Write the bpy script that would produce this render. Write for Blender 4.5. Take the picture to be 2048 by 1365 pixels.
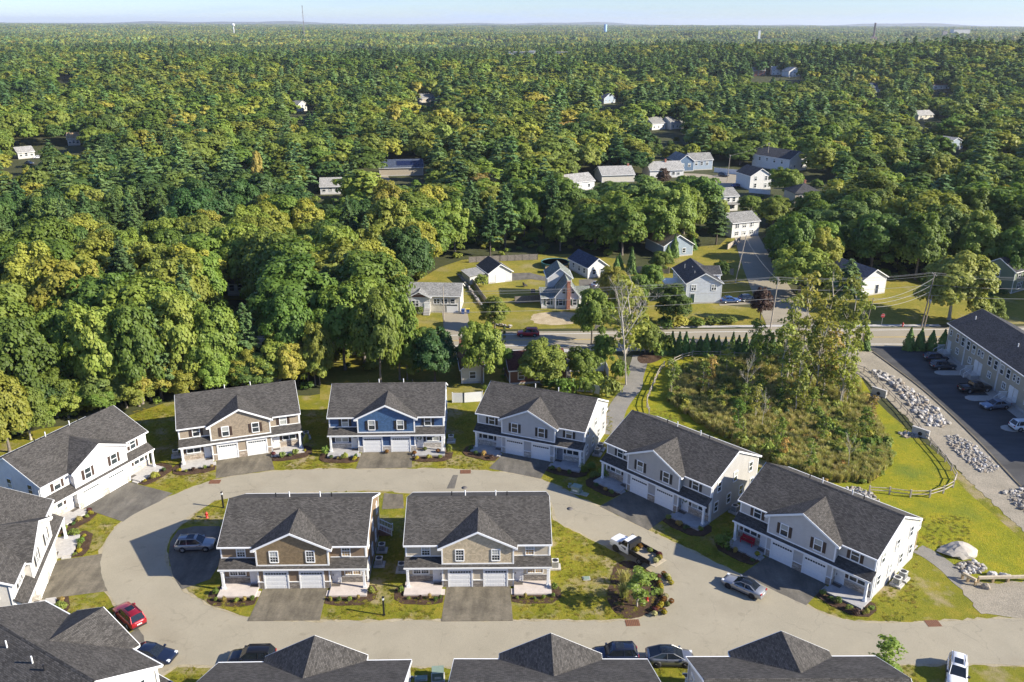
import bpy, bmesh, math, random
import numpy as np
from mathutils import Vector, Matrix
from mathutils.geometry import tessellate_polygon

for o in list(bpy.data.objects):
    bpy.data.objects.remove(o, do_unlink=True)
SC = bpy.context.scene
COL = SC.collection
PI = math.pi
R = math.radians

# ------------------------------------------------------------------ camera, sky, sun, exposure
HAZE = 4.5e-5
CAM_H, CAM_F, PITCH, ROLL = 60.074, 1702.05, R(20.519), R(0.218)
cam_d = bpy.data.cameras.new('camera')
cam = bpy.data.objects.new('camera', cam_d)
COL.objects.link(cam)
cam_d.sensor_fit = 'HORIZONTAL'
cam_d.sensor_width = 36
cam_d.lens = CAM_F / 2048 * 36
cam_d.clip_start = 0.5
cam_d.clip_end = 60000
cam.matrix_world = Matrix.Translation((0, 0, CAM_H)) @ Matrix.Rotation(PI/2 - PITCH, 4, 'X') @ Matrix.Rotation(ROLL, 4, 'Z')
SC.camera = cam

SUN_AZ, SUN_EL = R(103), R(29)          # clockwise from +Y, above the horizon
world = bpy.data.worlds.new('World')
SC.world = world
world.use_nodes = True
wn = world.node_tree
wn.nodes.clear()
w_out = wn.nodes.new('ShaderNodeOutputWorld')
w_bg = wn.nodes.new('ShaderNodeBackground')
w_sky = wn.nodes.new('ShaderNodeTexSky')
w_sky.sky_type = 'NISHITA'
w_sky.sun_disc = False
w_sky.sun_elevation = SUN_EL
w_sky.sun_rotation = SUN_AZ
w_sky.altitude = 60
w_sky.air_density = 1.0
w_sky.dust_density = 0.15
w_sky.ozone_density = 3.0
w_bg.inputs['Strength'].default_value = 0.112
# thin streaky clouds low over the horizon, the same all the way round
w_tc = wn.nodes.new('ShaderNodeTexCoord')
w_map = wn.nodes.new('ShaderNodeMapping')
w_map.inputs['Scale'].default_value = (5, 5, 75)
w_noise = wn.nodes.new('ShaderNodeTexNoise')
w_noise.inputs['Scale'].default_value = 1.0
w_noise.inputs['Detail'].default_value = 5
w_ramp = wn.nodes.new('ShaderNodeValToRGB')
w_ramp.color_ramp.elements[0].position = 0.5
w_ramp.color_ramp.elements[0].color = (0, 0, 0, 1)
w_ramp.color_ramp.elements[1].position = 0.72
w_ramp.color_ramp.elements[1].color = (0.5, 0.5, 0.5, 1)
w_mix = wn.nodes.new('ShaderNodeMixRGB')
w_mix.inputs['Color2'].default_value = (5.2, 5.5, 5.9, 1)
wn.links.new(w_tc.outputs['Generated'], w_map.inputs['Vector'])
wn.links.new(w_map.outputs['Vector'], w_noise.inputs['Vector'])
wn.links.new(w_noise.outputs['Fac'], w_ramp.inputs['Fac'])
wn.links.new(w_ramp.outputs['Color'], w_mix.inputs['Fac'])
wn.links.new(w_sky.outputs['Color'], w_mix.inputs['Color1'])
w_tint = wn.nodes.new('ShaderNodeMixRGB')        # cooler white balance for the whole sky
w_tint.blend_type = 'MULTIPLY'
w_tint.inputs['Fac'].default_value = 1
w_tint.inputs['Color2'].default_value = (0.50, 0.62, 0.90, 1)
wn.links.new(w_mix.outputs['Color'], w_tint.inputs['Color1'])
wn.links.new(w_tint.outputs['Color'], w_bg.inputs['Color'])
wn.links.new(w_bg.outputs['Background'], w_out.inputs['Surface'])

sun_d = bpy.data.lights.new('sun', 'SUN')
sun_d.energy = 5.0
sun_d.angle = R(0.53)
sun_d.color = (1.0, 0.925, 0.79)
sun = bpy.data.objects.new('sun', sun_d)
COL.objects.link(sun)
sdir = Vector((math.sin(SUN_AZ)*math.cos(SUN_EL), math.cos(SUN_AZ)*math.cos(SUN_EL), math.sin(SUN_EL)))
sun.rotation_euler = sdir.to_track_quat('Z', 'Y').to_euler()

SC.view_settings.view_transform = 'Standard'
SC.view_settings.look = 'None'
SC.view_settings.gamma = 1
SC.view_settings.use_curve_mapping = False
SC.view_settings.exposure = 1.05
SC.render.engine = 'CYCLES'
SC.cycles.max_bounces = 5
SC.cycles.diffuse_bounces = 2
SC.cycles.glossy_bounces = 2
SC.cycles.transmission_bounces = 2
SC.cycles.transparent_max_bounces = 4
SC.cycles.volume_bounces = 0
SC.cycles.use_denoising = True

# ------------------------------------------------------------------ helpers
_cp, _sp, _cr, _sr = math.cos(PITCH), math.sin(PITCH), math.cos(-ROLL), math.sin(-ROLL)
def gp(px, py, z=0.0):
    """ground point (at height z) seen at a place of the survey photograph (2048 x 1365)"""
    u, v = px-1024, py-682.5
    u, v = u*_cr - v*_sr, u*_sr + v*_cr
    dx, dy, dz = u, CAM_F*_cp - v*_sp, -CAM_F*_sp - v*_cp
    t = (z-CAM_H)/dz
    return Vector((dx*t, dy*t, z))
def pp(P):
    """the reverse: where a world point falls in the photograph, and its distance"""
    x, y, z = P[0], P[1], P[2]-CAM_H
    d = y*_cp - z*_sp
    u = y*_sp + z*_cp
    X, Y = CAM_F*x/d, -CAM_F*u/d
    c, s = math.cos(ROLL), math.sin(ROLL)
    return 1024 + X*c - Y*s, 682.5 + X*s + Y*c, d
def inpoly(x, y, poly):
    c = False
    n = len(poly)
    j = n-1
    for i in range(n):
        xi, yi = poly[i]; xj, yj = poly[j]
        if (yi > y) != (yj > y) and x < (xj-xi)*(y-yi)/(yj-yi)+xi:
            c = not c
        j = i
    return c

def tag(o, label=None, cat=None, group=None, kind=None):
    if label: o['label'] = label
    if cat: o['category'] = cat
    if group: o['group'] = group
    if kind: o['kind'] = kind
    return o
def empty(name, loc=(0, 0, 0), rz=0, sc=1):
    o = bpy.data.objects.new(name, None)
    COL.objects.link(o)
    o.location = loc
    o.rotation_euler = (0, 0, rz)
    o.scale = (sc, sc, sc)
    o.empty_display_size = 0.2
    return o
def inst(name, mesh, parent=None, loc=(0, 0, 0), rz=0, sc=None):
    o = bpy.data.objects.new(name, mesh)
    COL.objects.link(o)
    o.location = loc
    o.rotation_euler = (0, 0, rz)
    if sc is not None:
        o.scale = sc if hasattr(sc, '__len__') else (sc, sc, sc)
    if parent: o.parent = parent
    return o
def kids(o): return list(o.children)
def copy_tree(o, parent=None):
    c = o.copy()
    COL.objects.link(c)
    if parent: c.parent = parent
    for ch in kids(o): copy_tree(ch, c)
    return c

class MB:
    def __init__(s): s.v = []; s.f = []; s.m = []; s.sm = []
    def add(s, vs, fs, m=0, smooth=False):
        n = len(s.v)
        s.v += [tuple(v) for v in vs]
        s.f += [tuple(i+n for i in f) for f in fs]
        s.m += [m]*len(fs); s.sm += [smooth]*len(fs)
        return s
    def box(s, x0, x1, y0, y1, z0, z1, m=0):
        return s.add([(x0,y0,z0),(x1,y0,z0),(x1,y1,z0),(x0,y1,z0),(x0,y0,z1),(x1,y0,z1),(x1,y1,z1),(x0,y1,z1)],
                     [(3,2,1,0),(4,5,6,7),(0,1,5,4),(1,2,6,5),(2,3,7,6),(3,0,4,7)], m)
    def prism(s, poly, a, b, axis='x', m=0):
        n = len(poly)
        def P(p, t):
            return {'x': (t, p[0], p[1]), 'y': (p[0], t, p[1]), 'z': (p[0], p[1], t)}[axis]
        vs = [P(p, a) for p in poly] + [P(p, b) for p in poly]
        fs = [tuple(range(n)), tuple(range(2*n-1, n-1, -1))]
        fs += [(i, i+n, (i+1) % n+n, (i+1) % n) for i in range(n)]
        return s.add(vs, fs, m)
    def slab(s, quad, t, m=0):
        """quad of 3D points thickened downwards by t"""
        q = [Vector(p) for p in quad]; n = len(q)
        vs = q + [p - Vector((0, 0, t)) for p in q]
        fs = [tuple(range(n)), tuple(range(2*n-1, n-1, -1))] + [(i, i+n, (i+1) % n+n, (i+1) % n) for i in range(n)]
        return s.add(vs, fs, m)
    def tube(s, p, q, r0, r1=None, n=6, m=0, cap=True):
        p, q = Vector(p), Vector(q)
        r1 = r0 if r1 is None else r1
        d = (q-p)
        if d.length < 1e-6: return s
        a = d.normalized().orthogonal().normalized(); b = d.normalized().cross(a)
        vs = []
        for c, r in ((p, r0), (q, r1)):
            for i in range(n):
                t = 2*PI*i/n
                vs.append(c + a*math.cos(t)*r + b*math.sin(t)*r)
        fs = [(i, (i+1) % n, (i+1) % n+n, i+n) for i in range(n)]
        s.add(vs, fs, m, True)
        if cap: s.add(vs, [tuple(range(n-1, -1, -1)), tuple(range(n, 2*n))], m)
        return s
    def path(s, pts, r0, r1, n=6, m=0):
        k = len(pts)-1
        for i in range(k):
            s.tube(pts[i], pts[i+1], r0+(r1-r0)*i/k, r0+(r1-r0)*(i+1)/k, n, m, cap=(i == k-1 or i == 0))
        return s
    def lathe(s, prof, n=14, m=0, axis='z', c=(0, 0, 0), smooth=True):
        vs = []
        for r, z in prof:
            for i in range(n):
                t = 2*PI*i/n
                if axis == 'z': vs.append((c[0]+r*math.cos(t), c[1]+r*math.sin(t), c[2]+z))
                else: vs.append((c[0]+r*math.cos(t), c[1]+z, c[2]+r*math.sin(t)))
        fs = []
        for k in range(len(prof)-1):
            for i in range(n):
                fs.append((k*n+i, k*n+(i+1) % n, (k+1)*n+(i+1) % n, (k+1)*n+i))
        s.add(vs, fs, m, smooth)
        if prof[-1][0] > 1e-4: s.add(vs[-n:], [tuple(range(n))], m)
        if prof[0][0] > 1e-4: s.add(vs[:n], [tuple(range(n-1, -1, -1))], m)
        return s
    def mesh(s, name, mats):
        me = bpy.data.meshes.new(name)
        me.from_pydata(s.v, [], s.f)
        for mm in (mats if isinstance(mats, (list, tuple)) else [mats]): me.materials.append(mm)
        me.polygons.foreach_set('material_index', s.m)
        me.polygons.foreach_set('use_smooth', s.sm)
        bm = bmesh.new(); bm.from_mesh(me)
        bmesh.ops.recalc_face_normals(bm, faces=bm.faces)
        bm.to_mesh(me); bm.free()
        me.update()
        return me
    def build(s, name, mats, parent=None, **k):
        return inst(name, s.mesh(name, mats), parent, **k)

# ------------------------------------------------------------------ materials
def new_mat(name):
    m = bpy.data.materials.new(name); m.use_nodes = True
    nt = m.node_tree
    return m, nt, nt.nodes['Principled BSDF']
def N(nt, t, **k):
    n = nt.nodes.new(t)
    for a, b in k.items():
        if a in n.inputs: n.inputs[a].default_value = b
        else: setattr(n, a, b)
    return n
def noise(nt, vec, scale, detail=4, rough=0.6):
    n = N(nt, 'ShaderNodeTexNoise', Scale=scale, Detail=detail, Roughness=rough)
    if vec is not None: nt.links.new(vec, n.inputs['Vector'])
    return n.outputs['Fac']
def ramp(nt, fac, stops):
    r = nt.nodes.new('ShaderNodeValToRGB')
    el = r.color_ramp.elements
    while len(el) < len(stops): el.new(0.5)
    for e, (p, c) in zip(el, stops):
        e.position = p; e.color = (c[0], c[1], c[2], 1) if hasattr(c, '__len__') else (c, c, c, 1)
    nt.links.new(fac, r.inputs['Fac'])
    return r.outputs['Color']
def mixc(nt, fac, a, b, mode='MIX'):
    n = nt.nodes.new('ShaderNodeMixRGB'); n.blend_type = mode
    for sock, val in (('Fac', fac), ('Color1', a), ('Color2', b)):
        if hasattr(val, 'is_linked') or hasattr(val, 'links'): nt.links.new(val, n.inputs[sock])
        elif hasattr(val, '__len__'): n.inputs[sock].default_value = (*val[:3], 1)
        else: n.inputs[sock].default_value = val
    return n.outputs['Color']
def math_(nt, op, a, b=None, c=None):
    n = nt.nodes.new('ShaderNodeMath'); n.operation = op
    for i, val in enumerate((a, b, c)):
        if val is None: continue
        if hasattr(val, 'links'): nt.links.new(val, n.inputs[i])
        else: n.inputs[i].default_value = val
    return n.outputs[0]
def objco(nt):
    return N(nt, 'ShaderNodeTexCoord').outputs['Object']
def bump(nt, bs, h, strength=0.3, dist=0.05):
    b = N(nt, 'ShaderNodeBump', Strength=strength, Distance=dist)
    nt.links.new(h, b.inputs['Height'])
    nt.links.new(b.outputs['Normal'], bs.inputs['Normal'])
def setc(nt, bs, c): nt.links.new(c, bs.inputs['Base Color'])

MATS = {}
def plain(name, col, rough=0.6, metal=0, var=0.12, scale=3.0, spec=0.5):
    if name in MATS: return MATS[name]
    m, nt, bs = new_mat(name)
    f = noise(nt, objco(nt), scale, 4)
    lo = tuple(c*(1-var) for c in col); hi = tuple(min(1, c*(1+var)) for c in col)
    setc(nt, bs, ramp(nt, f, [(0.3, lo), (0.7, hi)]))
    bs.inputs['Roughness'].default_value = rough
    bs.inputs['Metallic'].default_value = metal
    bs.inputs['Specular IOR Level'].default_value = spec
    MATS[name] = m
    return m
def ground_mat(name, stops, s1=0.5, s2=6.0, rough=0.95, bmp=0.4, bd=0.05, fine=30, finea=0.35, mid=None, cracks=0, streak=None):
    m, nt, bs = new_mat(name)
    co = objco(nt)
    a = noise(nt, co, s1, 6, 0.65)
    b = noise(nt, co, s2, 4, 0.7)
    f = math_(nt, 'ADD', math_(nt, 'MULTIPLY', a, 0.6), math_(nt, 'MULTIPLY', b, 0.4))
    c = ramp(nt, f, stops)
    if mid is not None:        # broad worn patches of another colour
        c = mixc(nt, ramp(nt, noise(nt, co, mid[1], 5, 0.6), [(mid[2], 0), (mid[3], 1)]), c, mid[0])
    d = noise(nt, co, fine, 3, 0.7)
    c = mixc(nt, finea, c, ramp(nt, d, [(0.3, 0.25), (0.7, 0.75)]), 'OVERLAY')
    if cracks:
        wv = N(nt, 'ShaderNodeTexNoise', Scale=0.7, Detail=3); nt.links.new(co, wv.inputs['Vector'])
        vm = N(nt, 'ShaderNodeVectorMath', operation='MULTIPLY_ADD'); nt.links.new(wv.outputs['Color'], vm.inputs[0]); vm.inputs[1].default_value = (2.2, 2.2, 0); nt.links.new(co, vm.inputs[2])
        vo = N(nt, 'ShaderNodeTexVoronoi', feature='DISTANCE_TO_EDGE', Scale=cracks); nt.links.new(vm.outputs[0], vo.inputs['Vector'])
        line = ramp(nt, vo.outputs['Distance'], [(0.0, 0.78), (0.010, 1.0)])
        msk = ramp(nt, noise(nt, co, 0.06, 3), [(0.42, 0), (0.6, 1)])
        c = mixc(nt, msk, c, mixc(nt, 1.0, c, line, 'MULTIPLY'))
        spots = ramp(nt, noise(nt, co, 0.9, 2, 0.4), [(0.66, 0), (0.74, 1)])
        c = mixc(nt, math_(nt, 'MULTIPLY', spots, 0.35), c, mixc(nt, 1.0, c, (0.62, 0.6, 0.58), 'MULTIPLY'))
    if streak:
        mp = N(nt, 'ShaderNodeMapping'); mp.inputs['Scale'].default_value = streak
        nt.links.new(co, mp.inputs['Vector'])
        c = mixc(nt, 1.0, c, ramp(nt, noise(nt, mp.outputs[0], 1.0, 4, 0.6), [(0.3, 0.72), (0.7, 1.3)]), 'MULTIPLY')
    setc(nt, bs, c)
    bs.inputs['Roughness'].default_value = rough
    bs.inputs['Specular IOR Level'].default_value = 0.2
    bump(nt, bs, math_(nt, 'ADD', b, d), bmp, bd)
    MATS[name] = m
    return m
def siding(name, col, pitch=0.13, shake=False):
    if name in MATS: return MATS[name]
    m, nt, bs = new_mat(name)
    co = objco(nt)
    sep = N(nt, 'ShaderNodeSeparateXYZ'); nt.links.new(co, sep.inputs[0])
    fr = math_(nt, 'FRACT', math_(nt, 'DIVIDE', sep.outputs['Z'], pitch))
    line = ramp(nt, fr, [(0.0, 0.62), (0.16, 1.0)])
    n = noise(nt, co, 1.2, 4)
    base = ramp(nt, n, [(0.3, tuple(c*0.92 for c in col)), (0.7, tuple(min(1, c*1.06) for c in col))])
    if shake:
        row = math_(nt, 'FLOOR', math_(nt, 'DIVIDE', sep.outputs['Z'], pitch))
        xx = math_(nt, 'ADD', math_(nt, 'DIVIDE', math_(nt, 'ADD', sep.outputs['X'], sep.outputs['Y']), 0.19), math_(nt, 'MULTIPLY', row, 0.37))
        cmb = N(nt, 'ShaderNodeCombineXYZ')
        nt.links.new(math_(nt, 'FLOOR', xx), cmb.inputs[0]); nt.links.new(row, cmb.inputs[1])
        wn_ = N(nt, 'ShaderNodeTexWhiteNoise'); nt.links.new(cmb.outputs[0], wn_.inputs['Vector'])
        base = mixc(nt, 1.0, base, ramp(nt, wn_.outputs['Value'], [(0, 0.78), (1, 1.1)]), 'MULTIPLY')
        gap = ramp(nt, math_(nt, 'FRACT', xx), [(0.0, 0.75), (0.1, 1.0)])
        base = mixc(nt, 1.0, base, gap, 'MULTIPLY')
    setc(nt, bs, mixc(nt, 1.0, base, line, 'MULTIPLY'))
    bs.inputs['Roughness'].default_value = 0.55
    bump(nt, bs, fr, 0.5, 0.02)
    MATS[name] = m
    return m
def shingle(name, col, along='x'):
    """asphalt shingles in courses; 'along' is the object axis the courses run along"""
    if name in MATS: return MATS[name]
    m, nt, bs = new_mat(name)
    co = objco(nt)
    sep = N(nt, 'ShaderNodeSeparateXYZ'); nt.links.new(co, sep.inputs[0])
    cmb = N(nt, 'ShaderNodeCombineXYZ')
    a, b = ('X', 'Y') if along == 'x' else ('Y', 'X')
    nt.links.new(sep.outputs[a], cmb.inputs[0])
    nt.links.new(math_(nt, 'MULTIPLY', sep.outputs[b], 1.12), cmb.inputs[1])
    br = N(nt, 'ShaderNodeTexBrick', Scale=1.0)
    br.inputs['Brick Width'].default_value = 0.32
    br.inputs['Row Height'].default_value = 0.145
    br.inputs['Mortar Size'].default_value = 0.012
    br.inputs['Mortar Smooth'].default_value = 0.3
    br.inputs['Color1'].default_value = (*[c*0.66 for c in col], 1)
    br.inputs['Color2'].default_value = (*[c*1.36 for c in col], 1)
    br.inputs['Mortar'].default_value = (*[c*0.45 for c in col], 1)
    nt.links.new(cmb.outputs[0], br.inputs['Vector'])
    w = noise(nt, co, 0.5, 4)
    c = mixc(nt, 1.0, br.outputs['Color'], ramp(nt, w, [(0.3, 0.86), (0.7, 1.12)]), 'MULTIPLY')
    g = noise(nt, co, 14, 3, 0.8)
    c = mixc(nt, 0.55, c, ramp(nt, g, [(0.35, 0.22), (0.68, 0.8)]), 'OVERLAY')
    setc(nt, bs, c)
    bs.inputs['Roughness'].default_value = 0.9
    bs.inputs['Specular IOR Level'].default_value = 0.12
    bump(nt, bs, math_(nt, 'ADD', math_(nt, 'SUBTRACT', 1.0, br.outputs['Fac']), math_(nt, 'MULTIPLY', g, 0.6)), 0.6, 0.03)
    MATS[name] = m
    return m
def stonework(name, c1, c2, mortar):
    m, nt, bs = new_mat(name)
    co = objco(nt)
    sep = N(nt, 'ShaderNodeSeparateXYZ'); nt.links.new(co, sep.inputs[0])
    cmb = N(nt, 'ShaderNodeCombineXYZ')
    nt.links.new(math_(nt, 'ADD', sep.outputs['X'], sep.outputs['Y']), cmb.inputs[0]); nt.links.new(sep.outputs['Z'], cmb.inputs[1])
    br = N(nt, 'ShaderNodeTexBrick', Scale=1.0)
    br.inputs['Brick Width'].default_value = 0.38
    br.inputs['Row Height'].default_value = 0.11
    br.inputs['Mortar Size'].default_value = 0.012
    br.inputs['Color1'].default_value = (*c1, 1); br.inputs['Color2'].default_value = (*c2, 1); br.inputs['Mortar'].default_value = (*mortar, 1)
    nt.links.new(cmb.outputs[0], br.inputs['Vector'])
    g = noise(nt, co, 5, 4, 0.7)
    setc(nt, bs, mixc(nt, 0.5, br.outputs['Color'], ramp(nt, g, [(0.35, 0.2), (0.65, 0.85)]), 'OVERLAY'))
    bs.inputs['Roughness'].default_value = 0.85
    bump(nt, bs, math_(nt, 'SUBTRACT', g, br.outputs['Fac']), 0.8, 0.04)
    MATS[name] = m
    return m
def leaf(name, stops, trans=0.34, vary=0.22, rough=0.55):
    stops = [(p, (c[0]*1.78, c[1]*1.74, c[2]*1.9)) for p, c in stops]
    m, nt, bs = new_mat(name)
    oi = N(nt, 'ShaderNodeObjectInfo')
    co = objco(nt)
    f = noise(nt, co, 0.35, 3)
    f2 = noise(nt, co, 2.3, 2)
    f = math_(nt, 'ADD', math_(nt, 'ADD', math_(nt, 'MULTIPLY', f, 0.5), math_(nt, 'MULTIPLY', f2, 0.3)),
              math_(nt, 'MULTIPLY_ADD', oi.outputs['Random'], vary*2, 0.1-vary))
    c = ramp(nt, f, stops)
    hsv = N(nt, 'ShaderNodeHueSaturation')
    r2 = math_(nt, 'FRACT', math_(nt, 'MULTIPLY', oi.outputs['Random'], 37.7))
    nt.links.new(math_(nt, 'MULTIPLY_ADD', r2, 0.45, 0.82), hsv.inputs['Value'])
    r3 = math_(nt, 'FRACT', math_(nt, 'MULTIPLY', oi.outputs['Random'], 91.3))
    nt.links.new(math_(nt, 'MULTIPLY_ADD', r3, 0.03, 0.49), hsv.inputs['Hue'])
    nt.links.new(c, hsv.inputs['Color'])
    c = hsv.outputs['Color']
    setc(nt, bs, c)
    bs.inputs['Roughness'].default_value = rough
    bs.inputs['Specular IOR Level'].default_value = 0.25
    tr = N(nt, 'ShaderNodeBsdfTranslucent')
    nt.links.new(mixc(nt, 1.0, c, (1.2, 1.2, 0.65), 'MULTIPLY'), tr.inputs['Color'])
    mx = N(nt, 'ShaderNodeMixShader', Fac=trans)
    nt.links.new(bs.outputs[0], mx.inputs[1]); nt.links.new(tr.outputs[0], mx.inputs[2])
    nt.links.new(mx.outputs[0], nt.nodes['Material Output'].inputs['Surface'])
    MATS[name] = m
    return m

white = plain('white_trim', (0.78, 0.78, 0.76), 0.45, var=0.04)
glass_d = plain('window_glass', (0.035, 0.045, 0.05), 0.08, var=0.5, scale=1.3)
blind = plain('window_blind', (0.36, 0.37, 0.34), 0.25, var=0.15, scale=1.0)
pane_refl = plain('window_brown_reflection', (0.34, 0.22, 0.10), 0.4, var=0.2)  # warm brown plywood reflection painted in as the pane colour
black = plain('black_paint', (0.012, 0.012, 0.014), 0.5, var=0.3)
shut_m = plain('shutter_black', (0.016, 0.017, 0.02), 0.55, var=0.2)
shut_br = plain('shutter_brown', (0.05, 0.03, 0.022), 0.55, var=0.2)
concrete = plain('concrete', (0.42, 0.40, 0.37), 0.85, var=0.15, scale=2.5)
conc_pink = plain('stamped_concrete_pink', (0.50, 0.44, 0.39), 0.8, var=0.1, scale=1.5)
conc_grey = plain('stamped_concrete_grey', (0.33, 0.32, 0.31), 0.8, var=0.18, scale=1.5)
roof_x = shingle('shingle_roof', (0.080, 0.074, 0.067), 'x')
roof_y = shingle('shingle_roof_cross', (0.080, 0.074, 0.067), 'y')
stone_a = stonework('stone_veneer_dark', (0.14, 0.12, 0.10), (0.34, 0.30, 0.25), (0.10, 0.09, 0.08))
stone_b = stonework('stone_veneer_light', (0.30, 0.27, 0.23), (0.62, 0.57, 0.50), (0.5, 0.47, 0.42))
stone_c = stonework('stone_veneer_tan', (0.22, 0.17, 0.12), (0.50, 0.42, 0.33), (0.35, 0.3, 0.25))
metal_g = plain('galvanised_metal', (0.42, 0.43, 0.43), 0.4, 0.3, 0.1)
ac_m = plain('condenser_metal', (0.55, 0.55, 0.52), 0.45, 0.1, 0.1)
wood_l = plain('weathered_wood', (0.36, 0.31, 0.25), 0.85, var=0.25, scale=5)
wood_n = plain('new_lumber', (0.42, 0.30, 0.16), 0.8, var=0.2, scale=5)
pole_m = plain('pole_wood', (0.27, 0.22, 0.17), 0.9, var=0.25, scale=4)
bark = plain('bark_grey', (0.17, 0.145, 0.12), 0.9, var=0.4, scale=4)
bark_p = plain('bark_pale', (0.40, 0.36, 0.30), 0.9, var=0.3, scale=3)
bark_d = plain('bark_dark', (0.09, 0.072, 0.058), 0.9, var=0.35, scale=4)
wire_m = plain('cable', (0.30, 0.29, 0.27), 0.6)
# ------------------------------------------------------------------ terrain
_rt = random.Random(5)
_waves = []
for wl, am in ((900, 4.5), (1500, 5.5), (2600, 8), (420, 2.2)):
    for k in range(3):
        a = _rt.uniform(0, 2*PI)
        _waves.append((math.cos(a)*2*PI/wl, math.sin(a)*2*PI/wl, _rt.uniform(0, 2*PI), am*_rt.uniform(.6, 1.1)))
def sstep(a, b, x):
    t = min(1, max(0, (x-a)/(b-a))); return t*t*(3-2*t)
def terr(x, y):
    r = math.hypot(x, y)
    k = sstep(380, 1000, r)
    if k <= 0: return 0.0
    h = sum(am*math.sin(x*kx+y*ky+ph) for kx, ky, ph, am in _waves)*0.55 - 2
    # a low ridge on the right at about 1.3 km with lower land behind it
    s = sstep(80, 420, x)
    h += s*15*math.exp(-((r-1180)/260)**2) - s*16*sstep(1450, 1900, r)*(1-sstep(3300, 4600, r))
    h -= 14*sstep(1500, 2600, r)*(1-s)*0.6
    h = h*k
    if r > 4000:
        h = h*(1-0.55*sstep(4000, 9000, r)) + 10*sstep(5000, 9000, r)
    return h

forest_floor = ground_mat('forest_floor', [(0.3, (0.030, 0.030, 0.014)), (0.5, (0.055, 0.062, 0.022)), (0.7, (0.10, 0.085, 0.045))], 0.15, 2.2)
lawn_m = ground_mat('lawn_grass', [(0.32, (0.108, 0.122, 0.009)), (0.48, (0.177, 0.178, 0.014)), (0.6, (0.253, 0.212, 0.023)), (0.72, (0.367, 0.265, 0.046))], 0.45, 5, bmp=0.9, bd=0.12, fine=16, finea=0.55, mid=((0.31, 0.25, 0.13), 0.24, 0.52, 0.66))
lawn_dry = ground_mat('lawn_dry_grass', [(0.3, (0.143, 0.150, 0.020)), (0.46, (0.255, 0.202, 0.036)), (0.6, (0.390, 0.273, 0.072)), (0.74, (0.510, 0.351, 0.112))], 0.4, 4, bmp=0.9, bd=0.12, fine=15, finea=0.55)
meadow_m = ground_mat('meadow_grass', [(0.3, (0.128, 0.145, 0.007)), (0.48, (0.217, 0.215, 0.010)), (0.62, (0.294, 0.244, 0.015)), (0.75, (0.344, 0.254, 0.034))], 0.3, 2.0, bmp=0.8, bd=0.12, fine=7, finea=0.6, mid=((0.12, 0.16, 0.02), 0.09, 0.50, 0.68))
yard_m = ground_mat('yard_grass', [(0.3, (0.105, 0.113, 0.014)), (0.48, (0.194, 0.176, 0.023)), (0.62, (0.281, 0.220, 0.041)), (0.75, (0.387, 0.288, 0.082))], 0.16, 1.6, bmp=0.7, bd=0.1, fine=9, finea=0.4, mid=((0.26, 0.22, 0.10), 0.10, 0.55, 0.72))
road_m = ground_mat('old_asphalt', [(0.3, (0.275, 0.246, 0.180)), (0.5, (0.309, 0.275, 0.202)), (0.7, (0.343, 0.305, 0.224))], 0.25, 6, bmp=0.15, bd=0.02, fine=22, finea=0.42, mid=((0.27, 0.235, 0.17), 0.12, 0.55, 0.75), cracks=0.16)
main_m = ground_mat('road_asphalt', [(0.3, (0.248, 0.216, 0.158)), (0.5, (0.286, 0.250, 0.185)), (0.7, (0.330, 0.283, 0.207))], 0.12, 3, bmp=0.1, bd=0.02, fine=20, finea=0.2, cracks=0.1)
drive_m = ground_mat('driveway_asphalt', [(0.28, (0.081, 0.070, 0.054)), (0.45, (0.128, 0.111, 0.082)), (0.6, (0.179, 0.155, 0.113)), (0.76, (0.257, 0.222, 0.161))], 0.5, 5, bmp=0.15, bd=0.02, fine=24, finea=0.3, cracks=0.3, streak=(0.9, 0.16, 1))
drive_n = ground_mat('driveway_newer_asphalt', [(0.3, (0.086, 0.080, 0.071)), (0.5, (0.122, 0.112, 0.094)), (0.7, (0.174, 0.156, 0.127))], 0.5, 5, bmp=0.15, bd=0.02, fine=24, finea=0.3, cracks=0.2, streak=(0.7, 0.2, 1))
lot_m = ground_mat('parking_lot_asphalt', [(0.3, (0.054, 0.054, 0.054)), (0.5, (0.068, 0.067, 0.066)), (0.7, (0.084, 0.082, 0.078))], 0.15, 5, bmp=0.15, bd=0.02, fine=20, finea=0.3, streak=(0.1, 0.5, 1))
verge_m = ground_mat('sandy_verge', [(0.3, (0.20, 0.17, 0.10)), (0.5, (0.33, 0.28, 0.18)), (0.7, (0.44, 0.38, 0.27))], 0.9, 6, bmp=0.5, fine=20)
gravel_m = ground_mat('gravel', [(0.3, (0.210, 0.180, 0.135)), (0.5, (0.284, 0.250, 0.189)), (0.7, (0.378, 0.320, 0.243))], 0.3, 6, bmp=0.9, fine=9, finea=0.6)
path_m = ground_mat('path_stone_dust', [(0.3, (0.16, 0.15, 0.13)), (0.5, (0.22, 0.205, 0.175)), (0.7, (0.29, 0.265, 0.225))], 0.4, 5, bmp=0.5, fine=14, finea=0.4)
mulch_m = ground_mat('bark_mulch', [(0.3, (0.035, 0.02, 0.013)), (0.5, (0.075, 0.045, 0.028)), (0.7, (0.13, 0.085, 0.055))], 1.2, 9, bmp=1.0, bd=0.08, fine=22, finea=0.55)
sand_m = ground_mat('bare_sand', [(0.3, (0.26, 0.20, 0.11)), (0.5, (0.40, 0.32, 0.20)), (0.7, (0.5, 0.42, 0.29))], 0.5, 4, bmp=0.5)
mark_w = plain('road_paint_white', (0.62, 0.61, 0.56), 0.7, var=0.2, scale=3)
mark_y = plain('road_paint_yellow', (0.45, 0.31, 0.06), 0.7, var=0.2, scale=3)

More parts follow.
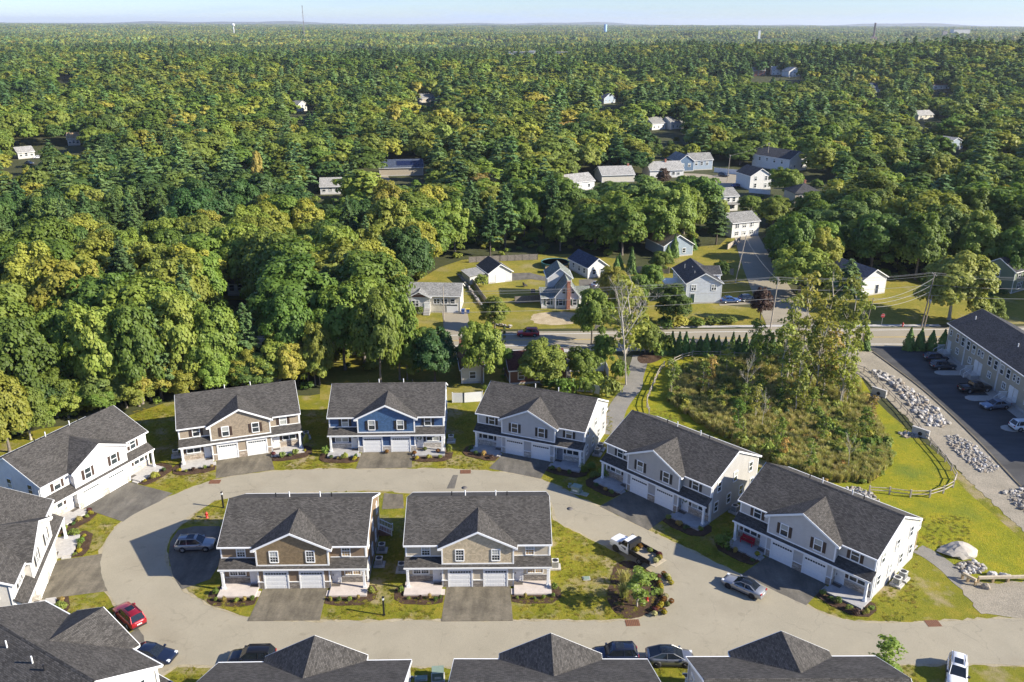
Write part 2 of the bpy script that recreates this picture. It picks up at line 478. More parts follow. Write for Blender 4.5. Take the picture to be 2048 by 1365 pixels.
def make_ground():
    rings = [0, 60, 110, 160, 220, 300, 380]
    r = 380.0
    while r < 30000:
        r *= 1.10; rings.append(r)
    na = 96
    m = MB()
    vs = []; fs = []
    for r in rings:
        for i in range(na):
            a = 2*PI*i/na
            x, y = r*math.sin(a), r*math.cos(a)
            front = abs((a+PI) % (2*PI)-PI) < R(60)
            z = terr(x, y) if front else 0
            vs.append((x, y, z))
    for k in range(len(rings)-1):
        for i in range(na):
            fs.append((k*na+i, k*na+(i+1) % na, (k+1)*na+(i+1) % na, (k+1)*na+i))
    m.add(vs, fs, 0, True)
    g = m.build('ground', forest_floor)
    tag(g, 'woodland floor and open ground stretching to the horizon', None, None, 'structure')
make_ground()

def spline(pts, closed, n=5):
    out = []
    L = len(pts)
    rng = range(L) if closed else range(L-1)
    for i in rng:
        p0 = pts[(i-1) % L] if closed or i > 0 else pts[i]
        p1, p2 = pts[i], pts[(i+1) % L]
        p3 = pts[(i+2) % L] if closed or i+2 < L else p2
        for k in range(n):
            t = k/n
            out.append(0.5*((2*p1)+(p2-p0)*t+(2*p0-5*p1+4*p2-p3)*t*t+(3*p1-p0-3*p2+p3)*t**3))
    if not closed: out.append(pts[-1])
    return out
def sheet(name, pts, z, mat, label=None, smooth=False, px=True, depth=0.12, kind='structure', parent=None, jit=0.0):
    P = [gp(*p) if px else Vector((p[0], p[1], 0)) for p in pts]
    if smooth: P = spline(P, True)
    if jit:
        q = random.Random(len(P)); out = []
        for i, p in enumerate(P):
            nx = P[(i+1) % len(P)]; k = max(1, int((nx-p).length/0.6))
            for j in range(k):
                v = p.lerp(nx, j/k); out.append(Vector((v.x+q.uniform(-jit, jit), v.y+q.uniform(-jit, jit), 0)))
        P = out
    n = len(P)
    vs = [(p.x, p.y, z) for p in P] + [(p.x, p.y, z-depth) for p in P]
    tri = tessellate_polygon([[Vector((p.x, p.y, 0)) for p in P]])
    m = MB(); m.add(vs, [tuple(t) for t in tri] + [(i, i+n, (i+1) % n+n, (i+1) % n) for i in range(n)])
    o = m.build(name, mat, parent)
    if kind: tag(o, label, None, None, kind)
    return o
def ribbon(name, pts, w, z, mat, label=None, smooth=True, px=True, depth=0.05, kind='structure'):
    P = [gp(*p) if px else Vector((p[0], p[1], 0)) for p in pts]
    if smooth: P = spline(P, False)
    L, Rr = [], []
    for i, p in enumerate(P):
        d = (P[min(i+1, len(P)-1)]-P[max(i-1, 0)]).normalized()
        nrm = Vector((-d.y, d.x, 0))
        ww = w if not callable(w) else w(i/(len(P)-1))
        L.append(p+nrm*ww/2); Rr.append(p-nrm*ww/2)
    return sheet(name, [(p.x, p.y) for p in L+Rr[::-1]], z, mat, label, px=False, depth=depth, kind=kind)

# the development's turf
sheet('lawn', [(-900, 1500), (-700, 1000), (-60, 905), (80, 858), (240, 838), (330, 806), (480, 790), (620, 792), (660, 785), (900, 780), (1000, 785), (1120, 800), (1190, 775),
               (1240, 740), (1275, 722), (1330, 712), (1430, 705), (1700, 712), (1745, 800), (1890, 920), (2050, 1060), (2700, 1300), (2700, 1500)], 0.012, lawn_m,
      'green and tan turf around the duplex houses')
OUT = [(-60, 1500), (120, 1420), (255, 1345), (285, 1290), (262, 1248), (230, 1215), (207, 1180), (196, 1140), (201, 1100), (220, 1065), (250, 1038), (295, 1013), (345, 990),
       (400, 968), (470, 951), (548, 942), (640, 938), (720, 938), (830, 937), (910, 938), (985, 942), (1050, 950), (1105, 966), (1150, 990), (1215, 1020), (1290, 1057), (1345, 1083),
       (1420, 1118), (1500, 1155), (1560, 1184), (1610, 1207), (1660, 1230), (1720, 1242), (1800, 1243), (1900, 1240), (2060, 1234), (2500, 1228), (2500, 1345), (2050, 1335), (1900, 1332),
       (1700, 1334), (1500, 1333), (1300, 1333), (1100, 1336), (900, 1338), (760, 1336), (560, 1334), (430, 1336), (370, 1334), (340, 1345), (250, 1420), (120, 1500)]
sheet('road_verge', [(x, y) for x, y in OUT], 0.024, verge_m, 'sandy strip along the edge of the loop road', True, jit=0.22)
def shrink(pts, d):
    P = spline([gp(*p) for p in pts], True, 3)
    c = []
    area = sum(P[i].x*P[(i+1) % len(P)].y-P[(i+1) % len(P)].x*P[i].y for i in range(len(P)))
    sg = 1 if area > 0 else -1
    for i, p in enumerate(P):
        t = (P[(i+1) % len(P)]-P[i-1]).normalized()
        c.append((p.x - t.y*d*sg, p.y + t.x*d*sg))
    return c
sheet('loop_road', shrink(OUT, 0.28), 0.036, road_m, 'pale old asphalt road looping round the duplex houses', px=False, jit=0.06)
ISL = [(330, 1118), (334, 1085), (350, 1060), (385, 1030), (410, 1012), (440, 999), (520, 990), (640, 984), (775, 981), (800, 986), (900, 988), (1000, 986), (1080, 990), (1103, 1008), (1112, 1040),
       (1160, 1066), (1215, 1094), (1248, 1110), (1268, 1124), (1300, 1142), (1322, 1165), (1326, 1192), (1312, 1218), (1285, 1236), (1255, 1243), (1150, 1244), (1020, 1243), (890, 1243),
       (760, 1244), (640, 1244), (520, 1241), (480, 1234), (430, 1218), (385, 1195), (352, 1165)]
sheet('island_verge', ISL, 0.05, verge_m, 'sandy edge of the turf island', True, jit=0.2)
sheet('island_lawn', shrink(ISL, 0.3), 0.075, lawn_m, 'turf island under the two middle duplexes', px=False, jit=0.15)
# parking court west of the brown middle duplex (shaded patch of dark paving) and the pad between the two houses
sheet('parking_pad', [(337, 1112), (341, 1085), (356, 1062), (388, 1054), (440, 1054), (455, 1100), (440, 1128), (420, 1160), (365, 1180), (345, 1150)], 0.09, drive_n, 'dark parking pad beside the brown middle duplex')
sheet('parking_pad', [(768, 988), (806, 990), (808, 1018), (764, 1020)], 0.09, drive_m, 'small paved pad behind the gap between the two middle duplexes')
sheet('road_patch', [(906, 951), (916, 951), (909, 978), (893, 978)], 0.045, drive_n, 'dark asphalt patch across the loop road', depth=0.005)

# far road and its branches
sheet('main_road', [(-400, 716), (300, 706), (620, 703), (800, 701), (940, 700), (1000, 699), (1200, 697), (1400, 694), (1740, 694), (1960, 697), (2300, 702), (2300, 652), (2050, 653), (1880, 656), (1640, 657), (1310, 660),
                    (1200, 663), (1000, 664), (800, 667), (620, 671), (300, 677), (-400, 682)], 0.05, main_m, 'paved main road crossing behind the duplex houses')
for y0, y1 in ((692, 690),):
    ribbon('road_marking', [(300, 697), (800, 693), (1200, 691.5), (1740, 689), (2200, 692)], 0.22, 0.056, mark_w, 'white edge line of the main road', depth=0.004)
ribbon('road_marking', [(300, 683), (800, 673), (1200, 667.5), (1740, 661), (2200, 658)], 0.22, 0.056, mark_w, 'white line along the far edge of the main road', depth=0.004)
ribbon('road_marking', [(300, 689), (800, 683), (1200, 679), (1740, 674.5), (2200, 673)], 0.16, 0.056, mark_y, 'yellow centre line of the main road', depth=0.004)
ribbon('road_marking', [(300, 690.2), (800, 684.2), (1200, 680.2), (1740, 675.7), (2200, 674.2)], 0.16, 0.056, mark_y, 'second yellow centre line of the main road', depth=0.004)
ribbon('sidewalk', [(620, 710), (800, 706.5), (1000, 703.5), (1190, 701), (1290, 699.5)], 1.5, 0.07, concrete, 'concrete sidewalk along the main road')
ribbon('sidewalk', [(1300, 655.5), (1550, 652.5), (1880, 651.5)], 1.2, 0.06, concrete, 'concrete edge on the far side of the main road')
ribbon('side_street', [(1590, 660), (1560, 610), (1535, 565), (1515, 525), (1500, 490), (1490, 465)], lambda t: 11-4*t, 0.045, main_m, 'side street running north from the main road')
ribbon('side_street', [(1440, 360), (1400, 352), (1340, 350)], 9, 0.045, main_m, 'paved cul-de-sac among the far houses')
sheet('side_street', [(1450, 385), (1500, 360), (1530, 350), (1490, 345), (1420, 352), (1430, 372)], 0.05, main_m, 'paved court in front of the far white houses')
sheet('side_street', [(740, 350), (770, 345), (790, 372), (800, 385), (740, 372)], 0.05, main_m, 'short lane by the dark house in the woods')
sheet('side_street', [(40, 322), (110, 316), (95, 332), (30, 332)], 0.05, gravel_m, 'clearing drive at the far left houses')
# neighbours' turf
sheet('yard_lawn', [(640, 690), (805, 660), (800, 600), (838, 560), (880, 535), (925, 520), (1060, 510), (1150, 508), (1235, 518), (1290, 560), (1310, 600), (1420, 608), (1540, 620), (1560, 650), (1310, 656), (1000, 659)], 0.012, yard_m, 'sunlit yards along the far side of the main road')
sheet('yard_lawn', [(1225, 545), (1330, 540), (1330, 500), (1440, 490), (1460, 470), (1510, 470), (1540, 540), (1560, 600), (1430, 610), (1330, 600)], 0.014, yard_m, 'lawn around the large white house')
sheet('yard_lawn', [(1600, 650), (1590, 590), (1640, 560), (1790, 545), (1900, 560), (2150, 560), (2150, 648), (1880, 649)], 0.012, yard_m, 'roadside lawn behind the utility poles')
sheet('yard_lawn', [(640, 708), (1000, 706), (1230, 704), (1245, 730), (1215, 790), (1000, 790), (900, 800), (640, 800)], 0.013, yard_m, 'yards between the main road and the duplexes')
sheet('yard_lawn', [(430, 560), (520, 545), (560, 560), (530, 600), (450, 600)], 0.012, yard_m, 'small clearing lawn in the woods')
sheet('yard_lawn', [(20, 335), (30, 310), (150, 296), (170, 315), (110, 340)], 0.012, yard_m, 'far clearing lawn on the left')
sheet('bare_slope', [(1062, 634), (1085, 626), (1130, 624), (1165, 630), (1160, 645), (1120, 650), (1075, 648)], 0.03, sand_m, 'bare sandy bank above the main road', True, jit=0.3)
ribbon('driveway', [(915, 672), (912, 640), (908, 618)], 5.5, 0.055, main_m, 'paved driveway of the far ranch house', smooth=False)
sheet('driveway', [(1022, 562), (1024, 547), (1060, 546), (1098, 556), (1096, 563), (1060, 559)], 0.03, drive_n, 'dark driveway strip by the white garage')
sheet('driveway', [(1160, 600), (1158, 560), (1185, 558), (1215, 575), (1215, 640), (1190, 660), (1185, 605)], 0.03, drive_n, 'driveway east of the white cape house')
sheet('driveway', [(1437, 606), (1490, 594), (1545, 596), (1550, 606), (1440, 612)], 0.03, main_m, 'driveway of the large white house')
sheet('driveway', [(925, 702), (950, 702), (958, 760), (930, 760)], 0.02, main_m, 'driveway beside the white house by the blue duplex')
sheet('driveway', [(1118, 702), (1138, 702), (1142, 760), (1120, 760)], 0.02, drive_n, 'driveway east of the maroon roofed house')
# walking path, meadow, gravel tracks, parking lot on the right
ribbon('path', [(1282, 712), (1277, 730), (1270, 752), (1266, 775), (1250, 795), (1235, 818), (1226, 845), (1222, 870)], 3.1, 0.03, path_m, 'winding stone dust path beside the meadow')
sheet('meadow', [(1240, 840), (1262, 800), (1296, 730), (1330, 714), (1430, 706), (1690, 714), (1712, 740), (1750, 800), (1800, 850), (1880, 930), (1935, 985), (2050, 1085), (2050, 1165), (1960, 1160), (1925, 1150), (1840, 1100), (1700, 1000), (1500, 900), (1300, 838)], 0.024, meadow_m, 'bright mown meadow behind the right hand duplexes')
ribbon('path', [(1835, 1098), (1862, 1112), (1900, 1140), (1925, 1165), (1960, 1190), (1990, 1215)], 2.3, 0.034, path_m, 'stone dust path leading from the white duplex to the gravel')
sheet('gravel_yard', [(1962, 1228), (1930, 1190), (1918, 1172), (1935, 1162), (1985, 1168), (2060, 1162), (2400, 1160), (2400, 1232), (2060, 1238)], 0.04, gravel_m, 'grey gravel yard by the timber guard rail', jit=0.2)
sheet('gravel_yard', [(1690, 712), (1705, 702), (1745, 702), (1850, 778), (1950, 870), (2060, 985), (2300, 1200), (2200, 1200), (2060, 1075), (1990, 1010), (1930, 955), (1880, 900), (1830, 852), (1780, 805), (1730, 760), (1700, 742)], 0.036, gravel_m, 'gravel track along the rock swale', jit=0.25)
sheet('parking_lot', [(1738, 695), (1748, 704), (1850, 782), (1950, 874), (2060, 990), (2300, 1220), (2500, 1200), (2300, 960), (2048, 822), (1900, 716), (1800, 694)], 0.046, lot_m, 'dark parking lot in front of the apartment row')
ribbon('kerb', [(1746, 705), (1848, 782), (1948, 875), (2058, 991), (2300, 1222)], 0.3, 0.16, drive_m, 'kerb along the west side of the parking lot', depth=0.15)
sheet('mulch_bed', [(1275, 716), (1290, 706), (1320, 709), (1322, 718), (1305, 726), (1282, 727)], 0.05, mulch_m, 'bare mulch mound at the head of the path', True)
# ------------------------------------------------------------------ windows and doors, shared by every house
_wc = {}
def window_meshes(w, h, n, grid, detail=True):
    key = (round(w, 2), round(h, 2), n, grid)
    if key in _wc: return _wc[key]
    c = 0.10                                   # casing
    fr = MB()
    fr.box(-w/2-c, -w/2, -.075, 0, -c, h+c); fr.box(w/2, w/2+c, -.075, 0, -c, h+c)
    fr.box(-w/2, w/2, -.075, 0, h, h+c+.02); fr.box(-w/2-c*.2, w/2+c*.2, -.11, 0, -c-.002, -.001)
    for i in range(1, n):
        x = -w/2 + w*i/n
        fr.box(x-.06, x+.06, -.07, 0, 0, h-.001)
    fr.box(-w/2, w/2, -.06, 0, h*.48, h*.54)
    f = fr.mesh('window_frame', white)
    sashes = []
    ww = w/n-(.12 if n > 1 else 0)
    for i in range(n):
        cx = -w/2 + w*(i+.5)/n
        sashes.append((MB().box(cx-ww/2, cx+ww/2, -.03, 0, h*.54, h), 'u'))
        sashes.append((MB().box(cx-ww/2, cx+ww/2, -.022, 0, 0, h*.48), 'l'))
    panes = [(s.mesh('pane', glass_d), s.mesh('pane', blind), s.mesh('pane', pane_refl), t) for s, t in sashes]
    g = None
    if grid:
        m = MB()
        for i in range(n):
            cx = -w/2 + w*(i+.5)/n
            for k in (1, 2):
                x = cx-ww/2+ww*k/3; m.box(x-.014, x+.014, -.042, -.018, 0, h)
            for z in (.25, .77): m.box(cx-ww/2, cx+ww/2, -.04, -.018, h*z-.014, h*z+.014)
        g = m.mesh('grille', white)
    _wc[key] = (f, panes, g)
    return _wc[key]
_wr = random.Random(77)
def window(parent, x, y, z, w, h, n=1, grid=False, rz=0, shade=0.35, brown_refl=False, shut=None):
    f, panes, g = window_meshes(w, h, n, grid)
    o = inst('window', f, parent, (x, y, z), rz)
    for d, b, k, t in panes:
        me = d
        if brown_refl and t == 'l': me = k
        elif _wr.random() < (shade if t == 'u' else shade*.4): me = b
        inst('pane', me, o)
    if g: inst('grille', g, o)
    if shut:
        key = ('sh', round(h, 2), shut.name)
        if key not in _wc:
            m = MB(); m.box(-.19, .19, -.05, 0, 0, h)
            m.box(-.14, .14, -.06, -.04, .08, h*.47); m.box(-.14, .14, -.06, -.04, h*.53, h-.08)
            _wc[key] = m.mesh('shutter', shut)
        for s in (-1, 1):
            d = Vector((s*(w/2+.10+.21), 0, 0)); d.rotate(Matrix.Rotation(rz, 3, 'Z'))
            inst('shutter', _wc[key], parent, (x+d.x, y+d.y, z), rz)
    return o

# ------------------------------------------------------------------ the duplex, built once per house with its own colours
W2, YF, YB = 8.45, .8, 12.2
def duplex(loc, rz, sc, label, side, gable, stone, shut, slab_m, grid=False, brown_refl=False, deck=False, steps=False, door_grey=False, trim=white, pipes=True):
    h = empty('duplex_house', (loc[0], loc[1], 0), rz, sc)
    tag(h, label, 'house', 'duplex houses round the loop road')
    # walls
    MB().prism([(YF, 0), (YB, 0), (YB, 5.38), (6.4, 8.2), (YF, 5.5)], -W2, W2, 'x').build('wall', side, h)
    MB().box(-W2-.03, W2+.03, YF+.3, YB+.03, -.3, .32).build('foundation', concrete, h)
    MB().box(-4.2, 4.2, 0, 1.2, 0, 3.12).build('garage_wall', side, h)
    MB().prism([(-4.2, 3.12), (4.2, 3.12), (4.2, 5.48), (0, 7.56), (-4.2, 5.48)], 0, 4.4, 'y').build('gable_wall', gable, h)
    # corner boards
    for s in (-1, 1):
        MB().box(min(s*4.06, s*4.235), max(s*4.06, s*4.235), -.035, .12, 3.2, 5.45).build('corner_trim', white, h)
        MB().box(min(s*4.08, s*4.235), max(s*4.08, s*4.235), -.035, .12, .02, 3.0).build('corner_trim', white, h)
        MB().box(min(s*(W2-.13), s*(W2+.025)), max(s*(W2-.13), s*(W2+.025)), YF-.028, YF+.13, .02, 5.42).build('corner_trim', white, h)
        MB().box(min(s*(W2-.11), s*(W2+.025)), max(s*(W2-.11), s*(W2+.025)), YB-.11, YB+.025, .02, 5.3).build('corner_trim', white, h)
        MB().box(min(s*4.26, s*8.3), max(s*4.26, s*8.3), YF-.025, YF, 3.77, 3.88).build('skirt_trim', white, h)
    MB().box(-4.05, 4.05, -.03, 0, 3.2, 3.36).build('skirt_trim', white, h)
    # main roof
    e0, e1, rg = (.42, 5.56), (12.55, 5.44), (6.4, 8.47)
    t = .17
    rf = MB().prism([e0, rg, e1, (e1[0], e1[1]-t), (rg[0], rg[1]-t-.03), (e0[0], e0[1]-t)], -8.65, 8.65, 'x').build('roof', roof_x, h)
    MB().prism([(rg[0]-.16, rg[1]-.055), (rg[0], rg[1]+.05), (rg[0]+.16, rg[1]-.055)], -8.6, 8.6, 'x').build('ridge_cap', roof_x, rf)
    for s in (-1, 1):
        MB().prism([(e0[0]-.02, e0[1]-.01), (rg[0], rg[1]-.02), (e1[0]+.02, e1[1]-.01), (e1[0]+.02, e1[1]-.24), (rg[0], rg[1]-.27), (e0[0]-.02, e0[1]-.24)], min(s*8.655, s*8.70), max(s*8.655, s*8.70), 'x').build('rake_board', white, h)
        MB().box(min(s*4.62, s*8.68), max(s*4.62, s*8.68), e0[0]-.13, e0[0]-.002, 5.37, 5.535).build('gutter', white, h)
    MB().box(-8.68, 8.68, e1[0]+.002, e1[0]+.13, 5.25, 5.42).build('gutter', white, h)
    # front gable roof
    gr = MB(); a = 7.83; ez = 5.58
    for s in (-1, 1):
        gr.slab([(s*4.6, -.3, ez), (0, -.3, a), (0, 5.15, a), (s*4.6, .58, ez+.045)][::s], .15)
    gr.build('gable_roof', roof_y, h)
    for s in (-1, 1):
        rk = MB()
        rk.prism([(0, a-.02), (s*4.66, ez-.04), (s*4.66, ez-.30), (0, a-.28)], -.36, -.303, 'y')
        rk.box(min(s*4.25, s*4.66), max(s*4.25, s*4.66), -.30, .3, ez-.34, ez-.2)
        rk.build('gable_rake', white, h)
    # pent roof over porches and garage doors
    MB().prism([(-.36, 2.98), (.82, 3.78), (.82, 3.6), (-.36, 2.86)], -8.62, 8.62, 'x').build('porch_roof', roof_x, h)
    MB().box(-8.66, 8.66, -.43, -.365, 2.8, 2.99).build('fascia', white, h)
    for s in (-1, 1):
        m = MB()
        m.prism([(-.36, 2.84), (.8, 3.6), (.8, 2.84)], min(s*8.3, s*8.4), max(s*8.3, s*8.4), 'x')
        m.box(min(s*4.2, s*8.4), max(s*4.2, s*8.4), -.36, -.2, 2.68, 2.85)
        m.build('porch_beam', white, h)
    for s in (-1, 1):
        c = MB(); x = s*8.22
        c.box(x-.13, x+.13, -.38, -.12, .55, 2.68); c.box(x-.18, x+.18, -.43, -.07, .3, .55); c.box(x-.17, x+.17, -.42, -.08, 2.55, 2.679)
        c.build('column', white, h)
        m = MB(); m.box(min(s*4.24, s*8.62), max(s*4.24, s*8.62), -1.75, YF, -.3, .30)
        m.build('porch_slab', slab_m, h)
        MB().box(min(s*3.86, s*4.236), max(s*3.86, s*4.236), -1.6, -.55, -.3, .15).build('step', slab_m, h)
        # stone
        MB().box(min(s*5.32, s*8.38), max(s*5.32, s*8.38), YF-.07, YF, .3, 1.12).build('stone_wainscot', stone, h)
        MB().box(min(s*5.30, s*8.38), max(s*5.30, s*8.38), YF-.11, YF, 1.121, 1.19).build('stone_cap', white if stone is stone_b else concrete, h)
        MB().box(min(s*3.56, s*4.06), max(s*3.56, s*4.06), -.07, 0, 0, .98).build('stone_pier', stone, h)
        MB().box(min(s*4.2, s*4.27), max(s*4.2, s*4.27), -.07, .79, 0.3, .98).build('stone_pier', stone, h)
    MB().box(-.58, .58, -.07, 0, 0, .98).build('stone_pier', stone, h)
    MB().box(-.58, .58, -.1, 0, .981, 1.05).build('stone_cap', white, h)
    for s in (-1, 1): MB().box(min(s*3.56, s*4.28), max(s*3.56, s*4.28), -.1, 0, .981, 1.05).build('stone_cap', white, h)
    # garage doors
    for cx in (-2.07, 2.07):
        d = MB(); wd = 2.62
        d.box(cx-wd/2-.16, cx-wd/2, -.085, 0, 0, 2.62); d.box(cx+wd/2, cx+wd/2+.16, -.085, 0, 0, 2.62); d.box(cx-wd/2, cx+wd/2, -.085, 0, 2.34, 2.62)
        g = d.build('garage_door', white, h)
        for k in range(4):
            z0 = .02+k*.58
            p = MB(); p.box(cx-wd/2+.01, cx+wd/2-.01, -.03, 0, z0, z0+.562)
            if k < 3:
                for j in range(8):
                    x0 = cx-wd/2+.06+j*(wd-.12)/8
                    p.box(x0+.03, x0+(wd-.12)/8-.03, -.042, -.02, z0+.1, z0+.46)
            p.build('panel', white, g)
        p = MB()
        for j in range(8):
            x0 = cx-wd/2+.06+j*(wd-.12)/8
            p.box(x0+.03, x0+(wd-.12)/8-.03, -.04, -.02, 2.02, 2.24)
        p.build('window_strip', glass_d, g)
    # entrance doors
    for s in (-1, 1):
        cx = s*4.78
        d = MB(); d.box(cx-.58, cx-.47, YF-.08, YF, .3, 2.5); d.box(cx+.47, cx+.58, YF-.08, YF, .3, 2.5); d.box(cx-.47, cx+.47, YF-.08, YF, 2.38, 2.5)
        fr = d.build('front_door', white, h)
        dm = plain('door_grey_blue', (0.20, 0.22, 0.25), .5) if (door_grey and s > 0) else plain('door_white', (0.72, 0.72, 0.71), .45, var=.04)
        p = MB(); p.box(cx-.465, cx+.465, YF-.04, YF, .33, 2.375)
        for z0, z1 in ((.5, 1.1), (1.2, 1.9)):
            for q in (-1, 1): p.box(cx+q*.22-.15, cx+q*.22+.15, YF-.052, YF-.03, z0, z1)
        p.build('door_leaf', dm, fr)
        p = MB(); p.lathe([(0.0, 2.02), (.26, 2.02), (.2, 2.2), (.0, 2.26)], 8, c=(cx, YF-.045, 0)); 
        MB().box(cx-.26, cx+.26, YF-.056, YF-.03, 2.02, 2.2).build('fanlight', glass_d, fr)
        MB().box(cx-s*.36-.03, cx-s*.36+.03, YF-.1, YF-.04, 1.25, 1.5).build('handle', black, fr)
        MB().box(cx-.5, cx+.5, YF-.85, YF-.3, .301, .318).build('door_mat', plain('door_mat', (.10, .085, .07), .9), fr)
        # windows
        window(h, s*6.75, YF, 1.42, 1.8, 1.3, 2, grid, 0, .3, brown_refl and s > 0, shut)
        window(h, s*6.1, YF, 3.98, .88, 1.32, 1, grid, 0, .4, brown_refl and s > 0, shut)
        window(h, s*2.1, 0, 3.75, .88, 1.4, 1, grid, 0, .4, False, shut)
        r = s*PI/2
        for y in (2.6, 6.4, 10.2): window(h, s*W2, y, 4.0, .78, 1.3, 1, grid, r, .4)
        for y in (2.2, 5.2, 8.2, 10.9): window(h, s*W2, y, 1.25, .78, 1.3, 1, grid, r, .4)
    # downspout at the right front corner
    for s in (-1, 1): MB().box(min(s*8.47, s*8.56), max(s*8.47, s*8.56), YF+.16, YF+.26, .1, 5.3).build('downspout', white, h)
    if pipes:
        for x, mt, hh in ((-3.3, black, .55), (-1.65, white, .7), (2.1, white, .7), (3.5, black, .5)):
            MB().tube((x, 7.5, 7.8), (x, 7.5, 7.95+hh), .07, .07, 8).build('vent_pipe', mt, h)
    if deck:
        for s in ((1,) if deck == 1 else (1, -1)):
            x0, x1 = (3.4, 8.0)
            a, b = min(s*x0, s*x1), max(s*x0, s*x1)
            d = MB().box(a, b, YB+.03, YB+2.6, 2.75, 2.95).build('deck', white, h)
            m = MB()
            for q in (a, b):
                m.box(q-.05, q+.05, YB+.04, YB+2.62, 3.85, 3.95); m.box(q-.04, q+.04, YB+.04, YB+2.6, 3.02, 3.09)
                for k in range(14): m.box(q-.025, q+.025, YB+.15+k*.18, YB+.2+k*.18, 3.09, 3.85)
            m.box(a+.06, b-.06, YB+2.5, YB+2.6, 3.85, 3.95); m.box(a+.06, b-.06, YB+2.52, YB+2.59, 3.02, 3.09)
            for k in range(int((b-a)/.2)-1): m.box(a+.2+k*.2-.025, a+.2+k*.2+.025, YB+2.53, YB+2.58, 3.09, 3.85)
            m.build('railing', white, d)
            for q in (a+.2, b-.2): MB().box(q-.08, q+.08, YB+2.3, YB+2.46, -.1, 2.749).build('deck_post', wood_n, d)
            MB().box(a, b, YB+.1, YB+3.0, -.2, .10).build('patio_slab', concrete, d)
    if steps:
        st = MB()
        for k in range(5): st.box(6.9+k*.3+1.6, 6.9+k*.3+1.9, YB-1.4, YB-.3, -.1, .95-k*.19)
        st.build('back_steps', plain('stair_tread_red', (.30, .16, .11), .7), h)
        for y in (YB-1.45, YB-.25):
            m = MB()
            m.tube((8.5, y, 1.9), (10.1, y, 1.0), .06, .06, 6); m.tube((8.5, y, 1.15), (10.1, y, .3), .04, .04, 6)
            for k in range(9): m.tube((8.5+k*.2, y, 1.9-k*.1125), (8.5+k*.2, y, 1.1-k*.1125), .03, .03, 4)
            m.box(10.05, 10.2, y-.07, y+.07, 0, 1.2)
            m.build('stair_rail', white, h)
    return h

CLB = dict(
    tan=siding('siding_tan', (0.33, 0.27, 0.20)), blue=siding('siding_blue', (0.035, 0.085, 0.20)), beige=siding('siding_beige', (0.53, 0.46, 0.35)),
    brown=siding('siding_brown', (0.235, 0.165, 0.105)), gray=siding('siding_gray', (0.40, 0.385, 0.36)), lgray=siding('siding_light_gray', (0.50, 0.48, 0.45)),
    vwhite=siding('siding_white', (0.74, 0.72, 0.70)), bluegray=siding('siding_blue_gray', (0.43, 0.43, 0.43)), warm=siding('siding_warm_gray', (0.55, 0.52, 0.47)))
SHK = dict(
    tan=siding('shake_tan', (0.31, 0.25, 0.18), .17, True), blue=siding('shake_blue', (0.055, 0.125, 0.25), .17, True), beige=siding('shake_beige', (0.55, 0.45, 0.30), .17, True),
    brown=siding('shake_brown', (0.25, 0.18, 0.10), .17, True))
DUP = {
 'H1': ((-3.74, 80.76), 1.11, .96, 'beige middle duplex with light shake gable and pink porch slabs on the turf island', CLB['beige'], SHK['beige'], stone_a, None, conc_pink, dict(grid=True, brown_refl=True)),
 'H2': ((-24.41, 80.31), 1.25, .96, 'dark brown middle duplex with brown shake gable beside the parking pad', CLB['brown'], SHK['brown'], stone_a, None, conc_pink, dict(grid=True, brown_refl=True, steps=True)),
 'H3': ((-18.53, 113.1), 2.06, 1.0, 'bright blue duplex with blue shake gable at the top of the loop', CLB['blue'], SHK['blue'], stone_b, shut_m, conc_grey, {}),
 'H4': ((33.49, 84.2), -45.65, 1.0, 'light grey duplex with a bright white end wall and a red bench on its porch', CLB['lgray'], CLB['lgray'], stone_c, shut_br, conc_grey, dict(deck=1)),
 'H5': ((18.74, 99.45), -45.05, 1.0, 'mid grey duplex with pale end wall beside the meadow scrub', CLB['gray'], CLB['gray'], stone_c, shut_m, conc_grey, {}),
 'H6': ((2.37, 111.61), -21.76, .99, 'blue grey duplex with a white end wall next to the stone dust path', CLB['bluegray'], CLB['bluegray'], stone_b, shut_m, conc_grey, dict(deck=1, door_grey=True)),
 'H7': ((-39.5, 111.51), 18.9, 1.0, 'tan duplex with tan shake gable at the foot of the tall woods', CLB['tan'], SHK['tan'], stone_c, shut_br, concrete, {}),
 'H8': ((-54.85, 100.54), 65.94, 1.0, 'white duplex with dark shutters on the left curve of the loop', CLB['vwhite'], CLB['vwhite'], stone_b, shut_br, concrete, {}),
 'L1': ((-53.07, 81.8), 105.0, 1.0, 'pale duplex cut by the left edge behind the red car', CLB['warm'], CLB['warm'], stone_b, shut_m, concrete, dict(grid=True)),
 'L2': ((-38.87, 66.5), 149.41, 1.02, 'grey roofed duplex filling the bottom left corner', CLB['warm'], CLB['warm'], stone_b, shut_m, concrete, {}),
 'B1': ((-17.8, 62.66), 181.53, 1.01, 'duplex roof at the bottom edge below the brown middle duplex', CLB['bluegray'], CLB['bluegray'], stone_b, shut_m, concrete, {}),
 'B2': ((3.65, 62.99), 180.22, 1.02, 'duplex roof at the bottom edge below the beige middle duplex', CLB['lgray'], CLB['lgray'], stone_b, shut_m, concrete, {}),
 'B3': ((24.83, 63.51), 180.63, 1.01, 'duplex roof at the bottom right edge beside the small birch', CLB['lgray'], CLB['lgray'], stone_b, shut_m, concrete, {}),
}
HOUSE = {}
for k_, (l_, r_, s_, lab_, a_, b_, st_, sh_, sl_, kw_) in DUP.items():
    HOUSE[k_] = duplex(l_, R(r_), s_, lab_, a_, b_, st_, sh_, sl_, **kw_)
def hl(k, x, y, z=0):
    """a point in a duplex's own frame -> world"""
    (lx, ly), r, s = DUP[k][0], R(DUP[k][1]), DUP[k][2]
    return Vector((lx+s*(x*math.cos(r)-y*math.sin(r)), ly+s*(x*math.sin(r)+y*math.cos(r)), z))
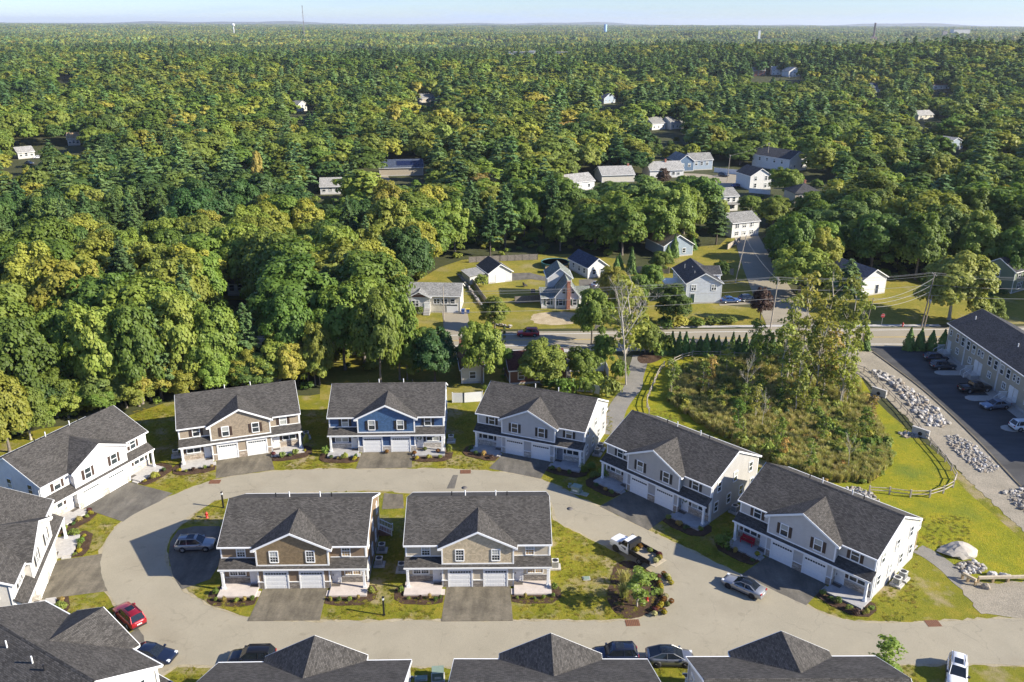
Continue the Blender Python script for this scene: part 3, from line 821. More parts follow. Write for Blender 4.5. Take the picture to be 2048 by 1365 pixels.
# driveways and mulch beds in front of each duplex
DLEN = {'H1': (5.3, drive_m, .1), 'H2': (4.9, drive_m, .1), 'H3': (4.1, drive_m, .02), 'H4': (4.6, drive_n, .03), 'H5': (5.1, drive_n, .03), 'H6': (4.4, drive_n, .03), 'H7': (4.6, drive_m, .03),
        'H8': (7.0, drive_n, .03), 'L1': (6.2, drive_m, .03), 'L2': (4.9, drive_n, .03), 'B1': (4.2, drive_m, .03), 'B2': (4.2, drive_m, .03), 'B3': (4.2, drive_m, .03)}
for k_, (L_, m_, z_) in DLEN.items():
    q = [hl(k_, *p) for p in ((-3.75, 0), (3.75, 0), (4.0, -L_-.9), (-4.0, -L_-.9))]
    z_ = {'H1': .088, 'H2': .088}.get(k_, .03)
    sheet('driveway', [(p.x, p.y) for p in q], z_, m_, 'driveway of the ' + DUP[k_][3], px=False, depth=.05)
BEDS = [('H1', -1), ('H1', 1), ('H2', -1), ('H2', 1), ('H3', -1), ('H3', 1), ('H4', -1), ('H4', 1), ('H5', -1), ('H5', 1), ('H6', -1), ('H6', 1), ('H7', -1), ('H7', 1), ('H8', -1), ('H8', 1), ('L1', -1), ('L1', 1)]
for k_, s_ in BEDS:
    loc = [(3.95, -1.5), (4.0, -2.9), (5.5, -3.35), (8.6, -3.2), (9.7, -2.2), (9.8, -.6), (9.2, .4), (8.5, .5), (8.5, -1.5)]
    q = [hl(k_, s_*x, y) for x, y in loc]
    if s_ < 0: q = q[::-1]
    sheet('mulch_bed', [(p.x, p.y) for p in q], .10, mulch_m, 'mulch bed round a porch of the ' + DUP[k_][3], px=False, depth=.08, jit=.06)
# ------------------------------------------------------------------ the neighbours' houses
sid_white = siding('clapboard_white', (0.66, 0.65, 0.62)); sid_cream = siding('clapboard_cream', (0.58, 0.54, 0.45)); sid_blue2 = siding('clapboard_slate_blue', (0.10, 0.16, 0.24))
sid_green = siding('clapboard_sage', (0.17, 0.21, 0.15)); sid_maroon = siding('clapboard_red_brown', (0.16, 0.07, 0.05)); sid_bluegr = siding('clapboard_blue_grey', (0.30, 0.36, 0.42))
sid_apt = siding('siding_khaki', (0.40, 0.36, 0.28)); brick_m = stonework('red_brick', (0.26, 0.09, 0.055), (0.36, 0.15, 0.09), (0.30, 0.24, 0.2))
sid_tanw = siding('clapboard_tan', (0.42, 0.36, 0.27))
def shg(name, c): return shingle(name+'_x', c, 'x'), shingle(name+'_y', c, 'y')
rf_dark = shg('roof_charcoal', (0.065, 0.065, 0.068)); rf_grey = shg('roof_grey', (0.24, 0.235, 0.22)); rf_lgrey = shg('roof_light_grey', (0.33, 0.32, 0.30)); rf_tan = shg('roof_tan', (0.34, 0.245, 0.14))
rf_brown = shg('roof_brown', (0.19, 0.115, 0.07)); rf_mar = shg('roof_maroon', (0.12, 0.045, 0.035)); rf_green = shg('roof_green_grey', (0.19, 0.205, 0.175)); rf_blue = shg('roof_slate_blue', (0.06, 0.075, 0.11))
def block(root, x0, x1, y0, y1, eave, ridge, ax, wall, roof, ov=.35, z0=-.6, hip=False, fnd=True):
    if fnd: MB().box(x0-.03, x1+.03, y0-.03, y1+.03, z0-.3, .35).build('foundation', concrete, root)
    w = MB(); r = MB(); tr = MB(); t = .16
    if hip:
        w.box(x0, x1, y0, y1, 0, eave); w.build('wall', wall, root)
        cx0, cx1, cy = x0+(y1-y0)/2, x1-(y1-y0)/2, (y0+y1)/2
        if cx0 > cx1: cx0 = cx1 = (x0+x1)/2
        a = [(x0-ov, y0-ov, eave-.05), (x1+ov, y0-ov, eave-.05), (x1+ov, y1+ov, eave-.05), (x0-ov, y1+ov, eave-.05)]
        e = [(cx0, cy, ridge), (cx1+.01, cy, ridge)]
        r.add(a+e+[(p[0], p[1], p[2]-.15) for p in a], [(0, 1, 5, 4), (1, 2, 5), (2, 3, 4, 5), (3, 0, 4), (9, 8, 7, 6), (0, 6, 7, 1), (1, 7, 8, 2), (2, 8, 9, 3), (3, 9, 6, 0)])
        r.build('roof', roof[0], root); return
    if ax == 'x':
        m = (y0+y1)/2; s = (ridge-eave)/(m-y0)
        w.prism([(y0, 0), (y1, 0), (y1, eave), (m, ridge), (y0, eave)], x0, x1, 'x'); w.build('wall', wall, root)
        e = eave-ov*s
        r.prism([(y0-ov, e+t), (m, ridge+t), (y1+ov, e+t), (y1+ov, e), (m, ridge+.002), (y0-ov, e)], x0-ov, x1+ov, 'x'); r.build('roof', roof[0], root)
        for a, b in ((x0-ov-.04, x0-ov-.002), (x1+ov+.002, x1+ov+.04)):
            MB().prism([(y0-ov, e+t-.01), (m, ridge+t-.01), (y1+ov, e+t-.01), (y1+ov, e-.06), (m, ridge-.06), (y0-ov, e-.06)], a, b, 'x').build('rake_board', white, root)
        MB().box(x0-ov, x1+ov, y0-ov-.1, y0-ov-.002, e-.02, e+t-.02).build('gutter', white, root)
    else:
        m = (x0+x1)/2; s = (ridge-eave)/(m-x0)
        w.prism([(x0, 0), (x1, 0), (x1, eave), (m, ridge), (x0, eave)], y0, y1, 'y'); w.build('wall', wall, root)
        e = eave-ov*s
        r.prism([(x0-ov, e+t), (m, ridge+t), (x1+ov, e+t), (x1+ov, e), (m, ridge+.002), (x0-ov, e)], y0-ov, y1+ov, 'y'); r.build('roof', roof[1], root)
        MB().prism([(x0-ov, e+t-.01), (m, ridge+t-.01), (x1+ov, e+t-.01), (x1+ov, e-.06), (m, ridge-.06), (x0-ov, e-.06)], y0-ov-.04, y0-ov-.002, 'y').build('rake_board', white, root)
        for a, b in ((x0-ov-.1, x0-ov-.002), (x1+ov+.002, x1+ov+.1)): MB().box(a, b, y0-ov, y1+ov, e-.02, e+t-.02).build('gutter', white, root)
    for X in (x0, x1):
        MB().box(X-.10 if X == x0 else X-.02, X+.02 if X == x0 else X+.10, y0-.025, y0+.08, .02, eave-.05).build('corner_board', white, root)
def site(L, Rp=None, W=None, rz=None, name='house', label='', group=None, cat='house'):
    def gt(p):
        z = 0.0
        for _ in range(8): z = .5*z+.5*terr(*gp(p[0], p[1], z)[:2])
        return gp(p[0], p[1], z)
    a = gt(L)
    if Rp is not None:
        b = gt(Rp); rz = math.atan2(b.y-a.y, b.x-a.x); W = math.hypot(b.x-a.x, b.y-a.y)
    o = empty(name, (a.x, a.y, terr(a.x, a.y)), rz); tag(o, label, cat, group)
    return o, W
def chimney(root, x, y, z0, z1, w=.7, mat=None):
    c = MB(); c.box(x-w/2, x+w/2, y-w/2, y+w/2, z0, z1); c.box(x-w/2-.06, x+w/2+.06, y-w/2-.06, y+w/2+.06, z1-.18, z1-.02)
    c.build('chimney', mat or brick_m, root)
def winrow(root, y, z, xs, w=.9, h=1.3, n=1, shut=None, rz=0):
    for x in xs: window(root, x, y, z, w, h, n, False, rz, .3, False, shut)
def door(root, x, y, mat=white, z=.3, w=.95):
    d = MB(); d.box(x-w/2-.1, x+w/2+.1, y-.06, y, z, z+2.25); o = d.build('door', white, root)
    MB().box(x-w/2, x+w/2, y-.075, y-.02, z+.02, z+2.12).build('door_leaf', mat, o)

h, W = site((818, 624), (920, 626), name='ranch_house', label='low cream ranch house with grey roof and a garage under its right end')
block(h, 0, W, 0, 7.6, 3.9, 5.6, 'x', sid_cream, rf_grey)
block(h, .2, W*.42, -.9, 3, 3.7, 4.9, 'y', sid_white, rf_grey, .3)
MB().prism([(.0, 3.72), (W*.42+.2, 3.72), (W*.21+.1, 4.8)], -.95, -.905, 'y').build('gable_panel', sid_maroon, h)
winrow(h, -.9, 1.7, (W*.14, ), 1.5, 1.2, 2); door(h, W*.36, -.9)
winrow(h, 0, 2.0, (W*.55, W*.70), 1.3, 1.1, 2); winrow(h, 0, 2.0, (W*.86,), .9, 1.1)
g = MB().box(W*.74, W*.96, -.06, 0, 0, 2.1).build('garage_door', white, h)
MB().box(W*.75, W*.95, -.08, -.02, 1.6, 1.9).build('window_strip', glass_d, g)
st = MB()
for k in range(5): st.box(W*.31, W*.43, -1.2-k*.3, -.9-k*.3, -.1, 1.25-k*.25)
st.build('front_steps', concrete, h)

h, W = site((1084, 619), (1158, 618), name='cape_house', label='white cape house with green grey roofs and a tall brick chimney')
block(h, W*.36, W*.98, 0, 7.5, 3.1, 6.4, 'y', sid_white, rf_green)
block(h, 0, W*.36-.01, .5, 6.5, 2.6, 4.0, 'x', sid_white, rf_green, .3)
block(h, W*.98+.01, W*.98+2.6, 1.5, 7.2, 2.6, 3.9, 'x', sid_white, rf_green, .3)
block(h, W*.22, W*.86, 6.0, 12.5, 5.6, 7.7, 'y', sid_white, rf_green)
chimney(h, W*.70, -.36, -.3, 6.6, .75)
winrow(h, 0, .9, (W*.5, W*.88), .85, 1.4, 1, plain('shutter_green', (.03, .06, .04), .6)); winrow(h, .5, .9, (W*.17,), .9, 1.3, 1, plain('shutter_green', (.03, .06, .04), .6))
winrow(h, 0, 3.6, (W*.58, W*.82), .7, 1.2)

h, W = site((978, 568), (1023, 563), name='garage', label='white gabled garage with a low lean-to on its left', cat='garage')
block(h, 0, W, 0, 8, 2.7, 4.6, 'y', sid_white, rf_dark)
MB().box(-4.6, -.02, 1.0, 7, 0, 2.1).build('lean_to', sid_white, h)
MB().slab([(-4.9, .8, 2.1), (-.36, .8, 2.5), (-.36, 7.2, 2.5), (-4.9, 7.2, 2.1)], .12).build('lean_to_roof', rf_lgrey[0], h)
for s_ in (0, 1): MB().box(W*.5-1.25+s_*1.26, W*.5-.01+s_*1.26, -.06, 0, .05, 2.2).build('garage_door', white, h)

h, W = site((1176, 558), (1214, 553), name='small_house', label='small white gabled house with a dark roof right of the pool')
block(h, 0, W, 0, 10, 2.9, 4.9, 'y', sid_white, rf_blue)
winrow(h, 0, 1.0, (W*.3, W*.72), .9, 1.2)
winrow(h, 0, 1.0, (2, 4.5, 7.5), .9, 1.2) if False else [window(h, 0, y_, 1.0, .85, 1.2, 1, False, -PI/2) for y_ in (2, 4.6, 7.6)]

h, W = site((1371, 608), (1440, 607), name='large_house', label='large white two storey house with a charcoal roof beside the side street')
block(h, 0, W, 0, 13, 4.9, 7.1, 'y', sid_bluegr if False else siding('clapboard_pale_blue', (0.55, 0.58, 0.62)), rf_dark)
block(h, W*.62, W+.9, 4.5, 9.5, 5.6, 6.9, 'x', siding('clapboard_pale_blue', (0.55, 0.58, 0.62)), rf_dark, .3, fnd=False)
winrow(h, 0, 3.2, (W*.2, W*.78), 1.0, 1.25, 2); door(h, W*.18, 0, plain('door_dark_green', (.02, .05, .045), .5))
for y_ in (2, 5, 8, 11): window(h, 0, y_, 3.1, .85, 1.3, 1, False, -PI/2)
d = MB().box(-3.2, -.02, 8, 12.5, 2.3, 2.5).build('deck', white, h)
m = MB(); m.box(-3.2, -.1, 8.0, 8.08, 3.3, 3.38); m.box(-3.2, -3.12, 8.1, 12.5, 3.3, 3.38)
for k in range(18): m.box(-3.2+k*.17, -3.15+k*.17, 8.01, 8.06, 2.5, 3.3)
m.build('railing', white, d)
for q in (-3.05, -.4): MB().box(q-.07, q+.07, 8.05, 8.2, 0, 2.299).build('deck_post', white, d)
for x_, y_ in ((W*.3, 3), (W*.36, 7), (W*.2, 9)): MB().tube((x_, y_, 5.3), (x_, y_, 6.9), .09, .09, 8).build('vent_pipe', metal_g, h)

h, W = site((1327, 516), (1384, 511), name='barn', label='shed with a tan shingle roof and blue grey walls in front of the large oaks', cat='barn')
block(h, 0, W, 0, 11, 3.3, 6.0, 'y', sid_bluegr, rf_tan)
winrow(h, 0, 1.0, (W*.28, W*.7), .9, 1.2)
h, W = site((1463, 477), (1510, 472), name='house', label='white two storey house with a light grey roof at the bend of the side street')
block(h, 0, W+1, 0, 9, 4.6, 6.6, 'x', sid_white, rf_grey)
winrow(h, 0, .8, (W*.2, W*.5, W*.82), 1.2, 1.1, 2); winrow(h, 0, 3.0, (W*.2, W*.5, W*.82), 1.2, 1.1, 2)
h, W = site((1356, 344), (1428, 341), name='blue_house', label='slate blue house with a grey gabled roof among the far houses')
block(h, 0, W*.42, 0, 11, 4.4, 7.0, 'y', sid_blue2, rf_grey); block(h, W*.42+.01, W, 2, 10, 4.4, 6.8, 'x', sid_bluegr, rf_grey)
winrow(h, 0, 2.0, (W*.12, W*.3), 1.1, 1.4); winrow(h, 2, 2.2, (W*.55, W*.7, W*.85), 1.1, 1.4)
h, W = site((1499, 381), (1540, 379), name='house', label='bright white two storey gabled house in front of the paved court')
block(h, 0, W, 0, 11, 5.4, 8.0, 'y', sid_white, rf_dark)
winrow(h, 0, 1.0, (W*.25, W*.75), .9, 1.5); winrow(h, 0, 3.7, (W*.25, W*.75), .9, 1.5)
h, W = site((1577, 345), (1612, 340), name='house', label='far white house with a broad gable and a long charcoal roof')
block(h, 0, W, 0, 20, 5.4, 8.4, 'y', sid_white, rf_dark); winrow(h, 0, 1.2, (W*.3, W*.7), 1, 1.4)
for y_ in (4, 8, 12, 16): window(h, 0, y_, 3.2, 1, 1.4, 1, False, -PI/2)
h, W = site((1588, 413), (1642, 412), name='house', label='cream house with a charcoal hipped roof and a small chimney')
block(h, 0, W, 0, 9.5, 4.6, 7.2, 'x', sid_tanw, rf_dark, hip=True); winrow(h, 0, 2.4, (W*.2, W*.5, W*.8), 1, 1.4); chimney(h, W*.55, 5.5, 6, 8.2, .7)
h, W = site((1446, 424), (1474, 422), name='house', label='narrow white house with stacked grey porch roofs above the side street')
block(h, 0, W, 0, 9, 5.2, 7.2, 'x', sid_white, rf_grey); winrow(h, 0, 3.4, (W*.3, W*.7), 1, 1.3); winrow(h, 0, .9, (W*.3, W*.7), 1, 1.3)
MB().slab([(-.2, -1.6, 2.6), (W+.2, -1.6, 2.6), (W+.2, -.01, 3.1), (-.2, -.01, 3.1)], .15).build('porch_roof', rf_grey[0], h)
h, W = site((1136, 385), (1188, 379), name='house', label='low house with a pale grey roof leftmost in the row beyond the oaks')
block(h, 0, W, 0, 9, 3.4, 5.8, 'x', sid_white, rf_lgrey); winrow(h, 0, 1.2, (W*.2, W*.5, W*.8), 1.1, 1.2)
h, W = site((1204, 366), (1268, 364), name='house', label='low house with a wide light grey roof second in the row beyond the oaks')
block(h, 0, W, 0, 11, 3.0, 5.6, 'x', sid_cream, rf_lgrey); chimney(h, W*.92, 5.5, 4, 6.6)
h, W = site((1300, 357), (1366, 355), name='house', label='low beige roofed house with a brick chimney next to the slate blue house')
block(h, 0, W, 0, 10, 3.2, 6.0, 'x', sid_white, rf_lgrey); chimney(h, W*.55, 4.5, 5, 7); winrow(h, 0, 1.2, (W*.7, W*.85), 1.1, 1.2)
h, W = site((1722, 594), None, 7.2, R(24), name='house', label='white gabled house with a slate blue roof half hidden by evergreens')
block(h, 0, 7.2, 0, 17, 4.2, 6.2, 'y', sid_white, rf_blue); door(h, 4.6, 0, plain('door_navy', (.02, .03, .05), .5))
h, W = site((2022, 588), None, 13, R(33), name='green_house', label='sage green two storey house with a dark roof at the right edge')
block(h, 0, 13, 0, 8, 5.4, 7.8, 'x', sid_green, rf_dark)
winrow(h, 0, 3.6, (2, 5, 8, 11), .95, 1.4, 1, shut_m); winrow(h, 0, .9, (3, 9), 2.2, 1.4, 3); window(h, 0, 4, 3.4, .9, 1.4, 1, False, -PI/2)
h, W = site((924, 768), (967, 766), name='house', label='small white gabled house with a brown roof between the duplex backs and the main road')
block(h, 0, W, 0, 10.5, 2.9, 4.5, 'y', sid_cream, rf_brown); chimney(h, .5, 8.5, 3, 5.6); winrow(h, 0, 1, (W*.5,), 1.0, 1.2)
h, W = site((1020, 770), (1132, 763), name='house', label='low house with a maroon roof behind the bushy tree')
block(h, 0, W, 0, 8.5, 2.8, 4.6, 'x', sid_maroon, rf_mar); winrow(h, 0, 1, (2, 5), 1, 1.2)
h, W = site((760, 353), (846, 351), name='house', label='dark roofed house with solar panels in the middle woods')
block(h, 0, W, 0, 10, 3.4, 6.0, 'x', sid_tanw, rf_blue)
for k in range(5):
    y0, y1 = 1.0, 3.8; z = lambda y: 3.4+(y)*(2.6/5)+.25
    MB().slab([(W*.4+k*1.9, y0, z(y0)), (W*.4+k*1.9+1.8, y0, z(y0)), (W*.4+k*1.9+1.8, y1, z(y1)), (W*.4+k*1.9, y1, z(y1))], .06).build('solar_panel', plain('solar_cell', (.012, .018, .05), .12), h)
for L_, R_, D_, e_, r_, ax, wm, rm, lab in (
 ((642, 390), (682, 389), 10, 3, 5.4, 'x', sid_white, rf_lgrey, 'small light grey roofed house deep in the left woods'),
 ((457, 592), (506, 591), 9, 3, 4.8, 'x', sid_white, rf_grey, 'white house with a grey roof in the clearing of the left woods'),
 ((505, 768), (560, 766), 8, 3.2, 5.2, 'x', sid_bluegr, rf_dark, 'shaded blue grey house behind the tan duplex'),
 ((1503, 153), (1530, 152), 14, 6, 9, 'x', brick_m, rf_grey, 'distant brick house on the ridge'),
 ((1543, 151), (1568, 150), 14, 6, 9, 'x', sid_white, rf_lgrey, 'distant white house right of the brick one'),
 ((1577, 155), (1600, 153), 14, 6, 10, 'y', sid_white, rf_lgrey, 'distant white gabled house near the ridge top'),
 ((838, 206), (872, 204), 12, 3, 6, 'x', sid_tanw, rf_grey, 'distant house with a grey roof above the middle woods'),
 ((1208, 208), (1230, 206), 12, 4, 7.5, 'y', sid_bluegr, rf_blue, 'distant house with a dark steep roof'),
 ((1866, 180), (1898, 178), 14, 4, 7, 'x', sid_white, rf_brown, 'distant house with a brown roof on the far right'),
 ((598, 224), (614, 222), 10, 5, 7, 'y', sid_cream, rf_grey, 'cream gabled house deep in the far left woods'),
 ((38, 319), (70, 316), 8, 3, 5, 'x', sid_cream, rf_lgrey, 'white house in the far left clearing'),
 ((137, 292), (160, 291), 10, 3.5, 6, 'x', sid_tanw, rf_tan, 'tan roofed house at the far left clearing'),
 ((1836, 240), (1866, 238), 9, 3, 5.5, 'x', sid_cream, rf_lgrey, 'pale house half hidden in the right woods'),
 ((1898, 301), (1924, 299), 9, 4, 6, 'y', sid_bluegr, rf_lgrey, 'small pale blue house in the right woods'),
 ((1304, 261), (1330, 259), 10, 4, 7, 'x', sid_white, rf_grey, 'white house above the row beyond the oaks'),
 ((1342, 260), (1366, 258), 10, 4, 7, 'x', sid_white, rf_grey, 'second white house above the row beyond the oaks'),
 ((1742, 186), (1760, 185), 12, 5, 8, 'x', sid_bluegr, rf_blue, 'distant blue roofed house on the right'),
 ((122, 160), (138, 159.5), 16, 4, 7, 'x', sid_tanw, rf_grey, 'white building far off on the left')):
    h, W = site(L_, R_, name='house', label=lab)
    block(h, 0, W, 0, D_, e_, r_, ax, wm, rm, .4)
    winrow(h, 0, 1.2, [W*(i+.5)/3 for i in range(3)], 1.1, 1.4)
    if e_ > 4.4: winrow(h, 0, e_-2.0, [W*(i+.5)/3 for i in range(3)], 1.1, 1.4)

# apartment row on the right
a, b = gp(1889.5, 707), gp(2048, 829)
rz = math.atan2(b.y-a.y, b.x-a.x)
APT = empty('apartment_row', a, rz); tag(APT, 'long khaki two storey apartment row facing the dark parking lot', 'apartments')
AL = 46
block(APT, 0, AL, 0, 11.5, 6.2, 8.9, 'x', sid_apt, rf_dark, .4)
MB().box(-.04, AL+.04, -.05, 0, 0, .55).build('base_course', concrete, APT)
for k in range(4):
    x = k*11.6
    for dx in (3.6, 5.6, 7.6, 9.6): window(APT, x+dx, 0, 3.75, .95, 1.5, 1, False, 0, .2)
    for dx in (1.0, 11.4): window(APT, x+dx, 0, 4.1, .6, 1.0, 1, False, 0, .2)
    for dx in (4.2, 9.0): window(APT, x+dx, 0, 1.6, .95, 1.0, 2, False, 0, .2)
    for dx in (.2, 11.9): window(APT, x+dx+.9 if dx < 1 else x+dx-.9, 0, 1.9, .6, .9, 1, False, 0, .2)
    MB().tube((x+6.6, -.07, .2), (x+6.6, -.07, 6.1), .06, .06, 8).build('downspout', white, APT)
    MB().tube((x+6.85, -.07, .2), (x+6.85, -.07, 6.1), .06, .06, 8).build('downspout', white, APT)
    for dx in (-.6, .75):
        if x+dx < .3: continue
        door(APT, x+dx+.3, 0, white, .75)
    lx = max(x, .9)
    st = MB(); st.box(lx-1.2, lx+1.4, -1.5, -.05, -.1, .72)
    for q in range(3): st.box(lx-.5, lx+.7, -1.8-q*.3, -1.5-q*.3, -.1, .54-q*.18)
    o = st.build('front_steps', concrete, APT)
    m = MB()
    for X in (lx-1.2, lx+1.35):
        m.box(X, X+.07, -1.5, -.06, 1.6, 1.68)
        for q in range(9): m.box(X+.01, X+.05, -1.48+q*.16, -1.43+q*.16, .72, 1.6)
    for X in (lx-.55, lx+.7): m.tube((X, -1.5, 1.65), (X, -2.5, .95), .05, .05, 5); m.tube((X, -2.5, .95), (X, -2.5, 0), .05, .05, 5)
    m.build('railing', white, o)
for x in (2.5, 17, 19.5, 33): MB().tube((x, 3.2, 7.5), (x, 3.2, 8.5), .09, .09, 8).build('vent_pipe', white, APT)
def al(x, y): 
    return Vector((a.x+x*math.cos(rz)-y*math.sin(rz), a.y+x*math.sin(rz)+y*math.cos(rz), 0))
q = [al(x, y) for x, y in ((-1, -.1), (44, -.1), (44, -1.9), (-1, -1.9))]
sheet('mulch_bed', [(p.x, p.y) for p in q], .09, plain('crushed_stone', (.36, .34, .30), .9, var=.3, scale=9), 'crushed stone strip along the apartment row', px=False, depth=.06)
for x0 in (10.2, 21.5, 33):
    pts_ = [(x0-1.1, -1.9), (x0+1.1, -1.9), (x0+1.1, -5.6), (x0+.7, -6.4), (x0, -6.7), (x0-.7, -6.4), (x0-1.1, -5.6)]
    q = [al(*p) for p in pts_]
    sheet('kerb_island', [(p.x, p.y) for p in q[::-1]], .15, plain('crushed_stone', (.36, .34, .30), .9), 'planted stone island between parking bays', px=False, depth=.12)

# ------------------------------------------------------------------ vehicles
def paint(name, c, metal=.35, rough=.28):
    m = plain('car_paint_'+name, c, rough, metal, .04)
    m.node_tree.nodes['Principled BSDF'].inputs['Coat Weight'].default_value = .6
    return m
car_glass = plain('car_glass', (.012, .016, .022), .06, var=.2)
tyre_m = plain('tyre_rubber', (.016, .016, .017), .8, var=.2); rim_m = plain('alloy_rim', (.42, .43, .44), .3, .7, .1); rim_d = plain('dark_rim', (.05, .05, .055), .35, .6, .1)
trim_m = plain('car_black_trim', (.02, .02, .021), .5); head_m = plain('headlight_lens', (.65, .68, .72), .12); tail_m = plain('tail_light_red', (.32, .012, .012), .2); plate_m = plain('licence_plate', (.6, .6, .58), .4)
TYPES = {   # L, W, H, wheel r, belt profile [(x, z)], cabin (rear base, rear roof, front roof, front base), roof rails
 'suv': (4.6, 1.86, 1.68, .36, [(-2.3, .78), (-2.22, 1.02), (-1.5, 1.04), (.75, 1.02), (1.2, .98), (1.9, .90), (2.22, .80), (2.3, .62)], (-2.18, -1.78, .28, 1.12), True),
 'sedan': (4.85, 1.86, 1.44, .34, [(-2.42, .72), (-2.3, .98), (-1.6, 1.0), (.7, .94), (1.3, .88), (2.0, .78), (2.32, .70), (2.42, .55)], (-1.72, -.95, .18, 1.15), False),
 'fastback': (4.75, 1.92, 1.58, .37, [(-2.36, .78), (-2.28, 1.08), (-1.7, 1.06), (.7, .98), (1.3, .92), (1.95, .80), (2.25, .70), (2.36, .55)], (-2.2, -.95, .2, 1.4), False),
 'hatch': (4.45, 1.82, 1.56, .34, [(-2.2, .75), (-2.12, .98), (-1.5, 1.0), (.75, .95), (1.3, .90), (1.9, .80), (2.15, .70), (2.22, .55)], (-2.1, -1.45, .25, 1.15), False),
 'pickup': (5.8, 2.0, 1.88, .40, [(-2.9, .75), (-2.88, 1.12), (-1.0, 1.12), (1.0, 1.12), (1.5, 1.1), (2.5, 1.02), (2.82, .9), (2.9, .65)], (-.95, -.8, .6, 1.3), False),
}
def car(kind, rear, front, mat, label, glass_roof=False, sunroof=False, rims=None, name='parked_car', cat='car', group='cars parked around the duplex loop', dz=0.045):
    L, Wd, H, wr, prof, cab, rails = TYPES[kind]
    p, q = gp(*rear, dz), gp(*front, dz)
    d = q-p
    o = empty(name, ((p+q)/2), math.atan2(d.y, d.x)); tag(o, label, cat, group)
    w = Wd/2
    # body shell
    xs = [x for x, z in prof]
    def ring(x, zb):
        e = min(1, (L/2-abs(x))/(.34*L/4.6)); k = .80+.20*math.sqrt(max(0, e))
        zl = .24+.14*(1-min(1, e*1.3))
        ww = w*k
        h = zb-zl
        half = [(ww*.90, zl), (ww*.985, zl+h*.22), (ww, zl+h*.55), (ww*.975, zl+h*.82), (ww*.90, zb-.012), (ww*.5, zb+.022)]
        return [(x, -a_, z_) for a_, z_ in half] + [(x, a_, z_) for a_, z_ in half[::-1]]
    rings = [ring(x, z) for x, z in prof]
    m = MB(); n = 12; vs = [v for r in rings for v in r]
    fs = [(i*n+j, i*n+(j+1) % n, (i+1)*n+(j+1) % n, (i+1)*n+j) for i in range(len(rings)-1) for j in range(n)]
    fs += [tuple(range(n)), tuple(range((len(rings)-1)*n, len(rings)*n))[::-1]]
    m.add(vs, fs, 0, True)
    m.build('body', mat, o)
    def belt(x):
        for (x0, z0), (x1, z1) in zip(prof, prof[1:]):
            if x0 <= x <= x1: return z0+(z1-z0)*(x-x0)/(x1-x0)
        return prof[0][1]
    b0, r0, r1, b1 = cab
    wb, wt = w*.90, w*.70
    zb0, zb1 = belt(b0)-.03, belt(b1)-.03
    zm = (r0+r1)/2
    cs = [(b0, wb*.93, zb0), (r0, wt*.96, H-.05), (zm, wt, H-.015), (r1, wt*.96, H-.06), (b1, wb*.93, zb1)]
    g = MB()
    zmid = belt(zm)-.03
    base = [(b0, wb*.9, zb0), (r0, wb, belt(r0)-.03), (zm, wb, zmid), (r1, wb, belt(r1)-.03), (b1, wb*.9, zb1)]
    vs = []
    for s in (-1, 1):
        vs += [(x, s*y, z) for x, y, z in base] + [(r0, s*wt*.96, H-.05), (zm, s*wt, H-.015), (r1, s*wt*.96, H-.06)]
    A = 0; B = 8
    fs = [(0, 1, 5), (1, 2, 6, 5), (2, 3, 7, 6), (3, 4, 7), (8, 13, 9), (9, 13, 14, 10), (10, 14, 15, 11), (11, 15, 12), (0, 5, 13, 8), (4, 12, 15, 7), (5, 6, 14, 13), (6, 7, 15, 14)]
    g.add(vs, fs, 0, False); g.build('glass', car_glass, o)
    rt = MB()
    rx = [(r0-.05, wt*.90, H-.045), (r0+.15, wt*1.0, H-.012), (zm, wt*1.02, H+.012), (r1-.15, wt*1.0, H-.018), (r1+.05, wt*.92, H-.055)]
    vs = []
    for x, y, z in rx: vs += [(x, -y, z-.05), (x, -y*.93, z), (x, 0, z+.018), (x, y*.93, z), (x, y, z-.05)]
    fs = [(i*5+j, i*5+j+1, (i+1)*5+j+1, (i+1)*5+j) for i in range(4) for j in range(4)]
    rt.add(vs, fs, 0, True); rt.build('roof', car_glass if glass_roof else mat, o)
    for s in (-1, 1):
        pl = MB()
        pl.tube((b1-.02, s*wb*.9, zb1), (r1, s*wt*.97, H-.06), .045, .04, 5)
        pl.tube((zm-.05, s*wb*1.0, zmid), (zm-.05, s*wt*1.0, H-.03), .04, .035, 5)
        pl.tube((b0+.03, s*wb*.9, zb0), (r0, s*wt*.97, H-.05), .07, .05, 5)
        if kind in ('suv',): pl.tube((b0+.5, s*wb*.97, belt(b0+.5)-.02), (r0+.3, s*wt*.99, H-.04), .05, .04, 5)
        pl.build('pillar', mat, o)
        pl = MB(); pl.tube((r0, s*wt*.99, H-.03), (r1, s*wt*.99, H-.045), .035, .035, 5); pl.build('roof_edge', mat, o)
        MB().box(b1-.42, b1-.22, min(s*wb*1.02, s*(w+.14)), max(s*wb*1.02, s*(w+.14)), zb1+.04, zb1+.2).build('mirror', trim_m if mat.name.endswith('white') else mat, o)
        MB().box(-1.0, 1.0, min(s*w*.985, s*(w+.012)), max(s*w*.985, s*(w+.012)), .22, .36).build('sill_trim', trim_m, o)
        MB().box(L/2-.34, L/2-.06, min(s*w*.55, s*w*.86), max(s*w*.55, s*w*.86), .62, .76).build('headlight', head_m, o)
        MB().box(-L/2-.008, -L/2+.24, min(s*w*.5, s*w*.85), max(s*w*.5, s*w*.85), .80, .95).build('tail_light', tail_m, o)
        for x, y in ((-.05, .0), (-.95, 0)):
            MB().box(x+.35, x+.6, min(s*w*.96, s*(w+.012)), max(s*w*.96, s*(w+.012)), .80, .83).build('door_handle', trim_m, o)
        if rails: MB().tube((r0+.1, s*wt*.86, H+.05), (r1-.15, s*wt*.86, H+.05), .025, .025, 5).build('roof_rail', trim_m, o)
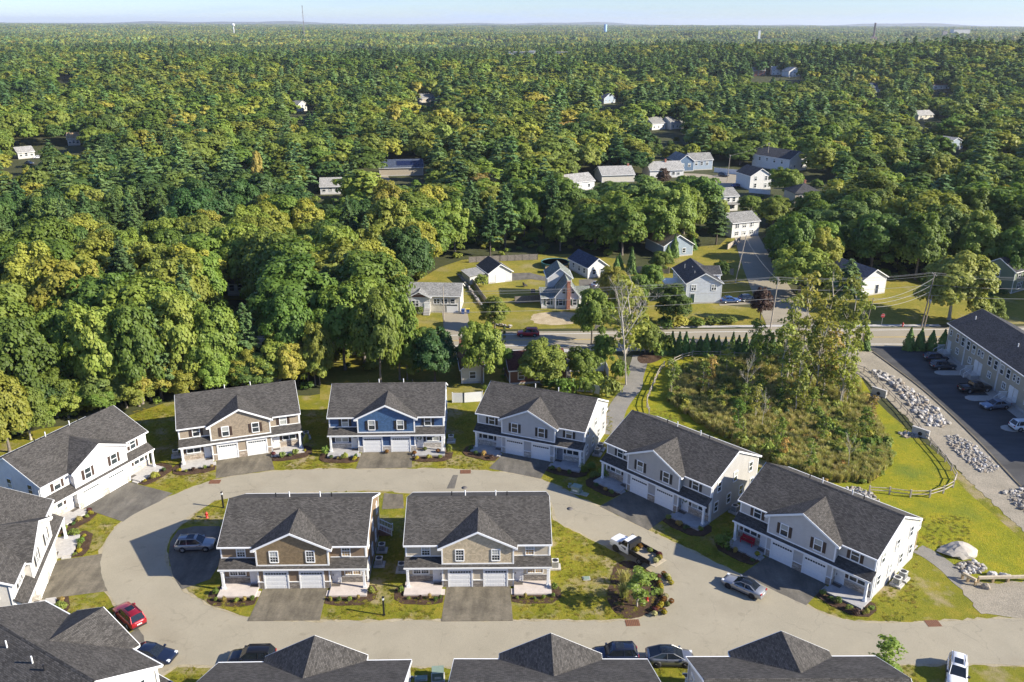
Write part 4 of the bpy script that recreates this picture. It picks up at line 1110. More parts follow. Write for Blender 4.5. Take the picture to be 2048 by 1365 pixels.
        for x in (-L*.29, L*.305):
            MB().lathe([(0, 0), (wr+.06, 0), (wr+.06, .02)], 16, axis='y', c=(x, s*w-.012 if s > 0 else s*w-.008, wr+.01)).build('wheel_arch', trim_m, o)
            y0 = s*(w-.09)
            t = MB().lathe([(wr*.62, -.11), (wr*.95, -.11), (wr, -.07), (wr, .07), (wr*.95, .11), (wr*.62, .11)], 18, axis='y', c=(0, 0, 0)).build('wheel', tyre_m, o, loc=(x, y0, wr))
            rm = MB().lathe([(0, s*.118), (wr*.16, s*.118), (wr*.2, s*.09), (wr*.58, s*.10), (wr*.66, s*.11)], 18, axis='y')
            for k in range(5):
                a_ = k*1.2566; rm.tube((0, s*.118, 0), (math.cos(a_)*wr*.6, s*.112, math.sin(a_)*wr*.6), .05, .035, 4)
            rm.build('rim', rims or rim_m, t)
    MB().box(L/2-.06, L/2+.01, -w*.5, w*.5, .42, .6).build('grille', trim_m, o)
    MB().box(-L/2-.02, -L/2+.02, -.26, .26, .62, .76).build('licence_plate', plate_m, o)
    MB().box(-L/2-.015, -L/2+.1, -w*.8, w*.8, .3, .5).build('rear_bumper', trim_m if kind in ('suv', 'hatch') else mat, o)
    if sunroof: MB().box(zm-.1, zm+.75, -wt*.62, wt*.62, H+.005, H+.034).build('sunroof', car_glass, o)
    if kind == 'pickup':
        m = MB(); m.box(-2.8, -1.0, -w*.82, w*.82, 1.125, 1.14); m.build('bed_floor', trim_m, o)
        for s in (-1, 1): MB().box(-2.88, -.98, min(s*w*.84, s*w*.93), max(s*w*.84, s*w*.93), 1.10, 1.24).build('bed_side', mat, o)
        MB().box(-2.9, -2.82, -w*.84, w*.84, 1.1, 1.24).build('tailgate', mat, o)
    return o
P_sil = paint('silver', (.33, .34, .355), .55); P_red = paint('red', (.33, .012, .022)); P_navy = paint('navy', (.014, .022, .05)); P_black = paint('black', (.012, .012, .014)); P_gun = paint('gunmetal', (.20, .205, .22), .6)
P_white = paint('white', (.74, .74, .73), 0); P_char = paint('charcoal', (.045, .055, .07), .5); P_blue = paint('steel_blue', (.16, .21, .28), .5); P_bright = paint('blue', (.03, .08, .22))
car('suv', (355, 1098), (429, 1095), P_sil, 'silver SUV with a sunroof on the shaded parking pad', sunroof=True, dz=.09)
car('suv', (279, 1257), (243, 1223), P_red, 'red SUV parked on the left curve of the loop road', sunroof=True)
car('sedan', (272, 1311), (341, 1323), P_navy, 'dark blue sedan beside the bottom left roof')
car('suv', (545, 1323), (465, 1325), P_black, 'black SUV half hidden behind the bottom left centre roof')
car('suv', (1263, 1318), (1196, 1319), P_navy, 'dark navy SUV left of the grey fastback', sunroof=True)
car('fastback', (1296, 1323), (1382, 1324), P_gun, 'gunmetal grey fastback with an all glass roof beside the navy SUV', glass_roof=True, rims=rim_d)
car('sedan', (1522, 1196), (1452, 1165), P_sil, 'silver sedan with a black glass roof driving up the loop road', glass_roof=True, rims=rim_d, group='cars on the roads', name='moving_car')
car('suv', (1913, 1327), (1911, 1385), P_white, 'white SUV cut by the bottom right edge', sunroof=True)
car('suv', (1076, 672), (1036, 672), P_red, 'red SUV driving along the main road', group='cars on the roads', name='moving_car', dz=.06)
car('hatch', (1849, 721), (1893, 720), P_navy, 'navy hatchback, farthest car at the apartment row', group='cars parked at the apartment row', dz=.05)
car('suv', (1862, 738), (1908, 736), P_char, 'charcoal SUV second from the far end of the apartment row', group='cars parked at the apartment row', dz=.05)
car('pickup', (1914, 785), (1982, 779), P_black, 'black pickup truck beside the first stone island', group='cars parked at the apartment row', dz=.05, name='pickup_truck', cat='truck')
car('sedan', (2016, 814), (1962, 818), P_blue, 'steel blue sedan facing out at the apartment row', group='cars parked at the apartment row', dz=.05)
car('suv', (2020, 860), (2076, 857), P_white, 'white SUV cut by the right edge at the apartment row', group='cars parked at the apartment row', dz=.05)
car('sedan', (1440, 606), (1478, 604), P_bright, 'bright blue car in the driveway of the large white house', group='cars among the houses')
car('hatch', (1479, 603), (1512, 601), P_char, 'dark car behind the blue one in the driveway', group='cars among the houses')
car('sedan', (1186, 577), (1206, 570), P_sil, 'pale car in the driveway of the white cape house', group='cars among the houses')
car('suv', (1436, 352), (1458, 355), P_char, 'dark car near the slate blue house', group='cars among the houses')
car('sedan', (1462, 376), (1482, 372), P_bright, 'blue car beside the bright white gabled house', group='cars among the houses')
car('sedan', (52, 328), (66, 330), P_char, 'dark car in the far left clearing', group='cars among the houses')
car('sedan', (70, 318), (86, 317), P_white, 'white car in the far left clearing', group='cars among the houses')

# dump bed truck
p, q = gp(1280, 1131, .04), gp(1229, 1102, .04)     # rear and front wheels on the near side
ang = math.atan2((q-p).y, (q-p).x)
T = empty('dump_truck', (0, 0, .04), ang); tag(T, 'white truck with a black dump bed full of potted mums', 'truck', 'trucks')
WB = 3.6
nrm = Vector((-math.sin(ang), math.cos(ang), 0)) if False else Vector((math.sin(ang), -math.cos(ang), 0))
mid = (p+q)/2 + nrm*0.95
T.location = (mid.x, mid.y, .04)
fx, rx = WB/2, -WB/2
b = MB()
vs = []
for x, w_, zl, zt in ((2.9, .80, .55, 1.05), (2.8, .92, .5, 1.30), (1.35, 1.0, .5, 1.42), (1.3, 1.0, .5, 1.42), (-.05, 1.0, .5, 1.42), (-.08, .98, .5, 1.42)):
    vs += [(x, -w_*.94, zl), (x, -w_, (zl+zt)/2), (x, -w_*.9, zt), (x, 0, zt+.05), (x, w_*.9, zt), (x, w_, (zl+zt)/2), (x, w_*.94, zl)]
fs = [(i*7+j, i*7+(j+1) % 7, (i+1)*7+(j+1) % 7, (i+1)*7+j) for i in range(5) for j in range(7)]+[tuple(range(7)), tuple(range(35, 42))[::-1]]
b.add(vs, fs, 0, False); b.build('body', P_white, T)
c = MB(); c.add([(1.35, -.9, 1.42), (1.35, .9, 1.42), (-.06, .92, 1.42), (-.06, -.92, 1.42), (.75, -.76, 2.05), (.75, .76, 2.05), (.0, .8, 2.07), (.0, -.8, 2.07)], [(0, 1, 5, 4), (1, 2, 6, 5), (2, 3, 7, 6), (3, 0, 4, 7), (4, 5, 6, 7)])
c.build('cab_glass', car_glass, T)
c = MB(); c.box(-.05, .72, -.80, .80, 2.06, 2.14)
c.build('roof', P_white, T)
for s in (-1, 1):
    m = MB(); m.tube((1.33, s*.9, 1.42), (.75, s*.77, 2.07), .05, .05, 5); m.tube((0, s*.92, 1.42), (.03, s*.8, 2.07), .10, .09, 5); m.build('pillar', P_white, T)
    MB().box(.95, 1.15, min(s*1.05, s*1.3), max(s*1.05, s*1.3), 1.5, 1.85).build('mirror', trim_m, T)
    MB().box(2.62, 2.86, min(s*.55, s*.85), max(s*.55, s*.85), .95, 1.15).build('headlight', head_m, T)
    d_ = MB()
    for k in range(3): d_.box(.25, .95-.2*k, min(s*.985, s*1.008), max(s*.985, s*1.008), 1.16-k*.1, 1.22-k*.1)
    d_.build('door_lettering', trim_m, T)
    for x in (fx, rx):
        y0 = s*.84
        t = MB().lathe([(.24, -.14), (.39, -.14), (.42, -.09), (.42, .09), (.39, .14), (.24, .14)], 18, axis='y').build('wheel', tyre_m, T, loc=(x, y0, .42))
        MB().lathe([(0, s*.06), (.12, s*.15), (.16, s*.08), (.24, s*.14)], 16, axis='y').build('rim', metal_g, t)
    MB().lathe([(0, 0), (.52, 0), (.52, .03)], 16, axis='y', c=(fx, s*.98, .46)).build('wheel_arch', trim_m, T)
MB().box(-3.4, 1.3, -.42, .42, .55, .82).build('chassis', trim_m, T)
MB().box(2.86, 3.02, -.9, .9, .5, .78).build('bumper', metal_g, T)
MB().box(2.82, 2.92, -.5, .5, .85, 1.15).build('grille', trim_m, T)
bedm = plain('dump_bed_black', (.02, .02, .021), .55, .2)
MB().box(-3.5, -.35, -1.06, 1.06, .95, 1.03).build('bed_floor', plain('bed_floor_dusty', (.33, .28, .20), .9, var=.25, scale=5), T)
for s in (-1, 1):
    m = MB(); m.box(-3.5, -.35, min(s*1.07, s*1.14), max(s*1.07, s*1.14), .9, 1.48)
    for k in range(5): m.box(-3.4+k*.72, -3.3+k*.72, min(s*1.14, s*1.19), max(s*1.14, s*1.19), .9, 1.46)
    m.build('bed_side', bedm, T)
m = MB(); m.box(-.42, -.34, -1.06, 1.06, 1.03, 2.15); m.box(-.42, .05, -1.06, 1.06, 2.12, 2.19); m.build('headboard', bedm, T)
MB().box(-4.25, -3.52, -1.05, 1.05, .93, .99).build('tailgate', plain('tailgate_wood', (.40, .34, .24), .85, var=.2), T)
TRUCK = T
# ------------------------------------------------------------------ foliage meshes
leaf_oak = leaf('leaves_mid_green', [(0.25, (0.047, 0.075, 0.013)), (0.45, (0.081, 0.120, 0.018)), (0.62, (0.117, 0.150, 0.023)), (0.8, (0.163, 0.176, 0.031))])
leaf_olive = leaf('leaves_olive', [(0.25, (0.078, 0.098, 0.016)), (0.45, (0.124, 0.140, 0.021)), (0.62, (0.169, 0.172, 0.026)), (0.8, (0.215, 0.185, 0.034))])
leaf_yel = leaf('leaves_yellow_green', [(0.25, (0.075, 0.100, 0.018)), (0.45, (0.110, 0.135, 0.024)), (0.62, (0.140, 0.158, 0.030)), (0.8, (0.165, 0.172, 0.036))], 0.34, 0.12)
leaf_dark = leaf('leaves_dark_green', [(0.25, (0.026, 0.052, 0.014)), (0.45, (0.047, 0.081, 0.019)), (0.62, (0.072, 0.104, 0.023)), (0.8, (0.104, 0.130, 0.029))])
leaf_pine = leaf('needles_blue_green', [(0.25, (0.034, 0.065, 0.023)), (0.45, (0.058, 0.098, 0.031)), (0.65, (0.094, 0.137, 0.039)), (0.8, (0.130, 0.163, 0.044))], 0.15, 0.12)
leaf_lime = leaf('leaves_pale_olive', [(0.25, (0.09, 0.105, 0.018)), (0.45, (0.135, 0.145, 0.024)), (0.62, (0.18, 0.175, 0.030)), (0.8, (0.22, 0.19, 0.036))], 0.35)
leaf_rust = leaf('leaves_rust_tinged', [(0.3, (0.130, 0.111, 0.029)), (0.5, (0.195, 0.143, 0.036)), (0.7, (0.273, 0.156, 0.039))], 0.25, 0.1)
leaf_brn = leaf('leaves_tan_brown', [(0.3, (0.111, 0.098, 0.029)), (0.5, (0.169, 0.143, 0.046)), (0.7, (0.234, 0.189, 0.065))], 0.2, 0.06)
leaf_red = leaf('leaves_copper', [(0.3, (0.022, 0.013, 0.009)), (0.5, (0.036, 0.019, 0.012)), (0.7, (0.055, 0.030, 0.017))], 0.12, 0.08)
leaf_arb = leaf('arborvitae_green', [(0.25, (0.042, 0.081, 0.018)), (0.5, (0.072, 0.117, 0.023)), (0.75, (0.117, 0.156, 0.031))], 0.15, 0.08)
leaf_sun = leaf('leaves_bright_yellow', [(0.3, (0.13, 0.13, 0.012)), (0.5, (0.20, 0.175, 0.012)), (0.7, (0.26, 0.20, 0.014))], 0.3, 0.08)
reed_m = leaf('reeds', [(0.25, (0.13, 0.135, 0.038)), (0.5, (0.20, 0.185, 0.062)), (0.75, (0.27, 0.225, 0.105))], 0.35, 0.2)

def cards(rs, C, D, size, jit=0.7, aspect=1.0, bend=True):
    """leaf sprays: C centres (n,3), D outward directions (n,3) -> verts, faces"""
    n = len(C)
    nd = D + rs.normal(0, jit, (n, 3))*0.45
    nd /= np.linalg.norm(nd, axis=1)[:, None]+1e-9
    t = rs.normal(0, 1, (n, 3)); t -= (t*nd).sum(1)[:, None]*nd
    t /= np.linalg.norm(t, axis=1)[:, None]+1e-9
    b = np.cross(nd, t)
    s = size*rs.uniform(.6, 1.35, n)[:, None]
    a1 = t*s*aspect; b1 = b*s
    k = rs.uniform(.55, 1.0, (n, 4))[:, :, None]
    V = np.stack([C+a1*k[:, 0], C+b1*k[:, 1], C-a1*k[:, 2], C-b1*k[:, 3]], 1)
    if bend: V[:, 0] -= nd*s*.25; V[:, 2] -= nd*s*.25
    return V.reshape(-1, 3)
def quad_mesh(name, V, mats, idx=None, extra=None):
    """V (4n,3) quads (+ extra MB geometry with material slot 1)"""
    n = len(V)//4
    vs = V; loops = np.arange(4*n); 
    me = bpy.data.meshes.new(name)
    ev = np.array(extra.v) if extra and extra.v else np.zeros((0, 3))
    me.vertices.add(4*n+len(ev))
    me.vertices.foreach_set('co', np.concatenate([vs, ev]).astype(np.float32).ravel())
    ef = extra.f if extra else []
    el = np.array([i+4*n for f in ef for i in f], dtype=np.int32)
    me.loops.add(4*n+len(el))
    me.loops.foreach_set('vertex_index', np.concatenate([loops, el]).astype(np.int32))
    me.polygons.add(n+len(ef))
    sizes = np.concatenate([np.full(n, 4), np.array([len(f) for f in ef], dtype=int)]).astype(int)
    st = np.concatenate([[0], np.cumsum(sizes)[:-1]]).astype(np.int32)
    me.polygons.foreach_set('loop_start', st)
    for mm in mats: me.materials.append(mm)
    mi = np.zeros(n+len(ef), dtype=np.int32) if idx is None else idx
    if extra and len(mats) > 1: mi[n:] = 1
    me.polygons.foreach_set('material_index', mi)
    me.update(); me.validate()
    return me
def clump_pts(rs, cen, rad, n, flat=0.85):
    d = rs.normal(0, 1, (n, 3)); d /= np.linalg.norm(d, axis=1)[:, None]
    d[:, 2] = np.where(d[:, 2] < -.35, -d[:, 2], d[:, 2])
    r = rad*rs.uniform(.7, 1.05, n)[:, None]
    P = cen + d*r*np.array([1, 1, flat])
    return P, d
def broadleaf(seed, nclump, per, size, spread=1.0, tall=1.25, lean=0.0, low=-.45):
    """crown of radius ~1*5 m in a 10 m wide, unit-height form; base of crown at z=0 (normalised: radius 5, height 10*tall/1.25)"""
    rs = np.random.RandomState(seed)
    Rr, Hh = 5.0, 5.0*tall
    Vs = []; cc = []
    tries = 0
    while len(cc) < nclump and tries < 4000:
        tries += 1
        d = rs.normal(0, 1, 3); d /= np.linalg.norm(d)
        if d[2] < low: continue
        f = rs.uniform(.55, .92) if rs.rand() < .8 else rs.uniform(.2, .55)
        lob = 1 + .16*math.sin(3*math.atan2(d[1], d[0])+seed) + .10*math.sin(5*math.atan2(d[1], d[0])+2*seed)
        c = np.array([d[0]*Rr*f*lob, d[1]*Rr*f*lob, d[2]*Hh*f])
        rad = rs.uniform(.85, 1.75)
        if any(np.linalg.norm(c-q) < .62*(rad+r)*.8 for q, r in cc): continue
        cc.append((c, rad))
    for c, rad in cc:
        P, d = clump_pts(rs, c, rad, int(per*rad*rad/1.6))
        out = c/np.array([Rr, Rr, Hh]); out = out/(np.linalg.norm(out)+1e-6)
        D = d*.75+out*.45+np.array([0, 0, .25])
        Vs.append(cards(rs, P, D, size))
    return np.concatenate(Vs), cc
def pine_crown(seed, tiers, per, size, Rr=4.2, Hh=13.0, gap=0.0):
    rs = np.random.RandomState(seed)
    Vs = []; limbs = []
    for k in range(tiers):
        t = k/(tiers-1)
        z = Hh*(t**.92)
        r = Rr*(1-t)**.75*rs.uniform(.8, 1.15)+.35
        nb = max(3, int(7*(1-t)+3))
        a0 = rs.uniform(0, 6.28)
        for j in range(nb):
            if rs.rand() < gap: continue
            a = a0+j*6.283/nb+rs.normal(0, .25)
            L = r*rs.uniform(.6, 1.15)
            m = max(5, int(per*L))
            u = rs.uniform(.25, 1, m)**.8
            w = .5*L*.42*(1.15-u)+.22
            side = rs.uniform(-1, 1, m)*w
            P = np.stack([np.cos(a)*u*L-np.sin(a)*side, np.sin(a)*u*L+np.cos(a)*side, z+.12*L*np.sin(u*2.2)+rs.normal(0, .13, m)], 1)
            D = np.tile([np.cos(a)*.35, np.sin(a)*.35, 1.0], (m, 1))
            Vs.append(cards(rs, P, D, size, .65, 1.5))
            limbs.append(((0, 0, z-.1), (np.cos(a)*L*.7, np.sin(a)*L*.7, z+.05*L)))
    return np.concatenate(Vs), limbs
def cone_crown(seed, n, size, r=1.0, h=4.5):
    rs = np.random.RandomState(seed)
    t = rs.uniform(0, 1, n)**1.25
    a = rs.uniform(0, 6.283, n)
    lob = 1+.13*np.sin(a*5+t*9+seed)+.1*np.sin(a*3-t*14)
    rad = r*(1-t**1.6)*lob*rs.uniform(.8, 1.06, n)
    P = np.stack([rad*np.cos(a), rad*np.sin(a), .1+t*h], 1)
    D = np.stack([np.cos(a), np.sin(a), np.full(n, .45)], 1)
    return cards(rs, P, D, size, .6, 1.2)
def bush(seed, n, size, r=1.0, h=1.0, lumps=5):
    rs = np.random.RandomState(seed)
    Vs = []
    for k in range(lumps):
        a = rs.uniform(0, 6.28); q = r*rs.uniform(.1, .6) if k else 0
        c = np.array([q*np.cos(a), q*np.sin(a), h*rs.uniform(.3, .6)])
        P, d = clump_pts(rs, c, min(r, h)*rs.uniform(.38, .58), n//lumps, .9)
        P[:, 2] = np.maximum(P[:, 2], .03)
        Vs.append(cards(rs, P, d+np.array([0, 0, .3]), size))
    return np.concatenate(Vs)

def trunk_mesh(seed, h, crown_base, r0, cc, mat, nl=9, scale=1.0):
    """tapered trunk up into the crown with limbs reaching for some of the leaf clumps"""
    rs = random.Random(seed)
    m = MB()
    pts = []
    for k in range(7):
        t = k/6
        pts.append((rs.uniform(-.12, .12)*k*.5, rs.uniform(-.12, .12)*k*.5, t*h*.82 - (.3 if k == 0 else 0)))
    m.tube((pts[0][0], pts[0][1], -.4), (pts[0][0], pts[0][1], .5), r0*1.5, r0*1.05, 7, 0, False)
    m.path(pts, r0, r0*.25, 7)
    cs = sorted(cc, key=lambda q: rs.random())[:nl]
    for c, _ in cs:
        c = Vector(c)
        tz = min(h*.78, max(crown_base*.75, crown_base+c.z*.35-1.5))
        base = Vector((0, 0, tz))
        mid = base.lerp(c+Vector((0, 0, crown_base)), .5)+Vector((rs.uniform(-.4, .4), rs.uniform(-.4, .4), .5))
        m.path([base, mid, c+Vector((0, 0, crown_base))], r0*.36, r0*.09, 5)
    return m
def bare_tree(seed, h, mat, r0=.14, twig=3):
    rs = random.Random(seed); m = MB()
    def grow(p, d, L, r, lev):
        q = p; seg = 3
        for k in range(seg):
            d = (d+Vector((rs.uniform(-.16, .16), rs.uniform(-.16, .16), rs.uniform(-.02, .1)))).normalized()
            n = q+d*L/seg
            m.tube(q, n, r*(1-.25*k/seg), r*(1-.25*(k+1)/seg), 5 if lev < 2 else 3, 0, False)
            if lev < twig:
                for j in range(2 if lev else 3):
                    if lev == 0 and k == 0: continue
                    a = rs.uniform(0, 6.28); e = Vector((math.cos(a), math.sin(a), rs.uniform(.3, .9))).normalized()
                    grow(n, (d*.45+e*.75).normalized(), L*rs.uniform(.32, .5), r*.45, lev+1)
            q = n
    grow(Vector((0, 0, -.2)), Vector((rs.uniform(-.08, .08), rs.uniform(-.08, .08), 1)), h*.8, r0, 0)
    return m.mesh('trunk', mat)

# near kinds: crown mesh (radius 5, height ~12 above the crown base) and trunk mesh
KIND = {}
def add_kind(key, word, mats_, builder, variants): KIND[key] = dict(word=word, variants=variants)
TRH = 17.0
def mk_broad(key, mat, seeds, word, barkm=bark, tall=1.15, per=190, size=.275, nclump=70, cb=5.6):
    vs = []
    for s in seeds:
        V, cc = broadleaf(s, nclump, per, size, tall=tall)
        V = V + np.array([0, 0, cb])
        cm = quad_mesh('crown', V, [mat])
        tm = trunk_mesh(s, cb+5.0*tall, cb, .27, cc, barkm).mesh('trunk', barkm)
        vs.append((cm, tm))
    KIND[key] = dict(word=word, v=vs, top=cb+5*tall+.8)
mk_broad('oak', leaf_oak, (1, 2, 3, 4), 'mid green broadleaf tree')
mk_broad('olive', leaf_olive, (5, 6, 7), 'olive green broadleaf tree')
mk_broad('yellow', leaf_yel, (8, 9, 10), 'yellow green broadleaf tree', bark_p)
mk_broad('dark', leaf_dark, (11, 12), 'dark green broadleaf tree', bark_d)
mk_broad('rust', leaf_rust, (13,), 'rust tinged broadleaf tree')
mk_broad('brown', leaf_brn, (14,), 'rounded tan brown tree', bark, .95, 230, .22, 85, 5.0)
mk_broad('copper', leaf_red, (15,), 'copper leaved tree', bark_d, 1.1)
vs = []
for s in (21, 22, 23):
    V, limbs = pine_crown(s, 16, 40, .25)
    V = V+np.array([0, 0, 5.0])
    m = MB(); m.tube((0, 0, -.3), (0, 0, 18.2), .27, .04, 7)
    for a, b in limbs[::3]: m.tube((a[0], a[1], a[2]+5), (b[0], b[1], b[2]+5), .05, .02, 4, 0, False)
    vs.append((quad_mesh('crown', V, [leaf_pine]), m.mesh('trunk', bark_d)))
KIND['pine'] = dict(word='blue green pine', v=vs, top=18.4)
def mk_thin(key, mat, seeds, word, barkm, n=34, per=30, size=.24):
    vs = []
    for s in seeds:
        rs = np.random.RandomState(s); Vs = []; cc = []
        for k in range(n):
            z = rs.uniform(3.2, 11.5); rr = 1.9*(1-abs(z-6.5)/7.5)+.3
            a = rs.uniform(0, 6.28); q = rr*rs.uniform(.2, 1)
            c = np.array([q*np.cos(a), q*np.sin(a), z]); cc.append((c, .5))
            P, d = clump_pts(rs, c, rs.uniform(.45, .85), per)
            Vs.append(cards(rs, P, d, size))
        m = MB(); r_ = random.Random(s)
        pts = [(r_.uniform(-.1, .1)*k, r_.uniform(-.1, .1)*k, k*1.9-.2) for k in range(7)]
        m.path(pts, .11, .03, 6)
        for c, _ in cc[::2]: m.tube((pts[3][0]*.5, pts[3][1]*.5, max(1.5, c[2]-1.6)), c, .035, .012, 4, 0, False)
        vs.append((quad_mesh('crown', np.concatenate(Vs), [mat]), m.mesh('trunk', barkm)))
    KIND[key] = dict(word=word, v=vs, top=12.0)
mk_thin('birch', leaf_yel, (31, 32, 33), 'thin yellow green birch', bark_p)
mk_thin('sapling', leaf_oak, (34, 35), 'thin green sapling', bark)
mk_thin('orange_sapling', leaf_rust, (36,), 'thin orange tinged sapling', bark_p)
mk_thin('loose', leaf_lime, (37, 38), 'loose olive green tree', bark_p, 46, 22, .21)
vs = [(quad_mesh('crown', cone_crown(s, 1500, .17), [leaf_arb]), MB().tube((0, 0, -.2), (0, 0, 3.6), .09, .02, 6).mesh('trunk', bark_d)) for s in (41, 42, 43)]
KIND['arborvitae'] = dict(word='conical arborvitae', v=vs, top=4.6)
vs = [(bare_tree(s, 13, bark_p),) for s in (51, 52, 53)]
KIND['bare'] = dict(word='bare grey tree', v=vs, top=13.0)

_tr = random.Random(99)
def tree(kind, P, height, width=None, label=None, group=None, v=None, rz=None, name=None, cat='tree'):
    K = KIND[kind]
    k = height/K['top']
    w = k if width is None else width
    ms = K['v'][_tr.randrange(len(K['v'])) if v is None else v % len(K['v'])]
    o = empty(name or {'pine': 'pine_tree', 'arborvitae': 'arborvitae', 'bare': 'bare_tree', 'birch': 'birch_tree'}.get(kind, 'broadleaf_tree'), P, _tr.uniform(0, 6.28) if rz is None else rz)
    o.scale = (w, w, k)
    if len(ms) == 2:
        inst('trunk', ms[1], o); inst('crown', ms[0], o)
    else: inst('trunk', ms[0], o)
    tag(o, label, cat, group)
    return o

